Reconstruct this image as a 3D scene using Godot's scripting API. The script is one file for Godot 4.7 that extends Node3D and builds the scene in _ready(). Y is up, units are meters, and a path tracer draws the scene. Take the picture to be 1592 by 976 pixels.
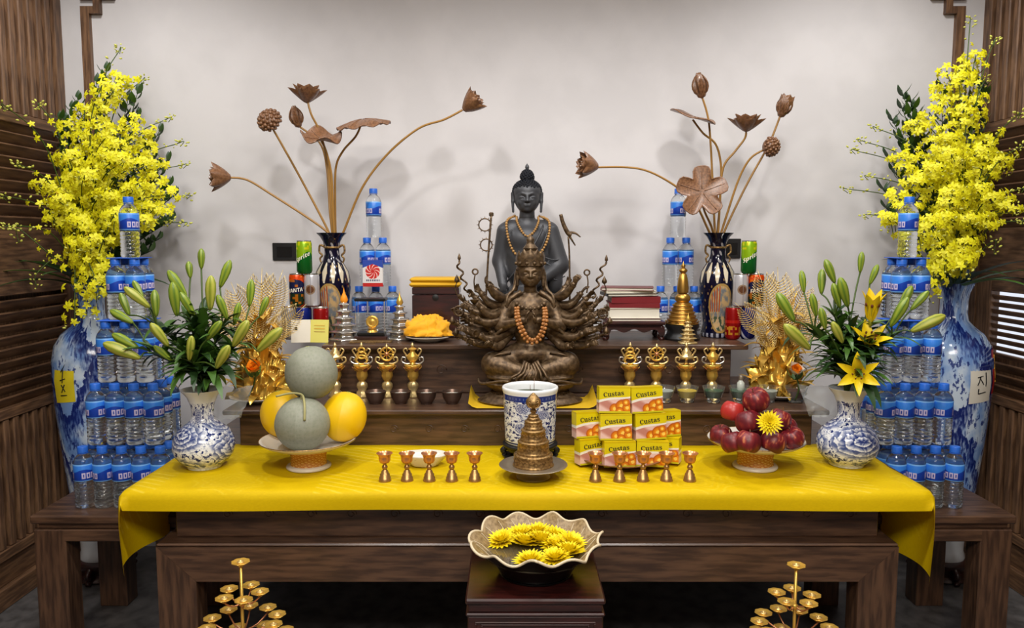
extends Node3D
# A three-stepped wooden altar in a small shrine room. Metres, y up; the camera stands at z = 0 and looks along -z.

var mats := {}
var taken := {}
var rng := RandomNumberGenerator.new()


func _ready() -> void:
	rng.seed = 11
	var cam := Camera3D.new()
	cam.name = "camera"
	cam.position = Vector3(0, 1.31, 0)
	cam.rotation_degrees = Vector3(-5.5216, 0, 0)
	cam.fov = 44.26
	cam.near = 0.05
	cam.current = true
	add_child(cam)
	var env := Environment.new()
	env.background_mode = Environment.BG_COLOR
	env.background_color = Color(0.93, 0.95, 1.0)
	env.background_energy_multiplier = 1.0
	env.tonemap_mode = Environment.TONE_MAPPER_LINEAR
	env.tonemap_exposure = 1.0
	env.sdfgi_enabled = true
	env.ssao_enabled = true
	env.ssil_enabled = true
	var we := WorldEnvironment.new()
	we.name = "world"
	we.environment = env
	add_child(we)
	make_materials()
	# ceiling lamps: five small downlights round the altar, one soft panel over the middle of the room
	for d in [[-1.42, -2.45, 1.05, "leftmost, close to the back wall"], [-0.6, -1.25, 1.7, "left of the middle"], [0.6, -1.25, 1.7, "right of the middle"], [1.34, -2.45, 1.15, "rightmost, close to the back wall"], [0.05, -2.1, 0.95, "nearest the statues"]]:
		downlight(Vector3(d[0], 2.75, d[1]), d[2], d[3])
	panel_light(Vector3(0.0, 2.75, 0.6), Vector2(1.8, 1.0), 9.0)
	room()
	altar()
	benches()
	statues()
	back_shelf()
	middle_step()
	table_things()
	water_towers()
	lilies()
	carved_lotus()
	orchids()
	foreground()


# ---------------------------------------------------------------- naming and grouping

func numbered(called: String) -> String:
	var n: int = taken.get(called, 0)
	taken[called] = n + 1
	return called if n == 0 else "%s_%03d" % [called, n]


func tag(o: Node, label: String, category: String, group := "") -> void:
	o.set_meta("label", label)
	o.set_meta("category", category)
	if group:
		o.set_meta("group", group)


func thing(called: String, label: String, category: String, at := Vector3.ZERO, group := "") -> Node3D:
	var o := Node3D.new()
	o.name = numbered(called)
	o.position = at
	add_child(o)
	tag(o, label, category, group)
	return o


func part(called: String, mesh: Mesh, mat: Material, under: Node3D, x := Transform3D()) -> MeshInstance3D:
	var o := MeshInstance3D.new()
	o.name = called
	o.mesh = mesh
	o.material_override = mat
	o.transform = x
	under.add_child(o, true)
	return o


func solo(called: String, mesh: Mesh, mat: Material, x: Transform3D, label: String, category: String, group := "") -> MeshInstance3D:
	var o := part(numbered(called), mesh, mat, self, x)
	tag(o, label, category, group)
	return o


func struct(called: String, mesh: Mesh, mat: Material, x := Transform3D()) -> MeshInstance3D:
	var o := part(called, mesh, mat, self, x)
	o.set_meta("kind", "structure")
	return o


func copy(o: Node3D, at: Vector3, label: String, called := "") -> Node3D:
	var c: Node3D = o.duplicate()
	c.name = numbered(called if called else String(o.name))
	add_child(c)
	c.position = at
	c.set_meta("label", label)
	return c


func at(x: float, y: float, z: float) -> Transform3D:
	return Transform3D(Basis(), Vector3(x, y, z))


func turned(p: Vector3, deg: Vector3, s := 1.0) -> Transform3D:
	return Transform3D(Basis.from_euler(deg * PI / 180.0).scaled_local(Vector3.ONE * s), p)


func along(p: Vector3, up: Vector3, spin := 0.0) -> Transform3D:
	# local +y along «up»
	var y := up.normalized()
	var side := Vector3.RIGHT if absf(y.x) < 0.9 else Vector3.BACK
	var z := side.cross(y).normalized()
	var x := y.cross(z)
	return Transform3D(Basis(x, y, z) * Basis(Vector3.UP, spin), p)


func ordinal(n: int) -> String:
	# 1 -> first ... 99 -> ninety-ninth
	var small := ["", "first", "second", "third", "fourth", "fifth", "sixth", "seventh", "eighth", "ninth", "tenth", "eleventh", "twelfth", "thirteenth", "fourteenth", "fifteenth", "sixteenth", "seventeenth", "eighteenth", "nineteenth"]
	if n < 20:
		return small[n]
	var tens := ["", "", "twent", "thirt", "fort", "fift", "sixt", "sevent", "eight", "ninet"]
	return tens[n / 10] + ("ieth" if n % 10 == 0 else "y-" + small[n % 10])


const ORD := ["first", "second", "third", "fourth", "fifth", "sixth", "seventh", "eighth", "ninth", "tenth", "eleventh", "twelfth"]

# ---------------------------------------------------------------- meshes

func tri(st: SurfaceTool, a: int, b: int, c: int) -> void:
	st.add_index(a)
	st.add_index(c)
	st.add_index(b)


func lathe(p: Array, seg := 32, lobes := 0, amp := 0.0) -> ArrayMesh:
	# p: r, y, r, y ... from the bottom up along the outside
	var n := p.size() / 2
	var st := SurfaceTool.new()
	st.begin(Mesh.PRIMITIVE_TRIANGLES)
	var total := 0.0
	for i in n - 1:
		total += Vector2(p[2 * i + 2] - p[2 * i], p[2 * i + 3] - p[2 * i + 1]).length()
	var nor: Array[Vector2] = []
	for i in n - 1:
		var d := Vector2(p[2 * i + 2] - p[2 * i], p[2 * i + 3] - p[2 * i + 1]).normalized()
		nor.append(Vector2(d.y, -d.x))
	var run := 0.0
	var base := 0
	for i in n - 1:
		var length := Vector2(p[2 * i + 2] - p[2 * i], p[2 * i + 3] - p[2 * i + 1]).length()
		for e in 2:
			var m := nor[i]
			var j: int = i - 1 + 2 * e
			if j >= 0 and j < n - 1 and nor[j].dot(m) > 0.55:
				m = (m + nor[j]).normalized()
			var r: float = p[2 * (i + e)]
			var y: float = p[2 * (i + e) + 1]
			for s in seg + 1:
				var a := TAU * s / seg
				var k := 1.0 + amp * cos(lobes * a)
				st.set_normal(Vector3(sin(a) * m.x, m.y, cos(a) * m.x))
				st.set_uv(Vector2(float(s) / seg, 1.0 - (run + length * e) / total))
				st.add_vertex(Vector3(sin(a) * r * k, y, cos(a) * r * k))
		for s in seg:
			var b := base + s
			if p[2 * i] > 1e-6:
				tri(st, b, b + 1, b + seg + 2)
			if p[2 * i + 2] > 1e-6:
				tri(st, b, b + seg + 2, b + seg + 1)
		base += 2 * (seg + 1)
		run += length
	if lobes:
		st.generate_normals()
	return st.commit()


func sheet(nu: int, nv: int, f: Callable) -> ArrayMesh:
	# f(u, v) -> Vector3 for u, v in 0..1; normal on the side of du x dv
	var st := SurfaceTool.new()
	st.begin(Mesh.PRIMITIVE_TRIANGLES)
	st.set_smooth_group(0)
	for j in nv + 1:
		for i in nu + 1:
			st.set_uv(Vector2(float(i) / nu, 1.0 - float(j) / nv))
			st.add_vertex(f.call(float(i) / nu, float(j) / nv))
	for j in nv:
		for i in nu:
			var a := j * (nu + 1) + i
			tri(st, a, a + 1, a + nu + 2)
			tri(st, a, a + nu + 2, a + nu + 1)
	st.generate_normals()
	return st.commit()


func petal(l: float, w: float, curl: float, cup: float, t := 0.0, tip := 0.75, nu := 4, nv := 7) -> ArrayMesh:
	# grows from the origin along +y, its inside faces +z and it leans back to -z with «curl»
	var ys: Array[Vector2] = [Vector2.ZERO]
	var p := Vector2.ZERO
	for j in nv:
		var g := curl * (j + 0.5) / nv
		p += Vector2(cos(g), -sin(g)) * l / nv
		ys.append(p)
	var f := func(u: float, v: float, off: float) -> Vector3:
		var j := mini(int(round(v * nv)), nv)
		var q := u * 2.0 - 1.0
		var half := w * 0.5 * pow(maxf(sin(PI * clampf(pow(v, tip) * 0.97 + 0.03, 0.0, 1.0)), 0.0), 0.8)
		var c: Vector2 = ys[j]
		var lens := off * (1.0 - q * q) * sin(PI * clampf(v * 0.9 + 0.08, 0.0, 1.0))
		return Vector3(q * half, c.x, c.y + cup * q * q * half + lens)
	if t <= 0.0:
		return sheet(nu, nv, func(u: float, v: float) -> Vector3: return f.call(u, v, 0.0))
	var st := SurfaceTool.new()
	st.begin(Mesh.PRIMITIVE_TRIANGLES)
	st.append_from(sheet(nu, nv, func(u: float, v: float) -> Vector3: return f.call(u, v, t * 0.5)), 0, Transform3D())
	st.append_from(sheet(nu, nv, func(u: float, v: float) -> Vector3: return f.call(1.0 - u, v, -t * 0.5)), 0, Transform3D())
	return st.commit()


func resample(pts: Array, per: int) -> Array:
	var out: Array = []
	var n := pts.size()
	for i in n - 1:
		var a: Vector3 = pts[maxi(i - 1, 0)]
		var d: Vector3 = pts[mini(i + 2, n - 1)]
		var b: Vector3 = pts[i]
		var c: Vector3 = pts[i + 1]
		for k in per:
			out.append(b.cubic_interpolate(c, a, d, float(k) / per))
	out.append(pts[n - 1])
	return out


func tube(pts: Array, r0: float, r1: float, sides := 8, per := 4, shape = null) -> ArrayMesh:
	var q: Array = resample(pts, per) if per > 1 else pts
	var n := q.size()
	var st := SurfaceTool.new()
	st.begin(Mesh.PRIMITIVE_TRIANGLES)
	st.set_smooth_group(0)
	var side := Vector3.ZERO
	for i in n:
		var d: Vector3 = (q[mini(i + 1, n - 1)] - q[maxi(i - 1, 0)]).normalized()
		if i == 0:
			side = d.cross(Vector3.UP if absf(d.y) < 0.9 else Vector3.RIGHT).normalized()
		side = (side - d * side.dot(d)).normalized()
		var up := d.cross(side)
		var s := float(i) / (n - 1)
		var r := lerpf(r0, r1, s)
		if shape != null:
			r = shape.call(s)
		for k in sides + 1:
			var a := TAU * k / sides
			st.set_uv(Vector2(float(k) / sides, s))
			st.add_vertex(q[i] + (side * cos(a) + up * sin(a)) * r)
	for i in n - 1:
		for k in sides:
			var b := i * (sides + 1) + k
			tri(st, b, b + 1, b + sides + 2)
			tri(st, b, b + sides + 2, b + sides + 1)
	var last := n * (sides + 1)
	st.add_vertex(q[0])
	st.add_vertex(q[n - 1])
	for k in sides:
		tri(st, last, k + 1, k)
		tri(st, last + 1, (n - 1) * (sides + 1) + k, (n - 1) * (sides + 1) + k + 1)
	st.generate_normals()
	return st.commit()


func box(sx: float, sy: float, sz: float, b := 0.003) -> ArrayMesh:
	# a box about the origin with chamfered edges
	b = minf(b, minf(sx, minf(sy, sz)) * 0.45)
	var st := SurfaceTool.new()
	st.begin(Mesh.PRIMITIVE_TRIANGLES)
	st.set_smooth_group(-1)
	var h := Vector3(sx, sy, sz) * 0.5
	var quad := func(a: Vector3, c: Vector3, d: Vector3, e: Vector3) -> void:
		var m := (a + c + d + e) * 0.25
		var flip := (c - a).cross(d - a).dot(m) < 0.0
		for v in ([a, c, d, a, d, e] if flip else [a, d, c, a, e, d]):
			st.add_vertex(v)
	for ax in 3:
		var u := (ax + 1) % 3
		var w := (ax + 2) % 3
		for s in [-1.0, 1.0]:
			var c: Array[Vector3] = []
			for k in [[-1, -1], [1, -1], [1, 1], [-1, 1]]:
				var v := Vector3()
				v[ax] = s * h[ax]
				v[u] = k[0] * (h[u] - b)
				v[w] = k[1] * (h[w] - b)
				c.append(v)
			quad.call(c[0], c[1], c[2], c[3])
			for s2 in [-1.0, 1.0]:
				var e: Array[Vector3] = []
				for k in [[0, -1], [0, 1], [1, 1], [1, -1]]:
					var v := Vector3()
					v[ax] = s * (h[ax] - (b if k[0] else 0.0))
					v[u] = s2 * (h[u] - (0.0 if k[0] else b))
					v[w] = k[1] * (h[w] - b)
					e.append(v)
				quad.call(e[0], e[1], e[2], e[3])
	for sx1 in [-1.0, 1.0]:
		for sy1 in [-1.0, 1.0]:
			for sz1 in [-1.0, 1.0]:
				var s := Vector3(sx1, sy1, sz1)
				var a := s * Vector3(h.x, h.y - b, h.z - b)
				var c := s * Vector3(h.x - b, h.y, h.z - b)
				var d := s * Vector3(h.x - b, h.y - b, h.z)
				var flip := (c - a).cross(d - a).dot(s) < 0.0
				for v in ([a, c, d] if flip else [a, d, c]):
					st.add_vertex(v)
	st.generate_normals()
	return st.commit()


func span(lo: Vector3, hi: Vector3) -> Array:
	# [size, middle]
	return [(hi - lo).abs(), (lo + hi) * 0.5]


func boxed(called: String, lo: Vector3, hi: Vector3, mat: Material, under: Node3D, b := 0.003) -> MeshInstance3D:
	var s := (hi - lo).abs()
	return part(called, box(s.x, s.y, s.z, b), mat, under, Transform3D(Basis(), (lo + hi) * 0.5))


func extrude(outline: PackedVector2Array, depth: float) -> ArrayMesh:
	# outline in x, y (anticlockwise), from z = -depth / 2 to depth / 2
	var st := SurfaceTool.new()
	st.begin(Mesh.PRIMITIVE_TRIANGLES)
	st.set_smooth_group(-1)
	var z := depth * 0.5
	var ids := Geometry2D.triangulate_polygon(outline)
	var put := func(a: Vector3, b: Vector3, c: Vector3, out: Vector3) -> void:
		var flip := (b - a).cross(c - a).dot(out) < 0.0
		for v in ([a, b, c] if flip else [a, c, b]):
			st.add_vertex(v)
	for i in range(0, ids.size(), 3):
		var t: Array[Vector2] = [outline[ids[i]], outline[ids[i + 1]], outline[ids[i + 2]]]
		for s in [-1.0, 1.0]:
			put.call(Vector3(t[0].x, t[0].y, s * z), Vector3(t[1].x, t[1].y, s * z), Vector3(t[2].x, t[2].y, s * z), Vector3(0, 0, s))
	for i in outline.size():
		var a := outline[i]
		var b := outline[(i + 1) % outline.size()]
		var out := Vector3(b.y - a.y, a.x - b.x, 0)
		put.call(Vector3(a.x, a.y, -z), Vector3(b.x, b.y, -z), Vector3(b.x, b.y, z), out)
		put.call(Vector3(a.x, a.y, -z), Vector3(b.x, b.y, z), Vector3(a.x, a.y, z), out)
	st.generate_normals()
	return st.commit()


func join(list: Array) -> ArrayMesh:
	# [[mesh, transform], ...] as one mesh
	var st := SurfaceTool.new()
	st.begin(Mesh.PRIMITIVE_TRIANGLES)
	for m in list:
		st.append_from(m[0], 0, m[1])
	return st.commit()


func ball(r: float, seg := 16, sy := 1.0) -> ArrayMesh:
	var p: Array = []
	var n := seg / 2
	for i in n + 1:
		var a := PI * i / n
		p.append_array([r * sin(a) if i > 0 and i < n else 0.0, -r * cos(a) * sy])
	return lathe(p, seg)


func lettering(text: String, height: float, thick := 0.0006, bold := false, italic := false, face := "Droid Sans") -> TextMesh:
	var t := TextMesh.new()
	var f := SystemFont.new()
	f.font_names = PackedStringArray([face])
	f.font_weight = 700 if bold else 400
	f.font_italic = italic
	t.font = f
	t.text = text
	t.font_size = 48
	t.pixel_size = height / 34.0
	t.depth = thick
	t.curve_step = 2.0
	return t


func wrapped_text(text: String, height: float, radius: float, slant := 0.0) -> ArrayMesh:
	# lettering laid round an upright cylinder, its middle at +z; «slant» raises it to the right
	var t := lettering(text, height, 0.0006, true)
	var s := t.surface_get_arrays(0)
	var v: PackedVector3Array = s[Mesh.ARRAY_VERTEX]
	var st := SurfaceTool.new()
	st.begin(Mesh.PRIMITIVE_TRIANGLES)
	st.set_smooth_group(-1)
	var ids: PackedInt32Array = s[Mesh.ARRAY_INDEX]
	for i in ids:
		var a := v[i].x / radius
		var r := radius + v[i].z
		st.add_vertex(Vector3(sin(a) * r, v[i].y + slant * v[i].x, cos(a) * r))
	st.generate_normals()
	return st.commit()


class Blob:
	# a field of smoothly joined tapered capsules and ellipsoids, meshed as surface nets
	var o: Vector3
	var c: float
	var k: float
	var nx: int
	var ny: int
	var nz: int
	var f := PackedFloat32Array()
	func _init(lo: Vector3, hi: Vector3, cell: float, sharp: float) -> void:
		o = lo
		c = cell
		k = sharp
		nx = int(ceil((hi.x - lo.x) / cell)) + 1
		ny = int(ceil((hi.y - lo.y) / cell)) + 1
		nz = int(ceil((hi.z - lo.z) / cell)) + 1
		f.resize(nx * ny * nz)
	func cap(a: Vector3, b: Vector3, ra: float, rb: float, times := 1.0) -> void:
		var m := maxf(ra, rb) + 5.0 / k
		var lo := (a.min(b) - Vector3.ONE * m - o) / c
		var hi := (a.max(b) + Vector3.ONE * m - o) / c
		var ba := b - a
		var l2 := maxf(ba.length_squared(), 1e-12)
		for z in range(maxi(0, int(lo.z)), mini(nz, int(hi.z) + 1)):
			for y in range(maxi(0, int(lo.y)), mini(ny, int(hi.y) + 1)):
				var i := (z * ny + y) * nx
				for x in range(maxi(0, int(lo.x)), mini(nx, int(hi.x) + 1)):
					var p := o + Vector3(x, y, z) * c - a
					var t := clampf(p.dot(ba) / l2, 0.0, 1.0)
					var d := (p - ba * t).length() - lerpf(ra, rb, t)
					f[i + x] += times * exp(-k * d)
	func ell(q: Vector3, r: Vector3, turn := Basis(), times := 1.0) -> void:
		var m := maxf(r.x, maxf(r.y, r.z)) + 5.0 / k
		var lo := (q - Vector3.ONE * m - o) / c
		var hi := (q + Vector3.ONE * m - o) / c
		var inv := turn.transposed()
		for z in range(maxi(0, int(lo.z)), mini(nz, int(hi.z) + 1)):
			for y in range(maxi(0, int(lo.y)), mini(ny, int(hi.y) + 1)):
				var i := (z * ny + y) * nx
				for x in range(maxi(0, int(lo.x)), mini(nx, int(hi.x) + 1)):
					var p := inv * (o + Vector3(x, y, z) * c - q)
					var e := p / r
					var l := maxf(e.length(), 1e-5)
					var g := maxf((e / r).length(), 1e-5)
					f[i + x] += times * exp(-k * clampf(l * (l - 1.0) / g, -0.2, 1.0))
	func cut(q: Vector3, r: Vector3) -> void:
		var m := maxf(r.x, maxf(r.y, r.z)) + 5.0 / k
		var lo := (q - Vector3.ONE * m - o) / c
		var hi := (q + Vector3.ONE * m - o) / c
		for z in range(maxi(0, int(lo.z)), mini(nz, int(hi.z) + 1)):
			for y in range(maxi(0, int(lo.y)), mini(ny, int(hi.y) + 1)):
				var i := (z * ny + y) * nx
				for x in range(maxi(0, int(lo.x)), mini(nx, int(hi.x) + 1)):
					var e := (o + Vector3(x, y, z) * c - q) / r
					var l := maxf(e.length(), 1e-5)
					var g := maxf((e / r).length(), 1e-5)
					f[i + x] *= 1.0 - minf(exp(-k * maxf(l * (l - 1.0) / g, 0.0)), 0.9999)
	func mesh() -> ArrayMesh:
		var st := SurfaceTool.new()
		st.begin(Mesh.PRIMITIVE_TRIANGLES)
		st.set_smooth_group(0)
		var id := PackedInt32Array()
		id.resize(nx * ny * nz)
		var count := 0
		var step := PackedInt32Array([0, 1, nx, nx + 1, nx * ny, nx * ny + 1, nx * ny + nx, nx * ny + nx + 1])
		var edges := [[0, 1], [2, 3], [4, 5], [6, 7], [0, 2], [1, 3], [4, 6], [5, 7], [0, 4], [1, 5], [2, 6], [3, 7]]
		for z in nz - 1:
			for y in ny - 1:
				var row := (z * ny + y) * nx
				for x in nx - 1:
					var i := row + x
					var inside := 0
					for s in step:
						if f[i + s] > 1.0:
							inside += 1
					if inside == 0 or inside == 8:
						continue
					var sum := Vector3.ZERO
					var hits := 0
					for e in edges:
						var fa := f[i + step[e[0]]]
						var fb := f[i + step[e[1]]]
						if (fa > 1.0) != (fb > 1.0):
							var la := log(maxf(fa, 1e-9))
							var lb := log(maxf(fb, 1e-9))
							var t := la / (la - lb)
							var a := Vector3(e[0] & 1, (e[0] >> 1) & 1, e[0] >> 2)
							var b := Vector3(e[1] & 1, (e[1] >> 1) & 1, e[1] >> 2)
							sum += a.lerp(b, t)
							hits += 1
					st.add_vertex(o + (Vector3(x, y, z) + sum / hits) * c)
					id[i] = count
					count += 1
		var sx := 1
		var sy := nx
		var sz := nx * ny
		for z in range(1, nz - 1):
			for y in range(1, ny - 1):
				var row := (z * ny + y) * nx
				for x in range(1, nx - 1):
					var i := row + x
					var a := f[i] > 1.0
					if a != (f[i + sx] > 1.0):
						quad(st, id[i - sy - sz], id[i - sz], id[i], id[i - sy], a)
					if a != (f[i + sy] > 1.0):
						quad(st, id[i - sx - sz], id[i - sx], id[i], id[i - sz], a)
					if a != (f[i + sz] > 1.0):
						quad(st, id[i - sx - sy], id[i - sy], id[i], id[i - sx], a)
		st.generate_normals()
		return st.commit()
	func quad(st: SurfaceTool, a: int, b: int, d: int, e: int, out: bool) -> void:
		for n in ([a, d, b, a, e, d] if out else [a, b, d, a, d, e]):
			st.add_index(n)

# ---------------------------------------------------------------- materials

func noise_tex(kind: int, freq: float, colors: Array, offsets: Array, size := 512, oct := 4, seed_ := 1, warp := 0.0) -> NoiseTexture2D:
	var n := FastNoiseLite.new()
	n.noise_type = kind
	n.seed = seed_
	n.frequency = freq
	n.fractal_octaves = oct
	if warp > 0.0:
		n.domain_warp_enabled = true
		n.domain_warp_amplitude = warp
		n.domain_warp_frequency = freq * 0.7
	var g := Gradient.new()
	g.offsets = PackedFloat32Array(offsets)
	var c := PackedColorArray()
	for k in colors:
		c.append(k)
	g.colors = c
	var t := NoiseTexture2D.new()
	t.width = size
	t.height = size
	t.seamless = true
	t.noise = n
	t.color_ramp = g
	return t


func relief_tex(kind: int, freq: float, size := 512, oct := 4, seed_ := 1) -> NoiseTexture2D:
	return noise_tex(kind, freq, [Color.BLACK, Color.WHITE], [0.0, 1.0], size, oct, seed_)


func plain(c: Color, rough: float, metal := 0.0) -> StandardMaterial3D:
	var m := StandardMaterial3D.new()
	m.albedo_color = c
	m.roughness = rough
	m.metallic = metal
	return m


func image_mat(w: int, h: int, f: Callable, rough: float, metal := 0.0) -> StandardMaterial3D:
	# f(u, v) -> Color, v = 0 at the bottom
	var im := Image.create(w, h, false, Image.FORMAT_RGB8)
	for y in h:
		for x in w:
			im.set_pixel(x, y, f.call((x + 0.5) / w, 1.0 - (y + 0.5) / h))
	var m := plain(Color.WHITE, rough, metal)
	m.albedo_texture = ImageTexture.create_from_image(im)
	return m


func triplanar(m: StandardMaterial3D, scale: Vector3, world := true) -> StandardMaterial3D:
	m.uv1_triplanar = true
	m.uv1_world_triplanar = world
	m.uv1_scale = scale
	return m


func wood(dark: Color, mid: Color, light: Color, rough: float, scale: Vector3, tex: Array, coat := 0.0) -> StandardMaterial3D:
	var m := plain(Color.WHITE, rough)
	if tex.is_empty():
		tex.append(noise_tex(FastNoiseLite.TYPE_SIMPLEX_SMOOTH, 0.02, [dark.lerp(mid, 0.35), mid, mid.lerp(light, 0.4), light.lerp(mid, 0.3)], [0.2, 0.47, 0.62, 0.85], 512, 6, 3, 30.0))
	m.albedo_texture = tex[0]
	m.clearcoat_enabled = coat > 0.0
	m.clearcoat = coat
	m.clearcoat_roughness = 0.25
	return triplanar(m, scale)


func hash2(a: float, b: float) -> float:
	var s := sin(a * 127.1 + b * 311.7) * 43758.5453
	return s - floorf(s)


var warp: FastNoiseLite

func peony(u: float, v: float, cells: float, stretch: float, white: Color, ink: Color, seed_: float, big := 0.5) -> Color:
	# hand-painted blossoms: shaded rings of petals about scattered centres, dark leaves and white ground in between
	if warp == null:
		warp = FastNoiseLite.new()
		warp.seed = 4
		warp.frequency = 1.0
		warp.fractal_octaves = 3
	var cu := cos(u * TAU)
	var su := sin(u * TAU)
	var n1 := warp.get_noise_3d(cu * 2.0 + seed_, v * 5.0, su * 2.0)
	var n2 := warp.get_noise_3d(cu * 6.0, v * 14.0, su * 6.0 + seed_)
	var q := Vector2(u * cells + n1 * 0.10, v * cells / stretch + n2 * 0.04)
	var best := 9.0
	var rel := Vector2()
	var id := 0.0
	for j in range(-1, 2):
		for i in range(-1, 2):
			var cell := Vector2(floorf(q.x) + i, floorf(q.y) + j)
			var cx := fposmod(cell.x, cells)
			var c := cell + Vector2(0.5 + 0.5 * (hash2(cx + seed_, cell.y) - 0.5), 0.5 + 0.5 * (hash2(cell.y + seed_, cx + 5.0) - 0.5))
			var d := q - c
			if d.length() < best:
				best = d.length()
				rel = d
				id = hash2(cx, cell.y + seed_)
	var r := best + n2 * 0.025
	var a := rel.angle()
	var reach := big * (0.72 + 0.4 * id)
	if r < reach:
		var k := r / reach * 4.0
		var ring := floorf(k)
		var lobes := 6.0 + ring * 3.0
		var ph := absf(fposmod(a / TAU * lobes + ring * 0.37 + id + n1, 1.0) - 0.5) * 2.0
		var t := k - ring
		var dark := clampf(0.92 - t * 1.1 + ph * ph * 0.55, 0.05, 0.95)
		if t > 0.80 and ph < 0.75:
			dark = 0.04
		return white.lerp(ink, dark * (1.0 - 0.1 * ring))
	if warp.get_noise_3d(cu * 4.5 + 20.0, v * 12.0 + seed_, su * 4.5) > 0.10:
		return white.lerp(ink, 0.97 if n2 > -0.1 else 0.45)
	if absf(warp.get_noise_3d(cu * 7.0 - 9.0, v * 16.0, su * 7.0)) < 0.035:
		return white.lerp(ink, 0.7)
	return white


func make_materials() -> void:
	var f := FastNoiseLite
	# dark walnut of the altar and benches; one grain texture, laid along x, y or z
	var grain: Array = []
	var d := Color(0.185, 0.122, 0.086)
	var m := Color(0.285, 0.198, 0.143)
	var l := Color(0.40, 0.29, 0.21)
	mats.wood_x = wood(d, m, l, 0.42, Vector3(0.55, 5.0, 5.0), grain, 0.25)
	mats.wood_y = wood(d, m, l, 0.42, Vector3(5.0, 0.55, 5.0), grain, 0.25)
	mats.wood_z = wood(d, m, l, 0.42, Vector3(5.0, 5.0, 0.55), grain, 0.25)
	var red: Array = []
	mats.red_wood = wood(Color(0.11, 0.04, 0.037), Color(0.175, 0.065, 0.056), Color(0.25, 0.095, 0.08), 0.28, Vector3(0.8, 5.0, 5.0), red, 0.5)
	mats.red_wood_y = wood(d, m, l, 0.28, Vector3(5.0, 0.8, 5.0), red, 0.5)
	var slat: Array = []
	mats.slat_y = wood(Color(0.27, 0.185, 0.13), Color(0.40, 0.29, 0.205), Color(0.55, 0.41, 0.29), 0.5, Vector3(6.0, 0.6, 6.0), slat, 0.1)
	mats.slat_z = wood(d, m, l, 0.5, Vector3(6.0, 6.0, 0.6), slat, 0.1)
	mats.lotus_wood = wood(Color(0.32, 0.21, 0.135), Color(0.47, 0.32, 0.21), Color(0.60, 0.44, 0.31), 0.42, Vector3(9, 9, 9), [], 0.3)
	mats.stem = plain(Color(0.62, 0.46, 0.22), 0.4)
	mats.plaster = plain(Color(0.825, 0.815, 0.818), 0.85)
	mats.plaster.albedo_texture = noise_tex(f.TYPE_SIMPLEX_SMOOTH, 0.006, [Color(0.975, 0.975, 0.975), Color.WHITE], [0.3, 0.7], 512, 5, 9)
	triplanar(mats.plaster, Vector3(0.9, 0.9, 0.9))
	mats.floor = plain(Color.WHITE, 0.45)
	mats.floor.albedo_texture = noise_tex(f.TYPE_SIMPLEX_SMOOTH, 0.02, [Color(0.24, 0.235, 0.235), Color(0.32, 0.315, 0.315), Color(0.38, 0.37, 0.37)], [0.2, 0.5, 0.85], 512, 5, 4)
	triplanar(mats.floor, Vector3(1.1, 1.1, 1.1))
	# cloths
	var ground := Color(0.865, 0.735, 0.0)
	var damask := func(u: float, v: float) -> Color:
		var c := ground.lerp(Color(0.81, 0.675, 0.0), 0.5 * hash2(floorf(u * 512.0), floorf(v * 256.0)))
		var x := fposmod(u * 4.0, 1.0)
		var y := fposmod(v * 2.0, 1.0)
		var bright := Color(0.90, 0.80, 0.28)
		if x > 0.12 and x < 0.46 and y > 0.18 and y < 0.82 and fposmod((x * 1.2 + y) * 9.0, 1.0) < 0.24:
			return c.lerp(bright, 0.75)
		var r := Vector2(x - 0.74, (y - 0.5) * 0.5)
		var ring := fposmod(r.length() * 26.0 + sin(r.angle() * 6.0) * 0.5, 1.0)
		if r.length() < 0.17 and ring < 0.22:
			return c.lerp(bright, 0.5)
		return c
	mats.yellow_cloth = image_mat(512, 256, damask, 0.6)
	mats.yellow_cloth.backlight_enabled = true
	mats.yellow_cloth.backlight = Color(0.55, 0.44, 0.0)
	mats.yellow_cloth.metallic_specular = 0.3
	mats.yellow_cloth.heightmap_enabled = true
	mats.yellow_cloth.heightmap_scale = 0.08
	mats.yellow_cloth.heightmap_texture = mats.yellow_cloth.albedo_texture
	mats.saffron = plain(Color(0.94, 0.66, 0.02), 0.7)
	mats.saffron.rim_enabled = true
	mats.gold_cloth = image_mat(128, 64, func(u: float, v: float) -> Color:
		return Color(0.88, 0.72, 0.06).lerp(Color(0.78, 0.58, 0.05), 0.7 if fposmod(u * 12.0 + sin(v * 18.0), 1.0) < 0.3 else 0.0), 0.5)
	mats.mat_yellow = plain(Color(0.82, 0.66, 0.06), 0.7)
	# metals
	mats.bronze = plain(Color(0.46, 0.385, 0.29), 0.42, 0.55)
	mats.bronze.albedo_texture = noise_tex(f.TYPE_SIMPLEX_SMOOTH, 0.03, [Color(0.6, 0.57, 0.54), Color(0.88, 0.83, 0.78), Color.WHITE], [0.3, 0.55, 0.8], 256, 5, 8)
	triplanar(mats.bronze, Vector3(7, 7, 7))
	mats.dark_bronze = plain(Color(0.255, 0.26, 0.275), 0.45, 0.3)
	mats.dark_hair = plain(Color(0.10, 0.11, 0.14), 0.5, 0.3)
	mats.gold = plain(Color(0.88, 0.71, 0.33), 0.3, 0.65)
	mats.pale_gold = plain(Color(0.86, 0.76, 0.53), 0.32, 0.75)
	mats.old_gold = plain(Color(0.72, 0.56, 0.28), 0.36, 0.95)
	mats.copper = plain(Color(0.80, 0.56, 0.40), 0.3, 0.75)
	mats.brass = plain(Color(0.68, 0.53, 0.33), 0.36, 0.8)
	mats.worn_brass = plain(Color(0.72, 0.60, 0.40), 0.42, 0.75)
	mats.worn_brass.albedo_texture = mats.bronze.albedo_texture
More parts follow.
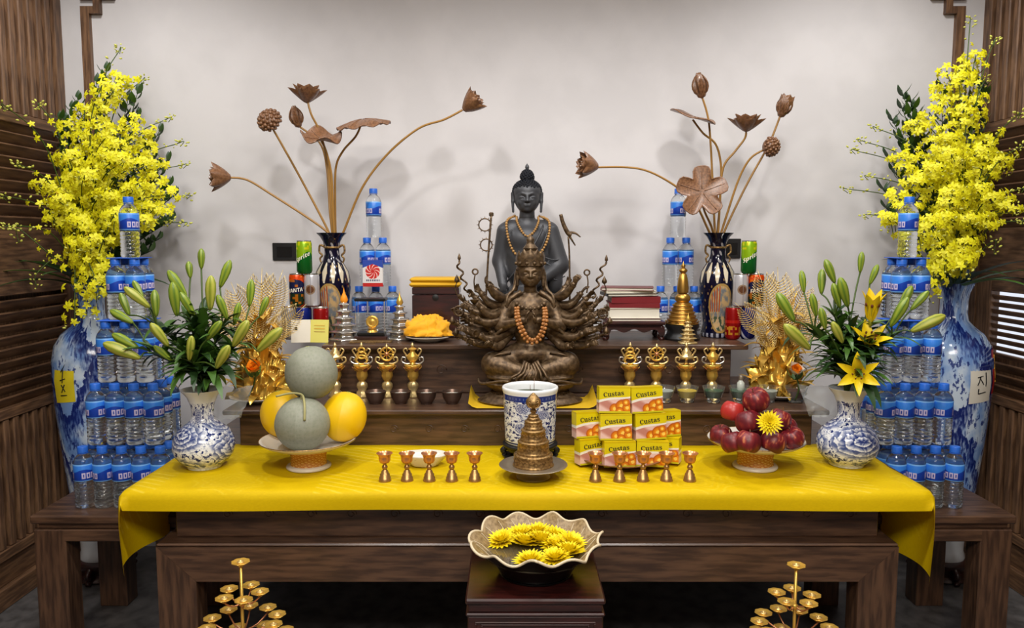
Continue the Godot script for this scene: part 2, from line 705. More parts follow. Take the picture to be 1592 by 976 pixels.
	triplanar(mats.worn_brass, Vector3(14, 14, 14))
	mats.pewter = plain(Color(0.58, 0.53, 0.46), 0.4, 0.7)
	mats.silver = plain(Color(0.80, 0.79, 0.77), 0.25, 0.9)
	mats.dark_cup = plain(Color(0.40, 0.32, 0.28), 0.32, 0.7)
	mats.foil = plain(Color(0.92, 0.76, 0.34), 0.28, 0.65)
	mats.gold_leaf = plain(Color(0.86, 0.76, 0.50), 0.4, 0.6)
	# porcelain
	var white := Color(0.90, 0.91, 0.92)
	var cobalt := Color(0.045, 0.10, 0.36)
	mats.white_glaze = plain(Color(0.84, 0.815, 0.77), 0.2)
	mats.peony = image_mat(512, 384, func(u: float, v: float) -> Color:
		if v < 0.155 + 0.02 * sin(u * 31.0):
			return Color(0.62, 0.64, 0.45).lerp(white, 0.5 + 0.5 * hash2(floorf(u * 60.0), floorf(v * 40.0)))
		if v > 0.64:
			return white
		if v > 0.50:
			return peony(u, v * 2.2, 5.0, 2.4, white, cobalt, 5.0, 0.25)
		return peony(u, v * 2.2, 3.0, 1.5, white, Color(0.045, 0.115, 0.37), 3.0, 0.66), 0.12)
	mats.pot = image_mat(512, 256, func(u: float, v: float) -> Color:
		if v > 0.815 or v < 0.31:
			return white.lerp(cobalt, 0.85 if v < 0.30 and v > 0.285 else 0.0)
		if v > 0.755:
			return Color(0.10, 0.20, 0.52).lerp(white, 0.30 if fposmod(u * 44.0, 1.0) < 0.3 and v > 0.775 and v < 0.795 else 0.0)
		return peony(u, v * 2.0, 6.0, 2.2, white, cobalt, 8.0, 0.34), 0.12)
	mats.orange_ware = image_mat(256, 64, func(u: float, v: float) -> Color:
		var c := Color(0.76, 0.52, 0.26).lerp(Color(0.88, 0.76, 0.50), 0.8 if sin(u * TAU * 16.0) * sin(v * 40.0) > 0.3 else 0.0)
		return c.lerp(Color(0.66, 0.33, 0.16), 0.6 if fposmod(u * 24.0 + v * 3.0, 1.0) < 0.16 else 0.0), 0.2)
	var land := FastNoiseLite.new()
	land.seed = 21
	land.frequency = 1.6
	land.fractal_octaves = 5
	mats.landscape = image_mat(512, 768, func(u: float, v: float) -> Color:
		var a := TAU * u
		var cx := cos(a)
		var sx := sin(a)
		var n := land.get_noise_3d(cx * 0.8, v * 6.0, sx * 0.8)
		var n2 := land.get_noise_3d(cx * 3.0 + 9.0, v * 16.0, sx * 3.0)
		var n3 := land.get_noise_3d(cx * 8.0, v * 30.0 + 5.0, sx * 8.0)
		var ink := Color(0.055, 0.12, 0.40)
		var c := Color(0.46, 0.60, 0.82).lerp(Color(0.80, 0.86, 0.92), clampf(0.35 + n * 2.2, 0.0, 1.0))
		for b in 6:
			var top := 0.16 + b * 0.145 + 0.055 * sin(a * (2.0 + b % 3) + b * 1.7) + 0.03 * n2
			var depth := 0.05 + 0.05 * hash2(b, 3.0)
			if v < top and v > top - depth:
				var t := (top - v) / depth
				c = c.lerp(ink, clampf(1.05 - t + n3 * 0.9, 0.0, 0.92))
		if n2 > 0.16 and n3 > 0.0:
			c = c.lerp(ink, 0.75)
		if v < 0.125:
			return Color(0.80, 0.82, 0.84)
		if v > 0.80 and v < 0.84:
			c = Color(0.72, 0.80, 0.90)
		if v >= 0.84:
			c = Color(0.12, 0.22, 0.55).lerp(Color(0.52, 0.64, 0.84), clampf(0.35 + n2 * 2.0 + n3, 0.0, 1.0))
		return c, 0.12)
	var navy := Color(0.035, 0.035, 0.13)
	mats.navy_vase = image_mat(512, 512, func(u: float, v: float) -> Color:
		var gold := Color(0.62, 0.50, 0.28)
		var c := navy
		var x := absf(u - 0.5) * 2.0
		x = minf(x, 1.0)
		if v < 0.125:
			var s := fposmod(u * 18.0, 1.0)
			return c.lerp(Color(0.75, 0.75, 0.78), 0.8 if absf(v - 0.11) < 0.014 and s > 0.25 and s < 0.75 else 0.0)
		if v > 0.45 and v < 0.59:
			var k := fposmod(u * 12.0, 1.0) - 0.5
			if absf(k) * 0.16 < 0.05 - absf(v - 0.52) * 0.5 and absf(k) < 0.3:
				return Color(0.80, 0.76, 0.66)
		if v > 0.59:
			return c.lerp(Color(0.72, 0.70, 0.68), 0.75 if sin(u * TAU * 6.0 + v * 40.0) * sin(v * 60.0) > 0.6 and v < 0.72 else 0.0)
		var q := Vector2((fposmod(u * 2.0 + 0.5, 1.0) - 0.5) * 0.62, (v - 0.285) * 0.95)
		var rr := q.length() / 0.155
		if rr < 1.0 and rr > 0.9:
			return gold
		if rr <= 0.9:
			var n := land.get_noise_2d(q.x * 9.0 + 3.0, q.y * 9.0)
			var p := Color(0.72, 0.60, 0.42).lerp(Color(0.42, 0.44, 0.46), clampf(0.5 + n * 1.8, 0.0, 1.0))
			if q.x < 0.0 and q.y > -0.02 and fposmod(q.x * 36.0, 1.0) < 0.45:
				p = Color(0.62, 0.27, 0.12)
			if q.y < -0.05 and n > 0.05:
				p = Color(0.25, 0.30, 0.22)
			return p
		return c.lerp(gold, 0.8 if sin(u * TAU * 14.0) * sin(v * 70.0) > 0.82 else 0.0), 0.15)
	# bottles
	var water := plain(Color(0.96, 0.98, 0.99, 0.02), 0.09)
	water.transparency = BaseMaterial3D.TRANSPARENCY_ALPHA
	water.refraction_enabled = true
	water.refraction_scale = 0.033
	mats.water = water
	mats.blue_cap = plain(Color(0.16, 0.42, 0.84), 0.4)
	mats.blue_card = plain(Color(0.13, 0.36, 0.80), 0.55)
	mats.water_label = image_mat(256, 96, func(u: float, v: float) -> Color:
		var x := fposmod(u * 2.0, 1.0)
		var c := Color(0.06, 0.24, 0.66).lerp(Color(0.20, 0.50, 0.88), 1.0 if v > 0.58 + 0.12 * sin(x * TAU) else 0.0)
		if v > 0.93 or v < 0.05:
			c = Color(0.45, 0.68, 0.92)
		if v > 0.16 and v < 0.5 and x > 0.14 and x < 0.86:
			var s := fposmod((x - 0.14) * 6.9, 1.0)
			var hole: bool = s > 0.42 and s < 0.66 and v > 0.24 and v < 0.42
			if s > 0.12 and s < 0.92 and not hole:
				c = Color(0.80, 0.76, 0.88)
		return c, 0.35)
	var glass := plain(Color(0.95, 0.97, 0.96, 0.04), 0.02)
	glass.transparency = BaseMaterial3D.TRANSPARENCY_ALPHA
	glass.refraction_enabled = true
	glass.refraction_scale = 0.05
	mats.glass = glass
	for n in [["yellow_drink", Color(0.85, 0.72, 0.20)], ["green_drink", Color(0.05, 0.30, 0.16)], ["red_drink", Color(0.34, 0.04, 0.05)], ["clear_drink", Color(0.72, 0.74, 0.70)]]:
		mats[n[0]] = plain(n[1], 0.15)
	var wrap := plain(Color(0.85, 0.88, 0.88, 0.28), 0.3)
	wrap.transparency = BaseMaterial3D.TRANSPARENCY_ALPHA
	mats.wrap = wrap
	# fruit and flowers
	mats.melon = plain(Color(0.585, 0.585, 0.535), 0.6)
	mats.melon.albedo_texture = noise_tex(f.TYPE_CELLULAR, 0.05, [Color(0.78, 0.82, 0.78), Color(0.92, 0.94, 0.90), Color.WHITE], [0.0, 0.4, 1.0], 256, 3, 4, 20.0)
	triplanar(mats.melon, Vector3(8, 8, 8), false)
	mats.dry_stem = plain(Color(0.62, 0.60, 0.40), 0.7)
	mats.yellow_melon = plain(Color(0.92, 0.74, 0.01), 0.45)
	mats.apple = image_mat(128, 128, func(u: float, v: float) -> Color:
		var n := land.get_noise_3d(cos(u * TAU) * 1.2, v * 1.6, sin(u * TAU) * 1.2)
		var s := land.get_noise_2d(u * 60.0, v * 3.0)
		var c := Color(0.36, 0.07, 0.11).lerp(Color(0.52, 0.13, 0.14), clampf(0.4 + n * 1.4 + s * 0.15, 0.0, 1.0))
		return c.lerp(Color(0.80, 0.55, 0.32), clampf((n - 0.26) * 3.0 + s * 0.1, 0.0, 0.7)), 0.42)
	mats.red_apple = plain(Color(0.66, 0.17, 0.15), 0.36)
	mats.chrys = plain(Color(0.93, 0.84, 0.05), 0.6)
	mats.chrys.backlight_enabled = true
	mats.chrys.backlight = Color(0.25, 0.2, 0.0)
	mats.orchid = plain(Color(0.91, 0.895, 0.09), 0.55)
	mats.orchid.backlight_enabled = true
	mats.orchid.backlight = Color(0.6, 0.56, 0.05)
	mats.orchid_lip = plain(Color(0.86, 0.74, 0.08), 0.55)
	mats.orchid_bud = plain(Color(0.78, 0.79, 0.34), 0.55)
	mats.green_stem = plain(Color(0.24, 0.33, 0.08), 0.55)
	mats.dark_leaf = plain(Color(0.14, 0.245, 0.105), 0.45)
	mats.leaf = plain(Color(0.26, 0.40, 0.15), 0.42)
	mats.leaf.backlight_enabled = true
	mats.leaf.backlight = Color(0.12, 0.2, 0.04)
	mats.lily_bud = image_mat(64, 64, func(u: float, v: float) -> Color:
		var c := Color(0.34, 0.46, 0.12).lerp(Color(0.56, 0.62, 0.20), clampf(absf(sin(u * TAU * 3.0)) * 1.2 - 0.2, 0.0, 1.0))
		return c, 0.4)
	mats.pale_bud = image_mat(64, 64, func(u: float, v: float) -> Color:
		return Color(0.50, 0.55, 0.16).lerp(Color(0.70, 0.70, 0.30), clampf(absf(sin(u * TAU * 3.0)) * 1.2 - 0.2, 0.0, 1.0)), 0.4)
	mats.lily = plain(Color(0.90, 0.78, 0.06), 0.45)
	mats.lily.backlight_enabled = true
	mats.lily.backlight = Color(0.3, 0.26, 0.02)
	mats.anther = plain(Color(0.40, 0.17, 0.05), 0.7)
	mats.rose = plain(Color(0.95, 0.58, 0.05), 0.6)
	mats.bead = plain(Color(0.66, 0.50, 0.28), 0.4)
	mats.orange_bead = plain(Color(0.64, 0.42, 0.21), 0.35)
	mats.black = plain(Color(0.025, 0.025, 0.028), 0.35)
	mats.grey_black = plain(Color(0.07, 0.07, 0.075), 0.45)
	mats.paper = plain(Color(0.88, 0.86, 0.80), 0.8)
	mats.yellow_paper = plain(Color(0.88, 0.80, 0.10), 0.7)
	mats.pale_yellow = plain(Color(0.86, 0.83, 0.42), 0.7)
	mats.red_paper = plain(Color(0.72, 0.07, 0.05), 0.6)
	mats.ink = plain(Color(0.03, 0.03, 0.035), 0.7)
	mats.gold_ink = plain(Color(0.85, 0.62, 0.15), 0.4)
	mats.bowl_cream = plain(Color(0.62, 0.53, 0.38), 0.45)
	mats.bowl_cream.albedo_texture = noise_tex(f.TYPE_SIMPLEX_SMOOTH, 0.03, [Color(0.72, 0.68, 0.6), Color.WHITE], [0.3, 0.7], 256, 4, 6)
	triplanar(mats.bowl_cream, Vector3(12, 12, 12), false)
	mats.bowl_rim = plain(Color(0.80, 0.74, 0.62), 0.4)
	var pond := plain(Color(0.55, 0.5, 0.4, 0.15), 0.03)
	pond.transparency = BaseMaterial3D.TRANSPARENCY_ALPHA
	mats.bowl_water = pond
	mats.lamp = plain(Color(1, 1, 1), 0.5)
	mats.lamp.emission_enabled = true
	mats.lamp.emission = Color(1.0, 0.97, 0.92)
	mats.lamp.emission_energy_multiplier = 4.0
	mats.lamp_ring = plain(Color(0.8, 0.8, 0.8), 0.4)

# ---------------------------------------------------------------- lights and room

func downlight(p: Vector3, energy: float, which: String) -> void:
	var t := thing("ceiling_lamp", "round white recessed ceiling downlight, " + which, "lamp", p, "downlights over the altar")
	part("ring", lathe([0.0, -0.002, 0.062, -0.002, 0.066, -0.012, 0.06, -0.016, 0.052, -0.008, 0.0, -0.006], 32), mats.lamp_ring, t)
	part("lamp_glass", lathe([0.0, -0.011, 0.05, -0.011, 0.05, -0.0085, 0.0, -0.0085], 24), mats.lamp, t)
	var s := SpotLight3D.new()
	s.name = "lamp_light"
	s.position = Vector3(0, -0.075, 0)
	s.rotation_degrees = Vector3(-90 + (18 if p.z > -2.0 else 4), 0, 0)
	s.spot_angle = 74.0
	s.spot_angle_attenuation = 0.75
	s.spot_range = 9.0
	s.spot_attenuation = 2.0
	s.light_energy = energy
	s.light_color = Color(1.0, 0.987, 0.975)
	s.light_size = 0.09
	s.shadow_enabled = true
	t.add_child(s)


func panel_light(p: Vector3, size: Vector2, energy: float) -> void:
	var t := thing("ceiling_panel_lamp", "wide flat glowing ceiling panel lamp in the middle of the room", "lamp", p)
	boxed("frame", Vector3(-size.x / 2 - 0.02, -0.02, -size.y / 2 - 0.02), Vector3(size.x / 2 + 0.02, -0.001, size.y / 2 + 0.02), mats.lamp_ring, t)
	boxed("lamp_glass", Vector3(-size.x / 2, -0.024, -size.y / 2), Vector3(size.x / 2, -0.02, size.y / 2), mats.lamp, t)
	var a := AreaLight3D.new()
	a.name = "lamp_light"
	a.area_size = size
	a.position = Vector3(0, -0.03, 0)
	a.rotation_degrees = Vector3(-90, 0, 0)
	a.light_energy = energy
	a.light_color = Color(1.0, 0.97, 0.93)
	a.shadow_enabled = true
	t.add_child(a)


func room() -> void:
	var lx := -1.81
	var rx := 1.895
	var bz := -3.2
	var fz := 3.0
	var wall := func(lo: Vector3, hi: Vector3, m: Material, n: String) -> MeshInstance3D:
		var o := struct(n, box(hi.x - lo.x, hi.y - lo.y, hi.z - lo.z, 0.0005), m, Transform3D(Basis(), (lo + hi) * 0.5))
		return o
	wall.call(Vector3(lx - 0.3, 0, bz - 0.12), Vector3(rx + 0.06, 2.75, bz), mats.plaster, "wall_back")
	wall.call(Vector3(lx - 0.3, 0, fz), Vector3(rx + 0.3, 2.75, fz + 0.12), mats.plaster, "wall_front")
	wall.call(Vector3(lx - 0.3, -0.1, bz - 0.12), Vector3(rx + 0.3, 0, fz + 0.12), mats.floor, "floor")
	wall.call(Vector3(lx - 0.3, 2.75, bz - 0.12), Vector3(rx + 0.3, 2.87, fz + 0.12), mats.plaster, "ceiling")
	# side walls: latticed wood as far as it is in view, the right one with an open louvre
	var yo := 1.1565
	var yu := 0.8397
	wall.call(Vector3(lx - 0.14, 0, bz), Vector3(lx - 0.06, 2.75, fz), mats.slat_y, "wall_left")
	wall.call(Vector3(rx + 0.06, 0, bz - 0.12), Vector3(rx + 0.14, yu, fz), mats.slat_y, "wall_right")
	wall.call(Vector3(rx + 0.06, yo, bz - 0.12), Vector3(rx + 0.14, 2.75, fz), mats.slat_y, "wall_right_upper")
	wall.call(Vector3(rx + 0.06, yu, -2.1), Vector3(rx + 0.14, yo, fz), mats.slat_y, "wall_right_pier")
	for s in [-1, 1]:
		var x: float = lx if s < 0 else rx
		var panel: MeshInstance3D = struct("wall_lattice_left" if s < 0 else "wall_lattice_right", box(0.04, 2.75, 0.05, 0.002), mats.slat_y, at(x + s * 0.02, 1.375, -3.175))
		# the frame's rails, lowest first
		var rails := [[0.0, 0.07], [0.1648, 0.2037], [0.6668, 0.7044], [1.7303, 1.7695]]
		var inner := func(lo: Vector3, hi: Vector3, m: Material, n: String, b := 0.003) -> void:
			boxed(n, lo - panel.position, hi - panel.position, m, panel, b)
		for r in rails:
			inner.call(Vector3(x + s * 0.0, r[0], -3.15), Vector3(x + s * 0.045, r[1], -1.6), mats.slat_z, "rail")
		inner.call(Vector3(x, 0.0, -2.12), Vector3(x + s * 0.04, 2.75, -2.06), mats.slat_y, "stile")
		# plain boards: at the foot and at eye height
		inner.call(Vector3(x + s * 0.014, 0.07, -3.15), Vector3(x + s * 0.03, rails[1][0], -2.12), mats.slat_z, "board")
		inner.call(Vector3(x + s * 0.01, 1.1064, -3.15), Vector3(x + s * 0.03, 1.3548, -2.12), mats.slat_z, "board")
		if s > 0:
			inner.call(Vector3(x + 0.005, yu, -3.15), Vector3(x + 0.045, yo, -3.06), mats.slat_y, "board")
		# upright slats above and below, level louvres between
		for band in [[rails[3][1], 2.75], [rails[1][1], rails[2][0]]]:
			var z := -3.13
			while z < -2.13:
				inner.call(Vector3(x + s * 0.004, band[0], z), Vector3(x + s * 0.04, band[1], z + 0.032), mats.slat_y, "slat", 0.004)
				z += 0.056
		for band in [[rails[2][1], 1.1064], [1.3548, rails[3][0]]]:
			var y: float = band[0] + 0.006
			while y < band[1] - 0.02:
				var open: bool = s > 0 and y > yu - 0.01 and y < yo
				var o := part("slat", box(0.007, 0.023, 1.03, 0.002) if open else box(0.009, 0.044, 1.03, 0.002), mats.slat_z, panel)
				o.transform = Transform3D(Basis(Vector3.BACK, s * 0.62), Vector3(x + s * 0.022, y + 0.014, -2.635) - panel.position)
				y += 0.0285 if open else 0.0435
	# baseboards, and the wooden fret strips at either side of the plaster panel
	struct("baseboard_left", box(0.012, 0.075, 3.6, 0.003), mats.slat_z, at(lx + 0.006, 0.0375, -1.35))
	struct("baseboard_right", box(0.012, 0.075, 3.6, 0.003), mats.slat_z, at(rx - 0.006, 0.0375, -1.35))
	for s in [-1, 1]:
		var cx := 0.0435
		var k := 0.0337
		var y0 := 2.2071
		var e := 1.732
		var q := PackedVector2Array()
		for v in [[e, 0.08], [e + k, 0.08], [e + k, y0 + 0.028], [e - 0.018, y0 + 0.028], [e - 0.018, y0 + 0.057], [e + k, y0 + 0.057], [e + k, 2.7], [e + k - 0.028, 2.7],
				[e + k - 0.028, y0 + 0.085], [e - 0.10, y0 + 0.085], [e - 0.10, y0 + 0.057], [e - 0.045, y0 + 0.057], [e - 0.045, y0], [e, y0]]:
			q.append(Vector2(s * v[0], v[1]))
		struct("trim_1" if s < 0 else "trim_2", extrude(q, 0.022), mats.slat_y, at(cx, 0, bz + 0.011))
	# wall sockets
	for p in [[Vector3(-0.9384, 1.2597, -3.2), 0.0984, 0.0718, "black wall socket left of the navy vase"], [Vector3(0.9035, 1.273, -3.2), 0.0797, 0.0797, "black wall socket behind the right navy vase"]]:
		var q: Vector3 = p[0]
		var t := thing("wall_socket", p[3], "socket", Vector3(q.x, q.y, bz))
		part("plate", box(p[1], p[2], 0.009, 0.002), mats.grey_black, t, at(0, 0, 0.0045))
		part("socket_face", box(p[1] * 0.62, p[2] * 0.62, 0.003, 0.001), mats.black, t, at(0, 0, 0.0095))


func fret(w: float, h: float, seed_: int) -> ArrayMesh:
	# a shallow carved band: groups of slanting bars, turned this way and that, about small scrolls
	var r := RandomNumberGenerator.new()
	r.seed = seed_
	var list: Array = []
	var x := -w * 0.5 + h * 0.5
	var side := 1.0
	while x < w * 0.5 - h * 0.5:
		for k in 5:
			var o := (k - 2) * h * 0.17
			var l := h * (1.0 - 0.22 * absf(k - 2.0))
			list.append([box(l, 0.004, 0.008, 0.0015), Transform3D(Basis(Vector3.BACK, side * 0.72), Vector3(x + o * 0.75, -side * o * 0.5, 0.0))])
		var ring: Array = []
		for k in 12:
			var a := TAU * k / 9.0
			var q := h * 0.2 * (1.0 - k * 0.06)
			ring.append(Vector3(x + h * 0.95 + cos(a) * q, sin(a) * q, 0.0))
		list.append([tube(ring, 0.0022, 0.0015, 5, 2), Transform3D()])
		side = -side
		x += h * 1.55 + r.randf() * h * 0.2
	return join(list)


func altar() -> void:
	# the low table that carries all
	var t := thing("altar_table", "long dark walnut low table with mitred frame legs under the yellow cloth", "table", Vector3(0.0425, 0, 0))
	var l := -0.9829 - 0.0425
	var r := -l
	var zf := -2.06
	var zb := -3.1
	var ty := 0.6287
	var ledge := 0.474
	var apron := 0.3651
	var leg := 0.1073
	boxed("table_top", Vector3(l - 0.075, ty - 0.022, zb), Vector3(r + 0.075, ty, zf + 0.012), mats.wood_x, t)
	boxed("carved_band", Vector3(l + 0.035, ledge, zb + 0.03), Vector3(r - 0.035, ty - 0.022, zf - 0.05), mats.wood_x, t)
	var cv := part("carving", fret(2 * r - 0.16, 0.07, 5), mats.wood_x, t, at(0, (ledge + ty - 0.022) / 2, zf - 0.0495))
	cv.set_meta("kind", "stuff")
	boxed("ledge", Vector3(l, ledge - 0.009, zb + 0.02), Vector3(r, ledge, zf + 0.002), mats.wood_x, t, 0.004)
	# front frame: apron and legs meet in mitres
	var frame := func(pts: Array) -> ArrayMesh:
		return extrude(PackedVector2Array(pts), 0.07)
	var top := ledge - 0.0095
	part("apron", frame.call([Vector2(l, top), Vector2(l + leg, apron), Vector2(r - leg, apron), Vector2(r, top)]), mats.wood_x, t, at(0, 0, zf - 0.035))
	part("leg", frame.call([Vector2(l, 0), Vector2(l + leg, 0), Vector2(l + leg, apron), Vector2(l, top)]), mats.wood_y, t, at(-0.0007, 0, zf - 0.035))
	part("leg", frame.call([Vector2(r - leg, 0), Vector2(r, 0), Vector2(r, top), Vector2(r - leg, apron)]), mats.wood_y, t, at(0.0007, 0, zf - 0.035))
	for s in [-1, 1]:
		boxed("leg", Vector3(s * (-l) - s * leg, 0, zb + 0.03), Vector3(s * (-l), top, zb + 0.12), mats.wood_y, t)
		boxed("side_rail", Vector3(s * (-l) - s * 0.05, apron, zb + 0.12), Vector3(s * (-l), top, zf - 0.07), mats.wood_z, t)
	# the middle step
	var m := thing("altar_step", "middle walnut altar step with a carved front, behind the yellow cloth", "altar step", Vector3(0.0455, 0, 0))
	var ml := -0.944 - 0.0455
	var t2 := 0.7558
	boxed("step_top", Vector3(ml, t2 - 0.016, -3.1), Vector3(-ml, t2, -2.47), mats.wood_x, m)
	boxed("step_front", Vector3(ml + 0.045, ty, -2.53), Vector3(-ml - 0.045, t2 - 0.016, -2.5), mats.wood_x, m)
	for s in [-1, 1]:
		boxed("step_side", Vector3(s * (-ml - 0.075), ty, -3.1), Vector3(s * (-ml - 0.045), t2 - 0.016, -2.53), mats.wood_z, m)
	cv = part("carving", fret(-2 * ml - 0.2, 0.07, 9), mats.wood_x, m, at(0, (t2 + ty) / 2 - 0.006, -2.4995))
	cv.set_meta("kind", "stuff")
	# the back step
	var b := thing("altar_step", "highest walnut altar step against the wall, carrying statue, books and vases", "altar step", Vector3(0.0823, 0, 0))
	var bl := -0.6767 - 0.0823
	var t3 := 0.9368
	boxed("step_top", Vector3(bl, t3 - 0.018, -3.15), Vector3(-bl, t3, -2.72), mats.wood_x, b)
	boxed("step_front", Vector3(bl + 0.05, t2, -2.79), Vector3(-bl - 0.05, t3 - 0.018, -2.76), mats.wood_x, b)
	for s in [-1, 1]:
		boxed("step_side", Vector3(s * (-bl - 0.08), t2, -3.1), Vector3(s * (-bl - 0.05), t3 - 0.018, -2.79), mats.wood_z, b)
	cv = part("carving", fret(-2 * bl - 0.2, 0.1, 14), mats.wood_x, b, at(0, (t2 + t3) / 2 - 0.006, -2.7595))
	cv.set_meta("kind", "stuff")
	tablecloth(ty)


func tablecloth(ty: float) -> void:
	var xl := -1.0595
	var xr := 1.1399
	var zf := -2.038
	var zb := -2.515
	var w := xr - xl
	var front := 0.052
	var y := ty + 0.0035
	var t := thing("tablecloth", "shiny yellow damask cloth over the low altar table, ends hanging down", "tablecloth", Vector3(xl, y, zf))
	# one sheet: over the edges the rows and columns bend down
	var nx := 120
	var nz := 40
	var drop := 0.215
	var f := func(u: float, v: float) -> Vector3:
		# arc lengths from the left end across, from the front edge back
		var a := u * (w + 2.0 * drop) - drop
		var b := v * (front + zf - zb) - front
		var x := clampf(a, 0.0, w)
		var z := maxf(b, 0.0)
		var yy := 0.0
		var over := maxf(maxf(-a, a - w), 0.0)
		var out := 0.012 * (1.0 - exp(-over * 60.0)) 
		var dn := over
		var fr := maxf(-b, 0.0)
		var q := Vector3(x, 0, -z)
		if over > 0.0:
			var sgn := -1.0 if a < 0.0 else 1.0
			# the ends hang in soft folds, turned a little under the table towards the tip
			var fold := 0.014 * sin(z * 19.0 + 0.6) * clampf(dn * 9.0, 0.0, 1.0)
			var lean := 0.20 * dn * (1.0 - z * 1.6)
			q.x += sgn * (out - lean * 0.3 + fold)
			yy -= dn * (1.0 if a < 0.0 else 1.14) - 0.008 * sin(z * 14.0) * clampf(dn * 9.0, 0.0, 1.0)
			if fr > 0.0:
				q.x -= sgn * fr * 0.35
				q.z += fr * 0.55
				yy -= fr * 0.3
		elif fr > 0.0:
			q.z += 0.010 * (1.0 - exp(-fr * 90.0)) + 0.004 * sin(x * 7.0) * fr / front
			yy -= fr * (1.0 + 0.035 * sin(x * 3.3 + 1.0))
		else:
			yy += 0.0012 * sin(x * 9.0 + z * 5.0) * sin(z * 17.0 + 1.0) + 0.0008 * sin(x * 31.0) * sin(z * 23.0 + x * 4.0)
			var e := minf(minf(x, w - x), z)
			yy -= 0.004 * exp(-e * 160.0)
		q.y = yy
		return q
	part("cloth", sheet(nx, nz, f), mats.yellow_cloth, t)


func benches() -> void:
	var by := 0.464
	for s in [-1, 1]:
		var outer: float = -1.4834 if s < 0 else 1.5525
		var inner: float = -1.4834 + 0.485 if s < 0 else 1.5525 - 0.485
		var t := thing("bench", "plain dark walnut bench under the %s tower of water bottles" % ("left" if s < 0 else "right"), "bench", Vector3((outer + inner) / 2, 0, -2.52))
		var h := absf(outer - inner) / 2
		var d := 0.22
		boxed("bench_top", Vector3(-h, by - 0.026, -d), Vector3(h, by, d), mats.wood_x, t, 0.004)
		boxed("groove_strip", Vector3(-h + 0.016, by - 0.046, -d + 0.016), Vector3(h - 0.016, by - 0.026, d - 0.016), mats.wood_x, t)
		var top := by - 0.046
		var k := 0.098
		for e in [-1, 1]:
			for g in [-1, 1]:
				boxed("leg", Vector3(e * (h - 0.006), 0, g * (d - 0.006)), Vector3(e * (h - 0.006 - k), top, g * (d - 0.006 - k * 0.8)), mats.wood_y, t)
			boxed("apron", Vector3(-h + k, top - 0.038, e * (d - 0.006)), Vector3(h - k, top, e * (d - 0.03)), mats.wood_x, t)
			boxed("side_apron", Vector3(e * (h - 0.006), top - 0.038, -d + k * 0.8), Vector3(e * (h - 0.03), top, d - k * 0.8), mats.wood_z, t)

# ---------------------------------------------------------------- the two statues

func bead_string(called: String, label: String, cat: String, pts: Array, r: float, mat: Material, rows := 1, gap := 0.0) -> Node3D:
	var t := thing(called, label, cat, pts[0])
	var q := resample(pts, 24)
	var m := ball(r, 8)
	var run := 0.0
	var next := 0.0
	var cord: Array = []
	for i in range(1, q.size()):
		var a: Vector3 = q[i - 1]
		var b: Vector3 = q[i]
		var l := a.distance_to(b)
		while next <= run + l:
			var p := a.lerp(b, (next - run) / maxf(l, 1e-6))
			var side := (b - a).normalized().cross(Vector3.BACK)
			for k in rows:
				part("bead", m, mat, t, Transform3D(Basis().scaled(Vector3.ONE * rng.randf_range(0.85, 1.1)), p - t.position + side * (k - (rows - 1) * 0.5) * r * 1.9 + Vector3(0, 0, rng.randf_range(-0.3, 0.3) * r * (rows - 1))))
			next += r * 2.05 + gap
		run += l
	for i in range(0, q.size(), 12):
		cord.append(q[i] - t.position)
	part("cord", tube(cord, r * 0.25, r * 0.25, 5, 1), mat, t)
	return t


func face_on(b: Blob, c: Vector3, w: float, h: float) -> void:
	# brows, lowered lids, nose, lips and chin of a calm face; w, h: half width and half height, +z to the front
	for s in [-1.0, 1.0]:
		b.cut(c + Vector3(s * w * 0.42, h * 0.02, w * 1.06), Vector3(w * 0.30, h * 0.17, w * 0.26))
		b.cut(c + Vector3(s * w * 0.30, -h * 0.42, w * 1.16), Vector3(w * 0.13, h * 0.22, w * 0.2))
	b.cut(c + Vector3(0, -h * 0.64, w * 1.16), Vector3(w * 0.3, h * 0.07, w * 0.25))
	for s in [-1.0, 1.0]:
		b.cap(c + Vector3(s * w * 0.09, h * 0.20, w * 0.97), c + Vector3(s * w * 0.40, h * 0.30, w * 0.88), w * 0.05, w * 0.05)
		b.cap(c + Vector3(s * w * 0.40, h * 0.30, w * 0.88), c + Vector3(s * w * 0.68, h * 0.20, w * 0.68), w * 0.05, w * 0.04)
		b.ell(c + Vector3(s * w * 0.40, h * 0.0, w * 0.79), Vector3(w * 0.21, w * 0.10, w * 0.13))
		b.ell(c + Vector3(s * w * 0.48, -h * 0.36, w * 0.62), Vector3(w * 0.28, w * 0.3, w * 0.24))
	b.cap(c + Vector3(0, h * 0.22, w * 0.94), c + Vector3(0, -h * 0.24, w * 1.16), w * 0.07, w * 0.12)
	b.cap(c + Vector3(-w * 0.14, -h * 0.27, w * 1.02), c + Vector3(w * 0.14, -h * 0.27, w * 1.02), w * 0.085, w * 0.085)
	b.cap(c + Vector3(-w * 0.23, -h * 0.50, w * 0.90), c + Vector3(w * 0.23, -h * 0.50, w * 0.90), w * 0.05, w * 0.05)
	b.cap(c + Vector3(-w * 0.16, -h * 0.60, w * 0.90), c + Vector3(w * 0.16, -h * 0.60, w * 0.90), w * 0.065, w * 0.065)
	b.ell(c + Vector3(0, -h * 0.84, w * 0.66), Vector3(w * 0.28, w * 0.2, w * 0.22))


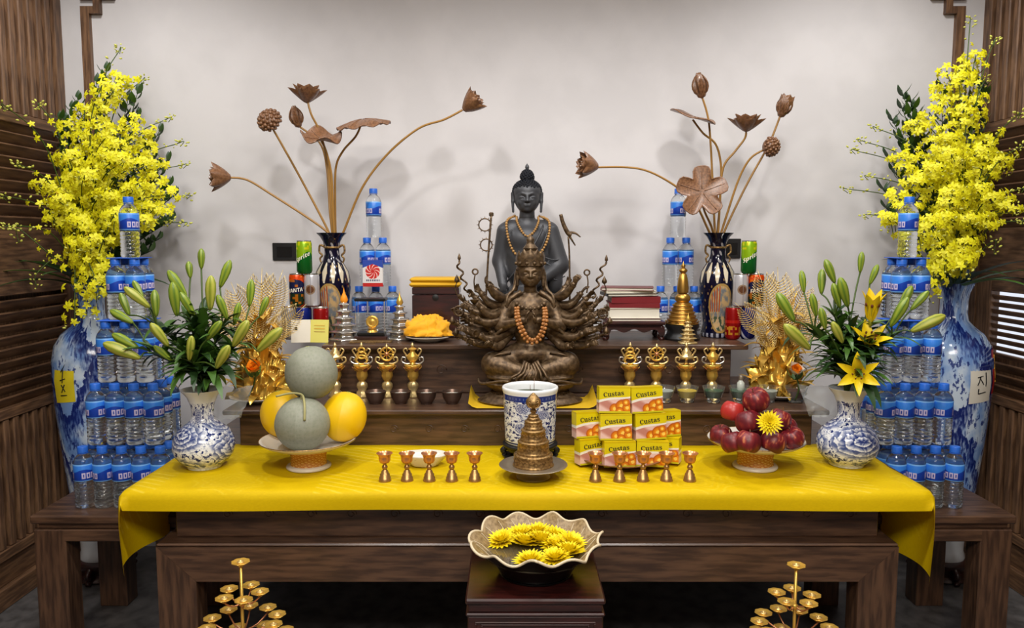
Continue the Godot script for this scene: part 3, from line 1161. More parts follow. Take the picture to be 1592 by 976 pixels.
func hand_mesh(l: float) -> ArrayMesh:
	# a hand along +y, palm towards +z: palm, four bent fingers of unequal length, thumb from the side
	var b := Blob.new(Vector3(-l * 0.42, -l * 0.12, -l * 0.25), Vector3(l * 0.46, l * 1.08, l * 0.42), l * 0.045, 34.0 / l * 1.1)
	b.ell(Vector3(0, l * 0.26, 0), Vector3(l * 0.22, l * 0.3, l * 0.10))
	var len := [0.40, 0.47, 0.43, 0.33]
	for k in 4:
		var x := (k - 1.5) * l * 0.115
		var a := Vector3(x, l * 0.48, 0)
		var c := a + Vector3((k - 1.5) * l * 0.02, len[k] * l * 0.55, l * 0.07)
		var d := c + Vector3(0, len[k] * l * 0.36, l * 0.15)
		b.cap(a, c, l * 0.058, l * 0.052)
		b.cap(c, d, l * 0.052, l * 0.042)
	b.cap(Vector3(l * 0.16, l * 0.14, l * 0.03), Vector3(l * 0.31, l * 0.36, l * 0.10), l * 0.07, l * 0.058)
	b.cap(Vector3(l * 0.31, l * 0.36, l * 0.10), Vector3(l * 0.30, l * 0.54, l * 0.17), l * 0.058, l * 0.045)
	return b.mesh()


func statues() -> void:
	hands = hand_mesh(0.05)
	seated_statue()
	many_armed_statue()

var hands: ArrayMesh


func seated_statue() -> void:
	var m := 0.0025
	var vb := 509.0
	var p := func(u: float, v: float, z: float) -> Vector3: return Vector3((u - 819.0) * m, (vb - v) * m, z)
	var t := thing("seated_statue", "larger dark seated statue with a knobbed bun of curls, behind the many-armed one", "statue", Vector3(0.0575, 0.9368 + 0.03, -2.98))
	var b := Blob.new(Vector3(-0.2, -0.01, -0.1), Vector3(0.2, 0.46, 0.19), 0.0052, 190.0)
	b.ell(p.call(819, 402, 0.0), Vector3(0.088, 0.135, 0.062))
	b.ell(p.call(819, 372, 0.012), Vector3(0.088, 0.058, 0.055))
	b.cap(p.call(795, 356, 0), p.call(843, 356, 0), 0.036, 0.036)
	b.cap(p.call(819, 352, 0), p.call(819, 326, 0.006), 0.030, 0.027)
	b.ell(p.call(819, 470, 0.0), Vector3(0.11, 0.08, 0.085))
	# right arm reaching down over the knee
	b.cap(p.call(786, 360, 0), p.call(777, 405, 0.0), 0.034, 0.028)
	b.cap(p.call(777, 405, 0.0), p.call(782, 440, 0.05), 0.026, 0.018)
	# left arm across the lap, in its sleeve
	b.cap(p.call(853, 360, 0), p.call(869, 410, 0.012), 0.038, 0.036)
	b.cap(p.call(868, 412, 0.012), p.call(832, 436, 0.09), 0.033, 0.02)
	b.ell(p.call(862, 435, 0.02), Vector3(0.03, 0.05, 0.03))
	# crossed legs
	for s in [-1.0, 1.0]:
		b.cap(p.call(819 + s * 18, 480, 0.02), p.call(819 + s * 58, 484, 0.07), 0.05, 0.042)
		b.cap(p.call(819 + s * 58, 486, 0.075), p.call(819 - s * 6, 492, 0.125), 0.036, 0.026)
	b.ell(p.call(819, 497, 0.05), Vector3(0.15, 0.03, 0.09))
	var body := part("body", b.mesh(), mats.dark_bronze, t)
	part("hand", hands, mats.dark_bronze, body, turned(p.call(783, 436, 0.062), Vector3(180, 0, 4), 1.25))
	part("hand", hands, mats.dark_bronze, body, turned(p.call(838, 436, 0.09), Vector3(-70, 0, 80), 1.1))
	# head
	var hc: Vector3 = p.call(819, 309, 0.012)
	b = Blob.new(hc + Vector3(-0.08, -0.075, -0.075), hc + Vector3(0.08, 0.14, 0.085), 0.0023, 700.0)
	b.ell(hc, Vector3(0.049, 0.058, 0.05))
	b.ell(hc + Vector3(0, 0.024, -0.006), Vector3(0.054, 0.042, 0.054))
	b.ell(hc + Vector3(0, -0.030, 0.014), Vector3(0.036, 0.026, 0.032))
	b.cap(hc + Vector3(0, -0.04, -0.005), hc + Vector3(0, -0.07, -0.008), 0.028, 0.03)
	face_on(b, hc, 0.049, 0.052)
	for s in [-1.0, 1.0]:
		b.cap(hc + Vector3(s * 0.054, 0.016, -0.004), hc + Vector3(s * 0.055, -0.012, -0.002), 0.0085, 0.006)
		b.cap(hc + Vector3(s * 0.055, -0.012, -0.002), hc + Vector3(s * 0.053, -0.052, 0.002), 0.006, 0.0045)
	part("head", b.mesh(), mats.dark_bronze, t)
	# curls: small snails over the crown and the bun
	var list: Array = []
	var s1 := ball(0.0052, 6)
	for k in 230:
		var y := 1.0 - 2.0 * (k + 0.5) / 330.0
		var a := k * 2.39996
		var d := Vector3(cos(a) * sqrt(1.0 - y * y), y, sin(a) * sqrt(1.0 - y * y))
		if y < -0.1 and d.z > -0.1 or (d.z > 0.35 and y < 0.30):
			continue
		list.append([s1, at(hc.x + d.x * 0.054, hc.y + 0.026 + d.y * 0.043, hc.z - 0.006 + d.z * 0.054)])
	for k in 70:
		var y := 1.0 - 1.1 * (k + 0.5) / 70.0
		var a := k * 2.39996
		var d := Vector3(cos(a) * sqrt(1.0 - y * y), y, sin(a) * sqrt(1.0 - y * y))
		list.append([s1, at(hc.x + d.x * 0.025, hc.y + 0.076 + d.y * 0.030, hc.z - 0.008 + d.z * 0.025)])
	var hair := part("hair", join(list), mats.dark_hair, t)
	hair.set_meta("kind", "stuff")
	part("bun", ball(0.025, 16, 1.2), mats.dark_hair, t, Transform3D(Basis(), hc + Vector3(0, 0.076, -0.008)))
	part("bun_finial", lathe([0.0, 0.0, 0.006, 0.0, 0.0055, 0.006, 0.008, 0.01, 0.007, 0.018, 0.0, 0.028], 16), mats.dark_bronze, t, Transform3D(Basis(), hc + Vector3(0, 0.103, -0.008)))
	# robe: the border over the left shoulder, and folds
	var fold := func(pts: Array, r: float) -> void:
		part("robe_fold", tube(pts, r, r * 0.7, 6, 5), mats.dark_bronze, t)
	fold.call([p.call(846, 341, 0.005), p.call(839, 362, 0.052), p.call(820, 395, 0.063), p.call(797, 425, 0.052), p.call(786, 440, 0.02)], 0.005)
	fold.call([p.call(852, 342, 0.005), p.call(848, 366, 0.055), p.call(833, 400, 0.064), p.call(815, 432, 0.062)], 0.0035)
	for k in 4:
		fold.call([p.call(843 + k * 4, 398 + k * 9, 0.045), p.call(862, 403 + k * 10, 0.052), p.call(880 - k, 398 + k * 10, 0.02)], 0.003)
	for k in 3:
		fold.call([p.call(777, 470 + k * 7, 0.115), p.call(800, 474 + k * 7, 0.13), p.call(830, 470 + k * 7, 0.135)], 0.003)
	part("base", lathe([0.0, -0.03, 0.14, -0.03, 0.145, -0.024, 0.13, -0.012, 0.145, 0.0, 0.14, 0.006, 0.0, 0.006], 40), mats.dark_bronze, t, Transform3D(Basis().scaled(Vector3(1.15, 1, 0.85)), Vector3(0, 0, 0.03)))
	var o := t.position
	var w := func(u: float, v: float, z: float) -> Vector3: return p.call(u, v, z) + o
	bead_string("bead_necklace", "long tan bead string round the larger dark statue, hanging wide over both shoulders", "necklace",
		[w.call(800, 336, -0.01), w.call(788, 345, 0.036), w.call(791, 372, 0.068), w.call(800, 392, 0.073), w.call(819, 408, 0.076), w.call(838, 393, 0.073), w.call(850, 370, 0.068), w.call(852, 345, 0.036), w.call(838, 336, -0.01)], 0.0056, mats.bead)
	bead_string("bead_necklace", "short tan bead string close under the larger dark statue's neck, inside the long one", "necklace",
		[w.call(803, 338, 0.0), w.call(804, 346, 0.040), w.call(811, 360, 0.068), w.call(819, 367, 0.073), w.call(829, 360, 0.068), w.call(836, 346, 0.040), w.call(836, 338, 0.0)], 0.005, mats.bead)


func many_armed_statue() -> void:
	var m := 0.0022
	var vb := 622.5
	var p := func(u: float, v: float, z: float) -> Vector3: return Vector3((u - 822.0) * m, (vb - v) * m, z)
	var t := thing("many_armed_statue", "bronze seated statue with many fanned arms and tall crown, on yellow mat", "statue", Vector3(0.0617, 0.7558 + 0.004, -2.61))
	var b := Blob.new(Vector3(-0.2, 0.05, -0.08), Vector3(0.2, 0.40, 0.13), 0.0046, 230.0)
	b.ell(p.call(822, 482, 0.0), Vector3(0.068, 0.062, 0.045))
	b.ell(p.call(822, 515, 0.0), Vector3(0.054, 0.06, 0.042))
	b.ell(p.call(822, 548, 0.0), Vector3(0.09, 0.04, 0.06))
	b.cap(p.call(794, 466, -0.004), p.call(850, 466, -0.004), 0.027, 0.027)
	b.cap(p.call(822, 462, 0), p.call(822, 440, 0.006), 0.022, 0.02)
	for s in [-1.0, 1.0]:
		b.cap(p.call(822 + s * 32, 468, 0), p.call(822 + s * 46, 503, 0.03), 0.026, 0.022)
		b.cap(p.call(822 + s * 46, 504, 0.032), p.call(822 + s * 11, 493, 0.078), 0.02, 0.013)
		b.cap(p.call(822 + s * 20, 553, 0.0), p.call(822 + s * 56, 562, 0.035), 0.044, 0.04)
		b.cap(p.call(822 + s * 58, 562, 0.038), p.call(822 - s * 4, 575, 0.092), 0.036, 0.02)
	b.ell(p.call(822, 582, 0.03), Vector3(0.15, 0.016, 0.075))
	part("body", b.mesh(), mats.bronze, t)
	part("hand", hands, mats.bronze, t, turned(p.call(815, 498, 0.083), Vector3(0, 90, -6), 0.95))
	part("hand", hands, mats.bronze, t, turned(p.call(829, 498, 0.083), Vector3(0, -90, 6), 0.95))
	var hc: Vector3 = p.call(822, 424, 0.014)
	b = Blob.new(hc + Vector3(-0.07, -0.065, -0.07), hc + Vector3(0.07, 0.075, 0.07), 0.0021, 760.0)
	b.ell(hc, Vector3(0.039, 0.047, 0.040))
	b.ell(hc + Vector3(0, 0.018, -0.010), Vector3(0.047, 0.040, 0.045))
	b.ell(hc + Vector3(0, -0.024, 0.010), Vector3(0.029, 0.021, 0.026))
	b.cap(hc + Vector3(0, -0.03, -0.006), hc + Vector3(0, -0.055, -0.008), 0.021, 0.022)
	face_on(b, hc, 0.039, 0.042)
	for s in [-1.0, 1.0]:
		b.cap(hc + Vector3(s * 0.043, 0.01, -0.004), hc + Vector3(s * 0.043, -0.04, 0.0), 0.007, 0.005)
		b.cap(hc + Vector3(s * 0.042, 0.0, -0.02), hc + Vector3(s * 0.05, -0.055, -0.015), 0.011, 0.008)
	part("head", b.mesh(), mats.bronze, t)
	# crown: band, five leaf-shaped plates, tiers, knob
	var crown := part("crown", lathe([0.045, 0.018, 0.049, 0.020, 0.0485, 0.034, 0.044, 0.036, 0.036, 0.046, 0.034, 0.062, 0.022, 0.07, 0.026, 0.078, 0.017, 0.088, 0.012, 0.098, 0.015, 0.106, 0.008, 0.116, 0.0, 0.124], 28), mats.bronze, t, Transform3D(Basis(), hc + Vector3(0, 0.006, -0.006)))
	for k in 7:
		var a := (k - 3) * 0.52
		part("crown_plate", petal(0.04 + 0.012 * cos(a), 0.026, 0.12, 0.0, 0.006, 0.8), mats.bronze, crown, Transform3D(Basis(Vector3.UP, a), Vector3(sin(a) * 0.047, 0.026, cos(a) * 0.047)))
		part("crown_bead", ball(0.006, 8), mats.bronze, crown, at(sin(a + 0.26) * 0.05, 0.028, cos(a + 0.26) * 0.05))
	for s in [-1.0, 1.0]:
		part("hair_lock", tube([hc + Vector3(s * 0.046, 0.0, -0.02), hc + Vector3(s * 0.054, -0.05, -0.01), p.call(822 + s * 34, 458, 0.022), p.call(822 + s * 38, 474, 0.030)], 0.008, 0.004, 7), mats.bronze, t)
		part("scarf", tube([p.call(822 + s * 14, 452, 0.02), p.call(822 + s * 33, 466, 0.028), p.call(822 + s * 37, 486, 0.028), p.call(822 + s * 42, 506, 0.05), p.call(822 + s * 60, 522, 0.045)], 0.009, 0.005, 7), mats.bronze, t)
		for k in 3:
			part("bracelet", lathe([0.022 - 0.002 * k, 0.0, 0.026 - 0.002 * k, 0.002, 0.026 - 0.002 * k, 0.006, 0.022 - 0.002 * k, 0.008], 16), mats.bronze, t, along(p.call(822 + s * (36 + k * 4), 478 + k * 9, 0.006 + k * 0.009), Vector3(-s * 0.35, 1, -0.6)))
	for k in 9:
		var a := (k - 4) * 0.3
		part("chest_jewel", ball(0.006 if k % 2 else 0.0085, 8), mats.bronze, t, Transform3D(Basis(), p.call(822 + sin(a) * 22, 466 + cos(a) * 11, 0.046 - absf(sin(a)) * 0.012)))
	# drapery over the crossed legs
	for k in 7:
		var s := (k - 3) * 1.0
		part("robe_fold", tube([p.call(822 + s * 3, 560 - absf(s) * 2, 0.088), p.call(822 + s * 6 + 2, 570, 0.106), p.call(822 + s * 9 - 2, 578, 0.112), p.call(822 + s * 11, 589, 0.108)], 0.006, 0.004, 6), mats.bronze, t)
	for s in [-1.0, 1.0]:
		part("robe_fold", tube([p.call(822 + s * 30, 545, 0.05), p.call(822 + s * 50, 546, 0.066), p.call(822 + s * 66, 558, 0.05)], 0.004, 0.003, 6), mats.bronze, t)
		part("robe_fold", tube([p.call(822 + s * 8, 590, 0.105), p.call(822 + s * 40, 584, 0.10), p.call(822 + s * 74, 591, 0.06), p.call(822 + s * 80, 586, 0.02)], 0.007, 0.003, 6), mats.bronze, t)
	# oval seat: cushion, waist, two rings of lotus leaves
	var seat := part("seat", lathe([0.0, 0.0, 0.175, 0.0, 0.18, 0.006, 0.165, 0.014, 0.155, 0.022, 0.135, 0.03, 0.125, 0.038, 0.135, 0.046, 0.15, 0.054, 0.152, 0.066, 0.14, 0.076, 0.0, 0.078], 48), mats.bronze, t, Transform3D(Basis().scaled(Vector3(1, 1, 0.62)), Vector3(0, 0, 0.008)))
	for k in 26:
		var a := TAU * k / 26.0
		part("lotus_petal", petal(0.03, 0.04, 0.9, -0.3, 0.006, 0.6, 4, 4), mats.bronze, seat, Transform3D(Basis(Vector3.UP, a + PI) * Basis(Vector3.RIGHT, PI * 0.62), Vector3(sin(a) * 0.137, 0.034, cos(a) * 0.137)))
	# the fan of arms
	var spots := [
		[735, 452, 0.7], [745, 444, 0.6], [757, 432, 0.3], [719, 462, 0.8], [728, 470, 0.8], [745, 466, 0.7], [712, 478, 0.6], [722, 484, 0.5], [738, 482, 0.6], [752, 478, 0.6],
		[712, 497, 0.4], [724, 503, 0.4], [742, 496, 0.4], [718, 514, 0.5], [734, 520, 0.5], [750, 514, 0.5], [760, 503, 0.4], [764, 524, 0.5], [766, 440, 0.25], [727, 493, 0.4], [744, 507, 0.5], [756, 490, 0.5]]
	var tools := ["spiral", "ring", "", "bud", "", "bowl", "", "disc", "", "", "jewel", "", "", "jewel", "", "", "", "", "", "", "", ""]
	for s in [-1.0, 1.0]:
		for k in spots.size():
			var e: Array = spots[k]
			var back := -0.015 - 0.012 * (k % 4)
			var x: float = e[0] - 822.0
			var u: float = 822 - s * x * (1.0 if s < 0 else 1.02)
			var v: float = e[1] + (0 if s < 0 else (k * 5) % 9 - 4)
			if s > 0 and k == 0:
				v += 6
			var hand: Vector3 = p.call(u, v + 8, back + 0.05 * (k % 3))
			var from: Vector3 = p.call(822 + s * 24, clampf(v + 4, 468, 512), back)
			var low: float = 0.05 * e[2] if v < 470 else 0.022
			var elbow := from.lerp(hand, 0.58) + Vector3(s * 0.006, -low, 0.012)
			var arm := part("arm", tube([from, elbow, hand], 0.017, 0.0085, 8, 5, func(q: float) -> float: return 0.0175 - 0.0085 * q + 0.003 * exp(-pow((q - 0.55) * 9.0, 2.0))), mats.bronze, t)
			var d := (hand - elbow).normalized()
			part("hand", hands, mats.bronze, arm, along(hand - d * 0.004, d + Vector3(0, 0.3, 0.15), s * 0.6 + k).scaled_local(Vector3(s, 1, 1) * 0.78))
			part("bracelet", lathe([0.008, -0.003, 0.0125, -0.002, 0.0125, 0.003, 0.008, 0.004], 12), mats.bronze, arm, along(hand - d * 0.012, d))
			var g := hand + d * 0.022 + Vector3(0, 0.004, 0.008)
			match tools[k]:
				"spiral":
					var q: Array = []
					for i in 15:
						q.append(g + Vector3(0.008 * sin(i * 1.5) + s * 0.0028 * i, -0.02 + i * 0.0088, 0.006 * cos(i * 1.5)))
					part("twisted_staff", tube(q, 0.0035, 0.0035, 6, 2), mats.bronze, arm)
					part("staff_tip", lathe([0.0, 0.0, 0.006, 0.006, 0.005, 0.014, 0.0, 0.026], 10), mats.bronze, arm, Transform3D(Basis(), q[14]))
				"ring":
					part("lotus_stem", tube([g + Vector3(0, -0.02, 0), g + Vector3(s * 0.004, 0.014, 0), g + Vector3(0, 0.04, 0)], 0.0028, 0.0022, 6), mats.bronze, arm)
					part("ring", ring_mesh(0.009, 0.0028), mats.bronze, arm, Transform3D(Basis(), g + Vector3(0, 0.048, 0)))
				"bud":
					part("lotus_stem", tube([g, g + Vector3(s * 0.012, 0.03, 0), g + Vector3(s * 0.006, 0.052, 0)], 0.0025, 0.002, 6), mats.bronze, arm)
					part("lotus_bud", lathe([0.0, 0.0, 0.009, 0.007, 0.0085, 0.014, 0.0, 0.03], 12), mats.bronze, arm, Transform3D(Basis(), g + Vector3(s * 0.006, 0.05, 0)))
				"bowl":
					part("bowl", lathe([0.0, 0.0, 0.008, 0.0, 0.016, 0.012, 0.015, 0.012, 0.006, 0.003, 0.0, 0.003], 16), mats.bronze, arm, Transform3D(Basis(), g))
				"jewel":
					part("jewel", lathe([0.0, 0.0, 0.009, 0.004, 0.01, 0.010, 0.004, 0.02, 0.0, 0.026], 12), mats.bronze, arm, Transform3D(Basis(), g))
				"disc":
					var w := part("wheel", ring_mesh(0.016, 0.0035), mats.bronze, arm, Transform3D(Basis(), g + Vector3(0, 0.012, 0)))
					for i in 4:
						part("spoke", box(0.003, 0.03, 0.003, 0.001), mats.bronze, arm, Transform3D(Basis(Vector3.BACK, i * PI / 4), w.position))
	# the two tall implements behind the head: ringed staff at left, hooked axe at right
	var rs := part("ringed_staff", tube([p.call(753, 470, -0.03), p.call(757, 400, -0.035), p.call(762, 333, -0.035)], 0.0034, 0.0038, 8), mats.bronze, t)
	for q in [[752, 350, 0.021], [754, 381, 0.020]]:
		var c: Vector3 = p.call(q[0], q[1], -0.034)
		var hoop := part("staff_ring", ring_mesh(q[2], 0.0022), mats.bronze, t, Transform3D(Basis(), c))
		for i in 12:
			var a := TAU * i / 12.0
			part("spike", lathe([0.0, -0.002, 0.0022, 0.0, 0.0, 0.009], 6), mats.bronze, hoop, along(Vector3(cos(a), sin(a), 0) * q[2], Vector3(cos(a), sin(a), 0)))
	part("staff_head", box(0.016, 0.014, 0.01, 0.003), mats.bronze, rs, Transform3D(Basis(), p.call(762, 334, -0.035)))
	var hook := part("hooked_staff", tube([p.call(884, 470, -0.03), p.call(883, 400, -0.03), p.call(881, 368, -0.03)], 0.0032, 0.003, 8), mats.bronze, t)
	part("axe_blade", tube([p.call(869, 334, -0.03), p.call(873, 348, -0.03), p.call(880, 362, -0.03), p.call(886, 366, -0.03)], 0.006, 0.009, 8), mats.bronze, hook)
	part("prong", tube([p.call(884, 362, -0.03), p.call(892, 363, -0.03), p.call(900, 369, -0.03)], 0.0055, 0.002, 7), mats.bronze, hook)
	part("prong", tube([p.call(882, 366, -0.03), p.call(887, 374, -0.03), p.call(892, 382, -0.03)], 0.0045, 0.002, 7), mats.bronze, hook)
	var o := t.position
	var w := func(u: float, v: float, z: float) -> Vector3: return p.call(u, v, z) + o
	bead_string("bead_strand", "double orange bead strand looped over the joined hands of the many-armed statue", "beads",
		[w.call(801, 476, 0.052), w.call(802, 488, 0.078), w.call(808, 506, 0.098), w.call(816, 520, 0.10), w.call(826, 524, 0.10), w.call(836, 517, 0.10), w.call(842, 500, 0.095), w.call(844, 486, 0.078), w.call(843, 475, 0.052)], 0.0062, mats.orange_bead, 2)
	# thin mat under it, its corners curled up
	var x0 := -0.1238 - 0.02
	var x1 := 0.2817
	var y := 0.7558 + 0.0015
	solo("yellow_mat", sheet(30, 14, func(a: float, c: float) -> Vector3:
		var e := maxf(absf(a - 0.5) * 2.0 - 0.86, 0.0) / 0.14
		return Vector3(lerpf(x0, x1, a), y + 0.0015 + 0.045 * e * e * (0.35 + 0.65 * c), lerpf(-2.492, -2.67, c))), mats.mat_yellow, Transform3D(), "thin yellow mat with curled corners under the many-armed statue", "mat")


func ring_mesh(r: float, th: float, seg := 24) -> ArrayMesh:
	# a ring in the x, y plane
	var q: Array = []
	for i in seg + 1:
		q.append(Vector3(cos(TAU * i / seg), sin(TAU * i / seg), 0) * r)
	return tube(q, th, th, 8, 1)

# ---------------------------------------------------------------- bottles

var bottle0: Node3D
const BOTTLE_H := 0.19
const TOWER_H := 0.1952  # the bottles of the two towers are a little taller

func bottle(p: Vector3, label: String, group: String, tall := 1.0) -> Node3D:
	if bottle0 == null:
		bottle0 = thing("water_bottle", label, "bottle", p, group)
		var pr: Array = [0.0, 0.003, 0.018, 0.002, 0.024, 0.0, 0.0285, 0.004, 0.0295, 0.009]
		for k in 6:
			var y := 0.012 + k * 0.0118
			pr.append_array([0.0298, y, 0.0298, y + 0.0055, 0.0276, y + 0.0075, 0.0276, y + 0.009])
		pr.append_array([0.0298, 0.084, 0.0298, 0.138, 0.0288, 0.143, 0.0262, 0.150, 0.0205, 0.159, 0.0140, 0.166, 0.0128, 0.169, 0.0128, 0.180, 0.0, 0.180])
		part("bottle_body", lathe(pr, 28), mats.water, bottle0)
		part("label_band", lathe([0.03, 0.086, 0.0303, 0.0865, 0.0303, 0.1375, 0.03, 0.138], 28), mats.water_label, bottle0)
		part("cap", lathe([0.0131, 0.1715, 0.0158, 0.1715, 0.0158, 0.187, 0.0148, 0.1892, 0.0, 0.19], 24, 0), mats.blue_cap, bottle0)
		part("neck_ring", lathe([0.0129, 0.1675, 0.0165, 0.168, 0.0165, 0.1698, 0.0129, 0.1702], 24), mats.blue_cap, bottle0)
		bottle0.scale.y = tall
		return bottle0
	var c := copy(bottle0, p, label)
	c.set_meta("group", group)
	c.rotation.y = rng.randf_range(-0.5, 0.5)
	c.scale = Vector3(1, tall, 1)
	return c


func water_towers() -> void:
	var by := 0.464
	for s in [-1, 1]:
		var side := "left" if s < 0 else "right"
		# [columns, rows, u of the outermost bottle, distance of the front row]
		var tiers := [[5 if s < 0 else 4, 4], [4, 3], [3, 2], [2, 2], [1, 1]]
		var names := ["lowest", "second", "third", "fourth", "topmost"]
		var first := [-1.3586, -1.3253, -1.2978, -1.272, -1.2364]
		var firstr := [1.4016, 1.3726, 1.3432, 1.3114, 1.2802]
		var front := [-2.39, -2.42, -2.45, -2.48, -2.51]
		for k in 5:
			var y := by + 0.0005 + k * (TOWER_H + 0.0004) + maxi(k - 2, 0) * 0.0024
			var n: Array = tiers[k]
			for row in n[1]:
				for col in n[0]:
					var x: float = (first[k] if s < 0 else firstr[k]) - s * col * 0.0612
					var z: float = front[k] - row * 0.0612
					var place: String
					if n[0] == 1:
						place = "single blue-labelled water bottle standing on top of the %s bottle tower" % side
					else:
						place = "water bottle in %s tier of %s tower, row %s from front, %s from outside" % [names[k], side, ["one", "two", "three", "four"][row], ORD[col]]
					bottle(Vector3(x, y, z), place, "water bottles of the %s tower" % side, TOWER_H / BOTTLE_H)
			if k == 2 or k == 3:
				# blue card between the tiers
				var x0: float = first[k] if s < 0 else firstr[k]
				var x1: float = x0 - s * (n[0] - 1) * 0.0612
				var a := minf(x0, x1) - 0.02
				var b := maxf(x0, x1) + 0.02
				var z0: float = front[k] + 0.019
				var z1: float = front[k] - (n[1] - 1) * 0.0612 - 0.019
				solo("card_sheet", box(b - a, 0.0024, z0 - z1, 0.0008), mats.blue_card, at((a + b) / 2, y + TOWER_H + 0.0013, (z0 + z1) / 2),
					"blue card sheet on the caps of the %s tier in the %s bottle tower" % [names[k], side], "card", "blue card sheets between bottle tiers")


# ---------------------------------------------------------------- the highest step

func drink_can(p: Vector3, body: Material, label: String, text := "", ink: Material = null, slant := 0.0, size := 0.02, turn := 0.0) -> Node3D:
	var t := thing("drink_can", label, "can", p, "drink cans stacked on the highest step")
	part("can_body", lathe([0.0, 0.003, 0.019, 0.003, 0.0225, 0.0, 0.0245, 0.002, 0.0285, 0.011, 0.0285, 0.111, 0.0262, 0.119], 32), body, t, Transform3D(Basis(Vector3.UP, PI + turn), Vector3.ZERO))
	part("can_lid", lathe([0.0262, 0.119, 0.0265, 0.1225, 0.0255, 0.1225, 0.0245, 0.119, 0.0, 0.119], 28), mats.silver, t)
	part("tab", box(0.012, 0.0012, 0.02, 0.0004), mats.silver, t, at(0, 0.1198, 0.003))
	if text:
		part("lettering", wrapped_text(text, size, 0.0286, slant), ink, t, Transform3D(Basis(Vector3.UP, turn) * Basis(Vector3.BACK, 0.0), Vector3(0, 0.062, 0)))
	return t


func carton(sx: float, sy: float, sz: float, mat: Material, under: Node3D, x := Transform3D()) -> void:
	part("carton", box(sx, sy, sz, 0.001), mat, under, x)


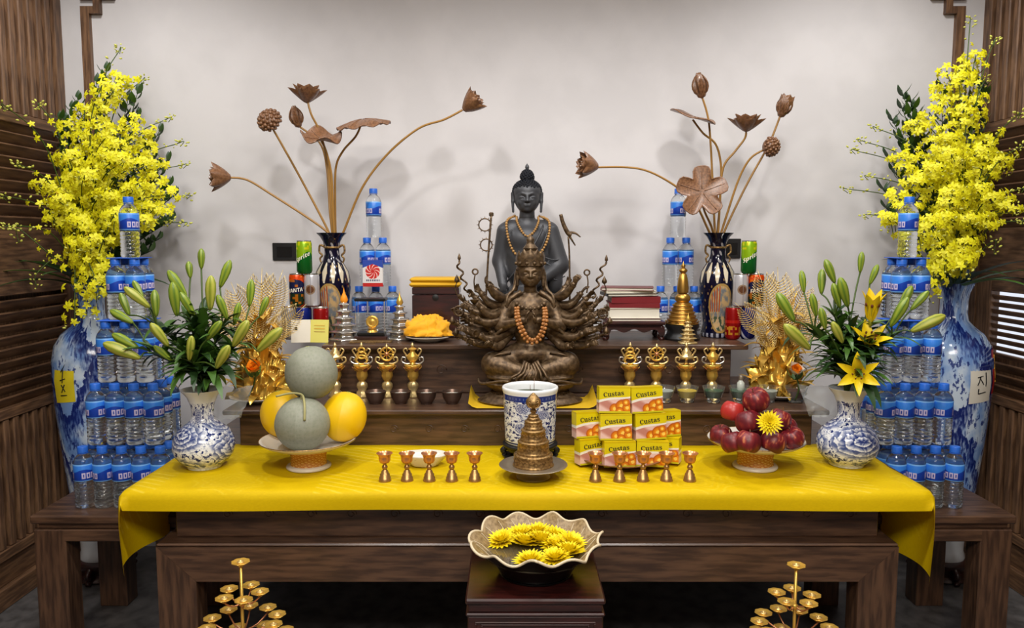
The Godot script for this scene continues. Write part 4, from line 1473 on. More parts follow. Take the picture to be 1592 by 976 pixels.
func back_shelf() -> void:
	var t3 := 0.9368 + 0.0005
	# cans
	var green := image_mat(128, 128, func(u: float, v: float) -> Color:
		var c := Color(0.02, 0.30, 0.10).lerp(Color(0.05, 0.45, 0.14), v)
		if v > 0.62 + 0.12 * sin(u * TAU * 2.0):
			c = Color(0.55, 0.72, 0.08)
		if v > 0.80 and hash2(floorf(u * 20.0), floorf(v * 20.0)) > 0.5:
			c = Color(0.80, 0.80, 0.10)
		return c, 0.25, 0.3)
	var orange := image_mat(128, 128, func(u: float, v: float) -> Color:
		var c := Color(0.85, 0.27, 0.03)
		var q := Vector2((fposmod(u, 1.0) - 0.5) * 2.4, (v - 0.52) * 2.0)
		if q.length() < 0.72:
			c = Color(0.12, 0.20, 0.12) if q.y < 0.0 else Color(0.10, 0.12, 0.28)
		return c.lerp(Color(0.95, 0.5, 0.08), 0.7 if hash2(floorf(u * 16.0), floorf(v * 16.0)) > 0.8 else 0.0), 0.25, 0.3)
	var white := image_mat(128, 128, func(u: float, v: float) -> Color:
		var c := Color(0.78, 0.78, 0.80)
		var q := Vector2((u - 0.5) * 2.6, (v - 0.62) * 2.2)
		if q.length() < 0.28:
			c = Color(0.42, 0.27, 0.18) if q.length() < 0.2 else Color(0.62, 0.52, 0.42)
		if v < 0.2 and v > 0.14:
			c = Color(0.45, 0.25, 0.25)
		return c.lerp(Color(0.6, 0.6, 0.64), 0.5 if fposmod(u * 6.0, 1.0) < 0.12 else 0.0), 0.25, 0.4)
	var blue := image_mat(128, 128, func(u: float, v: float) -> Color:
		var c := Color(0.03, 0.06, 0.30)
		var w := v - 0.30 - 0.16 * sin(u * TAU * 1.5)
		return Color(0.80, 0.82, 0.88) if absf(w) < 0.05 else c.lerp(Color(0.08, 0.16, 0.5), v), 0.25, 0.3)
	var red := image_mat(128, 128, func(u: float, v: float) -> Color:
		var c := Color(0.55, 0.03, 0.04)
		if v > 0.30 and v < 0.52 and hash2(floorf(u * 22.0), floorf(v * 14.0)) > 0.45:
			c = Color(0.80, 0.55, 0.15)
		return c.lerp(Color(0.75, 0.15, 0.10), 0.8 if v > 0.60 and v < 0.68 else 0.0), 0.25, 0.3)
	var silver := plain(Color(0.66, 0.67, 0.70), 0.3, 0.6)
	var h := 0.1228
	var z := -2.88
	drink_can(Vector3(-0.836, t3, z), silver, "plain silver drink can, outermost in the bottom row of the left can pyramid")
	drink_can(Vector3(-0.7801, t3, z), blue, "dark blue drink can in the bottom row of the left can pyramid")
	drink_can(Vector3(-0.7093, t3, -2.85), red, "red drink can beside the left navy vase, in the bottom row")
	drink_can(Vector3(-0.8034, t3 + h, z), orange, "orange soda can with dark lettering in the left can pyramid", "FANTA", mats.paper, 0.12, 0.0135)
	drink_can(Vector3(-0.7477, t3 + h, z), white, "white drink can with brown emblem beside the left navy vase")
	drink_can(Vector3(-0.7733, t3 + 2 * h, z), green, "green soda can on top of the left can pyramid", "Sprite", mats.paper, 0.5, 0.015)
	drink_can(Vector3(0.8286, t3, z), red, "red drink can in front of the right navy vase, bottom row")
	drink_can(Vector3(0.8869, t3, z), blue, "dark blue drink can with white stroke at the bottom right of the cans")
	drink_can(Vector3(0.854, t3 + h, z), white, "white drink can with brown emblem beside the right navy vase")
	drink_can(Vector3(0.9121, t3 + h, z), orange, "orange soda can next to the right golden leaf ornament", "FANTA", mats.paper, 0.12, 0.0135)
	drink_can(Vector3(0.8817, t3 + 2 * h, z), green, "green soda can on top of the right can pyramid", "Sprite", mats.paper, 0.5, 0.015)
	# folded card before the cans
	var card := thing("folded_card", "white and pale yellow folded card leaning before the left cans", "card", Vector3(-0.733, t3, -2.78))
	var ch := 0.0834
	var cw := 0.0691
	part("white_leaf", box(cw, ch, 0.002, 0.0005), mats.paper, card, turned(Vector3(-cw * 0.49, ch * 0.49, -0.004), Vector3(-9, 8, 0)))
	part("yellow_leaf", box(cw, ch, 0.002, 0.0005), mats.pale_yellow, card, turned(Vector3(cw * 0.49, ch * 0.49, -0.004), Vector3(-9, -8, 0)))
	part("printed_mark", box(0.009, 0.012, 0.0008, 0.0002), mats.ink, card, turned(Vector3(-cw * 0.72, ch * 0.62, 0.0), Vector3(-9, 8, 0)))
	for k in 4:
		part("printed_mark", box(cw * 0.6, 0.0015, 0.0008, 0.0002), mats.gold_ink if k < 2 else mats.bead, card, turned(Vector3(cw * 0.5, ch * (0.75 - k * 0.14), -0.001 - 0.004 * (0.5 - k * 0.14)), Vector3(-9, -8, 0)))
	# navy vases
	var pr: Array = []
	for e in [[0, 0], [22, 0], [23.5, 3], [23, 8], [20.5, 20], [22, 36], [25.5, 58], [27.5, 76], [27.5, 88], [25, 101], [19, 112], [13.5, 120], [11.5, 128], [11.2, 138], [13, 147], [17.5, 155], [22.5, 160], [23, 161], [21.5, 161], [16, 156], [10, 146], [9.5, 128], [0, 126]]:
		pr.append_array([e[0] * 0.00247, e[1] * 0.00247])
	var vase := thing("navy_vase", "tall navy vase with painted medallion, behind the white-topped crystal pagoda, left of the statues", "vase", Vector3(-0.6884, t3, -2.96), "navy and gold vases")
	part("vase_body", lathe(pr, 48), mats.navy_vase, vase, Transform3D(Basis(Vector3.UP, PI), Vector3.ZERO))
	for s in [-1, 1]:
		part("handle", tube([Vector3(s * 0.029, 0.345, 0), Vector3(s * 0.045, 0.350, 0), Vector3(s * 0.048, 0.325, 0), Vector3(s * 0.037, 0.312, 0), Vector3(s * 0.046, 0.300, 0), Vector3(s * 0.041, 0.284, 0), Vector3(s * 0.036, 0.285, 0)], 0.0045, 0.003, 8), mats.worn_brass, vase)
	part("neck_band", lathe([0.028, 0.338, 0.031, 0.340, 0.031, 0.344, 0.0285, 0.346], 32), mats.worn_brass, vase)
	copy(vase, Vector3(0.7878, t3, -2.96), "tall navy vase with painted medallion, behind the cans and stupa, right of the statues")
	# small pyramids of water bottles
	for s in [-1, 1]:
		var side := "left" if s < 0 else "right"
		var x: float = -0.5375 if s < 0 else 0.6522
		for k in 3:
			bottle(Vector3(x + (k - 1) * 0.066, t3, -3.04), "%s water bottle from the left in the bottom row of the %s shelf pyramid" % [ORD[k], side], "water bottles on the highest step")
		for k in 2:
			bottle(Vector3(x + (k - 0.5) * 0.062, t3 + BOTTLE_H, -3.04), "%s water bottle from the left in the middle row of the %s shelf pyramid" % [ORD[k], side], "water bottles on the highest step")
		bottle(Vector3(x - 0.003, t3 + 2 * BOTTLE_H, -3.04), "water bottle on top of the small pyramid %s" % ("left of the statues" if s < 0 else "beside the gold stupa"), "water bottles on the highest step")
	# incense packet on the caps
	var packet_mat := image_mat(96, 128, func(u: float, v: float) -> Color:
		if v < 0.14:
			return Color(0.72, 0.08, 0.06)
		var q := Vector2((u - 0.5) * 1.0, (v - 0.58) * 1.25)
		var c := Color(0.86, 0.85, 0.84)
		var r := q.length()
		if r < 0.36:
			c = Color(0.75, 0.10, 0.09)
			if fposmod(q.angle() / TAU * 9.0 + r * 4.0, 1.0) < 0.3 and r > 0.08:
				c = Color(0.90, 0.75, 0.72)
		if v > 0.86 - absf(u - 0.5) * 0.3:
			c = Color(0.12, 0.25, 0.62)
		if v > 0.2 and v < 0.27 and fposmod(u * 11.0, 1.0) < 0.6 and u > 0.15 and u < 0.85:
			c = Color(0.3, 0.3, 0.4)
		return c, 0.5)
	var pk := solo("incense_packet", box(0.077, 0.1019, 0.02, 0.001), packet_mat, Transform3D(Basis(), Vector3(-0.5369, t3 + BOTTLE_H + 0.051 + 0.001, -2.985)), "white packet with round red emblem in front of the left bottle pyramid", "packet")
	pk.mesh = packet(0.077, 0.1019, 0.02)
	# glass case with a gold medallion
	var gc := thing("medallion_case", "small glass case holding a gold medallion on a dark base", "display case", Vector3(-0.5237, t3, -2.86))
	boxed("base", Vector3(-0.062, 0, -0.035), Vector3(0.062, 0.016, 0.035), mats.red_wood, gc)
	boxed("base_step", Vector3(-0.05, 0.016, -0.028), Vector3(0.05, 0.03, 0.028), mats.black, gc)
	boxed("top_board", Vector3(-0.058, 0.145, -0.03), Vector3(0.058, 0.156, 0.03), mats.black, gc)
	for s in [-1, 1]:
		for e in [-1, 1]:
			boxed("post", Vector3(s * 0.052, 0.016, e * 0.026), Vector3(s * 0.055, 0.145, e * 0.023), mats.glass, gc)
	part("medallion", lathe([0.0, -0.004, 0.022, -0.004, 0.024, 0.0, 0.022, 0.004, 0.016, 0.0045, 0.014, 0.003, 0.008, 0.006, 0.0, 0.008], 32, 12, 0.03), mats.gold, gc, turned(Vector3(0.004, 0.068, 0.006), Vector3(90, 0, 0)))
	part("medallion_stand", lathe([0.0, 0.0, 0.02, 0.0, 0.014, 0.008, 0.018, 0.014, 0.0, 0.014], 24), mats.gold, gc, at(0.004, 0.03, 0.006))
	solo("gilt_paper", box(0.1516, 0.004, 0.05, 0.001), mats.worn_brass, Transform3D(Basis(Vector3.UP, 0.05), Vector3(-0.5142, t3 + 0.002, -2.795)), "flat gilt-edged booklet lying before the medallion case", "booklet")
	# crystal pagodas
	pagoda(Vector3(-0.6242, t3, -2.86), 0.2, mats.silver, mats.rose, "silver crystal pagoda with orange tip in front of the left navy vase")
	pagoda(Vector3(-0.4206, t3, -2.88), 0.185, mats.silver, mats.gold, "silver crystal pagoda with gold tip between bottles and wooden box")
	pagoda(Vector3(0.6343, t3, -2.765), 0.115, mats.pale_gold, mats.gold, "small gilt crystal pagoda at the shelf edge before the gold stupa")
	# wooden box under a folded yellow brocade
	var wb := thing("wooden_box", "dark wooden chest with a clasp, left of the statues", "box", Vector3(-0.2892, t3, -2.97))
	var bw := 0.1777
	var bh := 0.1925
	boxed("body", Vector3(-bw / 2, 0, -0.06), Vector3(bw / 2, bh * 0.845, 0.06), mats.red_wood, wb)
	boxed("lid", Vector3(-bw / 2, bh * 0.858, -0.06), Vector3(bw / 2, bh, 0.06), mats.red_wood, wb)
	part("clasp", lathe([0.0, 0.0, 0.012, 0.0, 0.012, 0.003, 0.004, 0.005, 0.0, 0.005], 20), mats.grey_black, wb, turned(Vector3(0, bh * 0.80, 0.06), Vector3(90, 0, 0)))
	for k in 2:
		solo("brocade_bundle", box(bw * (1.10 if k == 0 else 1.06), 0.017, 0.12, 0.007), mats.gold_cloth, Transform3D(Basis(Vector3.UP, 0.02 - k * 0.05), Vector3(-0.2923, t3 + bh + 0.0095 + k * 0.018, -2.97)), ["yellow brocade-wrapped book lying directly on the dark chest", "yellow brocade-wrapped book, upper of the two on the chest"][k], "book", "brocade books on the chest")
	# plate with a heap of saffron cloth
	var pp := Vector3(-0.3078, t3, -2.82)
	var pl := solo("small_plate", lathe([0.0, 0.0, 0.045, 0.0, 0.05, 0.004, 0.078, 0.016, 0.084, 0.018, 0.084, 0.0205, 0.076, 0.019, 0.05, 0.007, 0.0, 0.006], 40), mats.white_glaze, Transform3D(Basis(), pp), "pale flat plate under the heap of saffron cloth", "plate")
	pl.name = "small_plate"
	var ln := FastNoiseLite.new()
	ln.seed = 5
	ln.frequency = 1.0
	solo("saffron_cloth", lump(func(d: Vector3) -> float:
		var n := ln.get_noise_3dv(d * 2.0) * 0.35 + absf(ln.get_noise_3dv(d * 4.0 + Vector3(7, 0, 0))) * 0.55
		return 0.88 + n, Vector3(0.085, 0.072, 0.052), 44, -0.02), mats.saffron, Transform3D(Basis(), pp + Vector3(0, 0.0225, 0)), "crumpled saffron yellow cloth heaped on a small plate", "cloth")
	books(t3)
	# gold stupa
	var st := thing("gold_stupa", "tall gold stupa with pointed spire on a dark stand", "stupa", Vector3(0.6361, t3, -2.87))
	var k := 0.00241
	part("stand", lathe([0.0, 0.0, 27 * k, 0.0, 28 * k, 3 * k, 24 * k, 8 * k, 22 * k, 14 * k, 26 * k, 20 * k, 26 * k, 24 * k, 0.0, 24 * k], 32), mats.grey_black, st)
	var pr2: Array = [0.0, 24 * k]
	var yy := 24.0
	for rr in [24.0, 22.5, 20.5, 18.5, 16.5, 14.5]:
		pr2.append_array([rr * k, yy * k, (rr + 1.2) * k, (yy + 1.2) * k, (rr + 0.8) * k, (yy + 2.6) * k, (rr - 2.0) * k, (yy + 3.2) * k, (rr - 2.4) * k, (yy + 5.4) * k])
		yy += 5.6
	pr2.append_array([9 * k, 58 * k, 11.5 * k, 61 * k, 12 * k, 66 * k, 8 * k, 71 * k, 6 * k, 72 * k])
	part("body", lathe(pr2, 36), mats.old_gold, st)
	part("spire", lathe([6 * k, 72 * k, 8.5 * k, 73 * k, 9 * k, 80 * k, 7.5 * k, 92 * k, 5.5 * k, 101 * k, 3.5 * k, 103 * k, 6.5 * k, 106 * k, 6.5 * k, 108 * k, 2.5 * k, 111 * k, 3.5 * k, 114 * k, 1.2 * k, 118 * k, 0.0, 122 * k], 28), mats.old_gold, st)
	for i in 12:
		var a := TAU * i / 12.0
		part("lotus_petal", petal(0.018, 0.018, 0.5, -0.2, 0.004, 0.7, 4, 4), mats.old_gold, st, Transform3D(Basis(Vector3.UP, a + PI) * Basis(Vector3.RIGHT, -0.5), Vector3(sin(a) * 22 * k, 24 * k, cos(a) * 22 * k)))


func packet(w: float, h: float, d: float) -> ArrayMesh:
	# a carton whose printed picture fills front and back
	var st := SurfaceTool.new()
	st.begin(Mesh.PRIMITIVE_TRIANGLES)
	st.set_smooth_group(-1)
	var s := Vector3(w, h, d) * 0.5
	for f in 6:
		var ax: Vector3 = [Vector3.BACK, Vector3.FORWARD, Vector3.RIGHT, Vector3.LEFT, Vector3.UP, Vector3.DOWN][f]
		var u: Vector3 = [Vector3.RIGHT, Vector3.LEFT, Vector3.FORWARD, Vector3.BACK, Vector3.RIGHT, Vector3.RIGHT][f]
		var v := ax.cross(u)
		var pts := [-u - v, u - v, u + v, -u + v]
		var uv := [Vector2(0, 1), Vector2(1, 1), Vector2(1, 0), Vector2(0, 0)]
		for i in [0, 2, 1, 0, 3, 2]:
			var t: Vector2 = uv[i]
			if f > 1:
				t = Vector2(0.02 + t.x * 0.05, 0.02 + t.y * (0.9 if f < 4 else 0.02))
			st.set_uv(t)
			st.add_vertex((ax + pts[i]) * s)
	st.generate_normals()
	return st.commit()


func lump(f: Callable, r: Vector3, seg: int, floor_y: float) -> ArrayMesh:
	# a closed star-shaped body whose radius along each direction is f(direction) * r, flattened at floor_y * -1
	return sheet(seg, seg / 2, func(u: float, v: float) -> Vector3:
		var a := TAU * u
		var b := PI * (v - 0.5)
		var d := Vector3(sin(a) * cos(b), sin(b), cos(a) * cos(b))
		var p: Vector3 = d * r * f.call(d)
		p.y = maxf(p.y, 0.0 if floor_y < 0.0 else floor_y)
		return p)


func pagoda(p: Vector3, h: float, mat: Material, tip: Material, label: String) -> void:
	var t := thing("crystal_pagoda", label, "ornament", p)
	var pr: Array = [0.0, 0.0, 0.30, 0.0, 0.30, 0.03, 0.26, 0.05]
	var y := 0.05
	for k in 5:
		var r := 0.25 - k * 0.038
		pr.append_array([r * 0.8, y + 0.015, r * 0.78, y + 0.085, r * 1.12, y + 0.105, r * 1.08, y + 0.118])
		y += 0.125
	pr.append_array([0.05, y + 0.01, 0.04, y + 0.1])
	for i in pr.size():
		pr[i] *= h
	part("body", lathe(pr, 36, 6, 0.06), mat, t)
	part("spire", lathe([0.05 * h, (y + 0.02) * h, 0.075 * h, (y + 0.07) * h, 0.05 * h, (y + 0.14) * h, 0.02 * h, (y + 0.2) * h, 0.0, 0.99 * h], 16), tip, t)


func books(t3: float) -> void:
	var c := Vector3(0.4505, t3, -2.9)
	var m := 0.00243
	var t := thing("book_stand", "low red lacquered stand with curved legs under the book pile", "stand", c)
	var w := 96 * m
	var d := 0.15
	boxed("stand_top", Vector3(-w / 2, 24 * m, -d / 2), Vector3(w / 2, 29 * m, d / 2), mats.red_wood, t)
	boxed("waist", Vector3(-w / 2 + 0.008, 20.5 * m, -d / 2 + 0.008), Vector3(w / 2 - 0.008, 24 * m, d / 2 - 0.008), mats.red_wood, t)
	var pts: Array = [Vector2(-w / 2 + 0.004, 20.5 * m)]
	for k in 25:
		var x := -0.5 + k / 24.0
		var y := 15.0 + 3.0 * cos(x * TAU * 3.0) * (1.0 - absf(x))
		if absf(x) > 0.40:
			y = 8.0
		pts.append(Vector2(x * (w - 0.008), y * m))
	pts.append(Vector2(w / 2 - 0.004, 20.5 * m))
	for s in [-1, 1]:
		part("apron", extrude(PackedVector2Array(pts), 0.01), mats.red_wood, t, at(0, 0, s * (d / 2 - 0.007)))
		for e in [-1, 1]:
			part("leg", tube([Vector3(e * (w / 2 - 0.016), 20 * m, s * (d / 2 - 0.018)), Vector3(e * (w / 2 - 0.012), 12 * m, s * (d / 2 - 0.014)), Vector3(e * (w / 2 - 0.018), 5 * m, s * (d / 2 - 0.02)), Vector3(e * (w / 2 - 0.008), 0.004, s * (d / 2 - 0.01))], 0.013, 0.009, 10), mats.red_wood, t)
	var maroon := plain(Color(0.28, 0.05, 0.06), 0.5)
	var crimson := plain(Color(0.46, 0.08, 0.11), 0.45)
	var pink := plain(Color(0.42, 0.20, 0.20), 0.5)
	var y := 29 * m
	var stack := [
		["thin maroon book at the bottom of the pile on the red stand", 84, 4.5, maroon, 0, 0.0, mats.paper],
		["thick cream paperback in the lower half of the book pile", 79, 16, mats.paper, 0, 0.02, mats.paper],
		["lower crimson hardback resting on the thick cream paperback", 77, 7, crimson, 1, -0.02, mats.paper],
		["upper crimson hardback, under the black magazine", 75, 10, crimson, 2, 0.03, mats.paper],
		["black-covered magazine with white pages near the top of the books", 78, 4.5, mats.black, -5, 0.10, mats.paper],
		["white magazine under the topmost dusky red notebook", 76, 4, mats.paper, -6, 0.06, mats.paper],
		["dusky red notebook on top of the book pile", 80, 4.5, pink, -7, -0.16, mats.paper]]
	for b in stack:
		var bw: float = b[1] * m
		var bh: float = b[2] * m
		var o := thing("book", b[0], "book", c + Vector3(b[4] * m, y, 0), "books on the red stand")
		o.rotation.y = b[5]
		var th := minf(bh * 0.14, 0.0025)
		boxed("pages", Vector3(-bw / 2 + 0.004, th, -0.062), Vector3(bw / 2 - 0.003, bh - th, 0.062), b[6], o, 0.0004)
		boxed("cover", Vector3(-bw / 2, 0, -0.066), Vector3(bw / 2, th, 0.066), b[3], o, 0.0004)
		boxed("cover", Vector3(-bw / 2, bh - th, -0.066), Vector3(bw / 2, bh, 0.066), b[3], o, 0.0004)
		boxed("spine", Vector3(-bw / 2, th, 0.0625) if b[2] > 6 and b[2] < 11 else Vector3(-bw / 2, th, -0.066), Vector3(bw / 2, bh - th, 0.066) if b[2] > 6 and b[2] < 11 else Vector3(-bw / 2 + 0.003, bh - th, 0.066), b[3], o, 0.0004)
		y += bh + 0.0004

# ---------------------------------------------------------------- the middle step

func skeleton_leaf(l: float, w: float) -> ArrayMesh:
	# a leaf of thin metal: midrib and many upswept, forking side ribs that end on the leaf's outline
	var list: Array = []
	list.append([tube([Vector3.ZERO, Vector3(0, l * 0.5, l * 0.03), Vector3(0, l, -l * 0.06)], w * 0.022, w * 0.008, 5, 3), Transform3D()])
	for k in 15:
		var s := 0.04 + 0.9 * k / 15.0
		var half := w * 0.5 * pow(sin(PI * pow(s * 0.9 + 0.08, 0.8)), 0.7)
		for e in [-1.0, 1.0]:
			var a := Vector3(0, l * s * 0.80, l * 0.03 * sin(PI * s))
			var b := Vector3(e * half, l * (s * 0.78 + 0.20), a.z + w * 0.10)
			list.append([tube([a, a.lerp(b, 0.5) + Vector3(e * half * 0.12, -l * 0.012, 0.0), b], w * 0.017, w * 0.008, 4, 2), Transform3D()])
			for j in 2:
				var q := a.lerp(b, 0.42 + 0.3 * j)
				list.append([tube([q, q + Vector3(e * half * 0.16, l * 0.07, w * 0.03)], w * 0.012, w * 0.006, 4, 1), Transform3D()])
	return join(list)


func leaf_ornament(c: Vector3, flip: float, label: String) -> void:
	var t := thing("golden_leaf_ornament", label, "ornament", c)
	var n := FastNoiseLite.new()
	n.seed = 12
	n.frequency = 1.0
	part("foil_bunch", lump(func(d: Vector3) -> float: return 0.62 + 0.9 * absf(n.get_noise_3dv(d * 3.0)) + 0.6 * absf(n.get_noise_3dv(d * 7.0)) - 0.25 * absf(n.get_noise_3dv(d * 13.0)), Vector3(0.095, 0.21, 0.055), 72, -0.02), mats.foil, t)
	part("trunk", tube([Vector3(0, 0, 0), Vector3(0.006, 0.12, 0), Vector3(0, 0.24, -0.01), Vector3(0.004, 0.34, -0.01)], 0.006, 0.004, 7), mats.old_gold, t)
	var r := RandomNumberGenerator.new()
	r.seed = 31
	var bent := [petal(0.10, 0.045, 1.5, 0.35, 0.0), petal(0.085, 0.035, 2.4, 0.2, 0.0), petal(0.11, 0.028, 1.0, -0.4, 0.0)]
	for k in 64:
		var a := k * 2.4
		var y := 0.012 + 0.25 * k / 64.0
		part("gold_leaf", bent[k % 3], mats.gold if k % 3 else mats.foil, t, Transform3D(Basis(Vector3.UP, a) * Basis(Vector3.RIGHT, 0.3 + r.randf() * 0.7) * Basis(Vector3.UP, PI), Vector3(sin(a), 0, cos(a)) * maxf(0.02, 0.055 - y * 0.15) + Vector3(0, y, 0)).scaled_local(Vector3.ONE * r.randf_range(0.7, 1.15)))
	var big := skeleton_leaf(0.18, 0.105)
	for e in [[-0.02, 0.24, 24.0, 1.0, 0.02], [0.028, 0.27, -14.0, 1.0, 0.0], [-0.05, 0.19, 46.0, 0.85, 0.03], [0.055, 0.21, -42.0, 0.9, 0.025], [0.004, 0.25, 3.0, 1.12, -0.02], [-0.035, 0.17, 18.0, 0.9, 0.05], [0.04, 0.16, -20.0, 0.85, 0.05], [0.0, 0.19, -4.0, 0.9, 0.06], [-0.06, 0.23, 30.0, 0.8, -0.01]]:
		part("skeleton_leaf", big, mats.gold_leaf, t, turned(Vector3(e[0] * flip, e[1], e[4]), Vector3(-8, e[2] * 0.3 * flip, e[2] * flip), e[3]))
	for k in 9:
		var a := r.randf_range(-1.3, 1.3)
		part("gold_twig", tube([Vector3(0, 0.18 + 0.01 * k, 0), Vector3(sin(a) * 0.05, 0.24 + 0.008 * k, 0.02), Vector3(sin(a) * 0.10, 0.22 + 0.012 * k + cos(a) * 0.06, 0.035 * cos(k * 1.7))], 0.003, 0.0015, 5), mats.gold, t)


func rose(p: Vector3, foot: Vector3, label: String, mat: Material, outer: Material) -> void:
	var t := thing("rose", label, "flower", p)
	for k in 14:
		var a := k * 2.4
		var s := 0.35 + 0.65 * k / 13.0
		part("petal", petal(0.034 * s + 0.008, 0.044 * s + 0.006, -1.1 + 1.3 * s, 0.6, 0.0, 0.9, 4, 5), outer if k > 10 else mat, t, Transform3D(Basis(Vector3.RIGHT, 0.7) * Basis(Vector3.UP, a) * Basis(Vector3.RIGHT, 0.05 + 0.5 * s) * Basis(Vector3.UP, PI), Basis(Vector3.RIGHT, 0.7) * (Vector3(sin(a), -0.2, cos(a)) * 0.006 * s)))
	var d := foot - p
	part("stem", tube([Vector3(0, -0.004, 0), d * 0.5 + Vector3(0.01, 0, 0.01), d], 0.0025, 0.003, 6), mats.green_stem, t)
	for k in 3:
		part("leaf", petal(0.05, 0.028, 0.5, 0.2), mats.leaf, t, turned(d * 0.25, Vector3(50, k * 120 + 30, 0)))


func offering_stand(p: Vector3, kind: int, label: String) -> void:
	var t := thing("offering_ornament", label, "ornament", p, "gilt offering ornaments on the middle step")
	var k := 0.00224
	part("foot", lathe([0.0, 0.0, 11 * k, 0.0, 11.5 * k, 2 * k, 9 * k, 5 * k, 9 * k, 8 * k, 6 * k, 11 * k, 8.5 * k, 16 * k, 8 * k, 21 * k, 4.5 * k, 25 * k], 24, 8, 0.05), mats.pale_gold, t)
	part("stem_cup", lathe([4.5 * k, 25 * k, 7 * k, 28 * k, 9 * k, 34 * k, 8.5 * k, 40 * k, 10 * k, 46 * k, 13.5 * k, 50 * k, 13 * k, 52 * k, 8 * k, 50 * k, 0.0, 50 * k], 24, 8, 0.04), mats.gold, t)
	for i in 9:
		var a := TAU * i / 9.0
		part("cup_leaf", petal(0.024, 0.02, 0.7, -0.3, 0.003, 0.7, 4, 4), mats.copper if i % 2 else mats.gold, t, Transform3D(Basis(Vector3.UP, a + PI) * Basis(Vector3.RIGHT, -0.45), Vector3(sin(a) * 8 * k, 41 * k, cos(a) * 10 * k)))
	for s in [-1.0, 1.0]:
		# scrolling ribbons at both sides
		part("scroll", tube([Vector3(s * 4, 53, 1) * k, Vector3(s * 11, 53, 2) * k, Vector3(s * 17, 57, 2) * k, Vector3(s * 16, 63, 2) * k, Vector3(s * 11, 62, 2) * k, Vector3(s * 12, 58, 2) * k], 0.0042, 0.0022, 7), mats.silver if kind % 2 else mats.pale_gold, t)
		part("scroll", tube([Vector3(s * 6, 60, 0) * k, Vector3(s * 11, 68, 0) * k, Vector3(s * 14, 74, 1) * k, Vector3(s * 10, 77, 1) * k, Vector3(s * 8, 73, 1) * k], 0.0036, 0.002, 7), mats.pale_gold, t)
	var base := Vector3(0, 52 * k, 0)
	var put := func(m: Mesh, x: Transform3D, mat: Material) -> void: part("emblem", m, mat, t, x)
	match kind % 4:
		0:  # wheel
			put.call(ring_mesh(10 * k, 0.004), Transform3D(Basis(), base + Vector3(0, 16 * k, 0)), mats.gold)
			for i in 4:
				put.call(box(0.0035, 20 * k, 0.0035, 0.001), Transform3D(Basis(Vector3.BACK, i * PI / 4), base + Vector3(0, 16 * k, 0)), mats.gold)
			put.call(ball(3.5 * k, 10), Transform3D(Basis(), base + Vector3(0, 16 * k, 0)), mats.copper)
		1:  # vase
			put.call(lathe([0.0, 0.0, 5 * k, 0.0, 4 * k, 3 * k, 9 * k, 9 * k, 9 * k, 14 * k, 4 * k, 19 * k, 4 * k, 22 * k, 7 * k, 24 * k, 0.0, 28 * k], 20), Transform3D(Basis(), base), mats.gold)
		2:  # parasol
			put.call(lathe([0.0, 0.0, 4 * k, 0.0, 2 * k, 4 * k, 2 * k, 9 * k, 11 * k, 9 * k, 11 * k, 13 * k, 7 * k, 15 * k, 8 * k, 19 * k, 4 * k, 23 * k, 4 * k, 25 * k, 0.0, 28 * k], 20, 8, 0.05), Transform3D(Basis(), base), mats.pale_gold)
		3:  # knot
			for i in 3:
				put.call(ring_mesh((7 - i * 1.6) * k, 0.0035), Transform3D(Basis(Vector3.BACK, i * 0.6).scaled(Vector3(1.25, 1, 1)), base + Vector3(0, (7 + i * 7.5) * k, 0)), mats.gold)
	part("tip_jewel", lathe([0.0, 0.0, 2.5 * k, 1 * k, 3 * k, 3.5 * k, 1 * k, 6 * k, 0.0, 8 * k], 12), mats.pale_gold, t, Transform3D(Basis(), base + Vector3(0, (27 if kind % 4 else 25) * k, 0)))


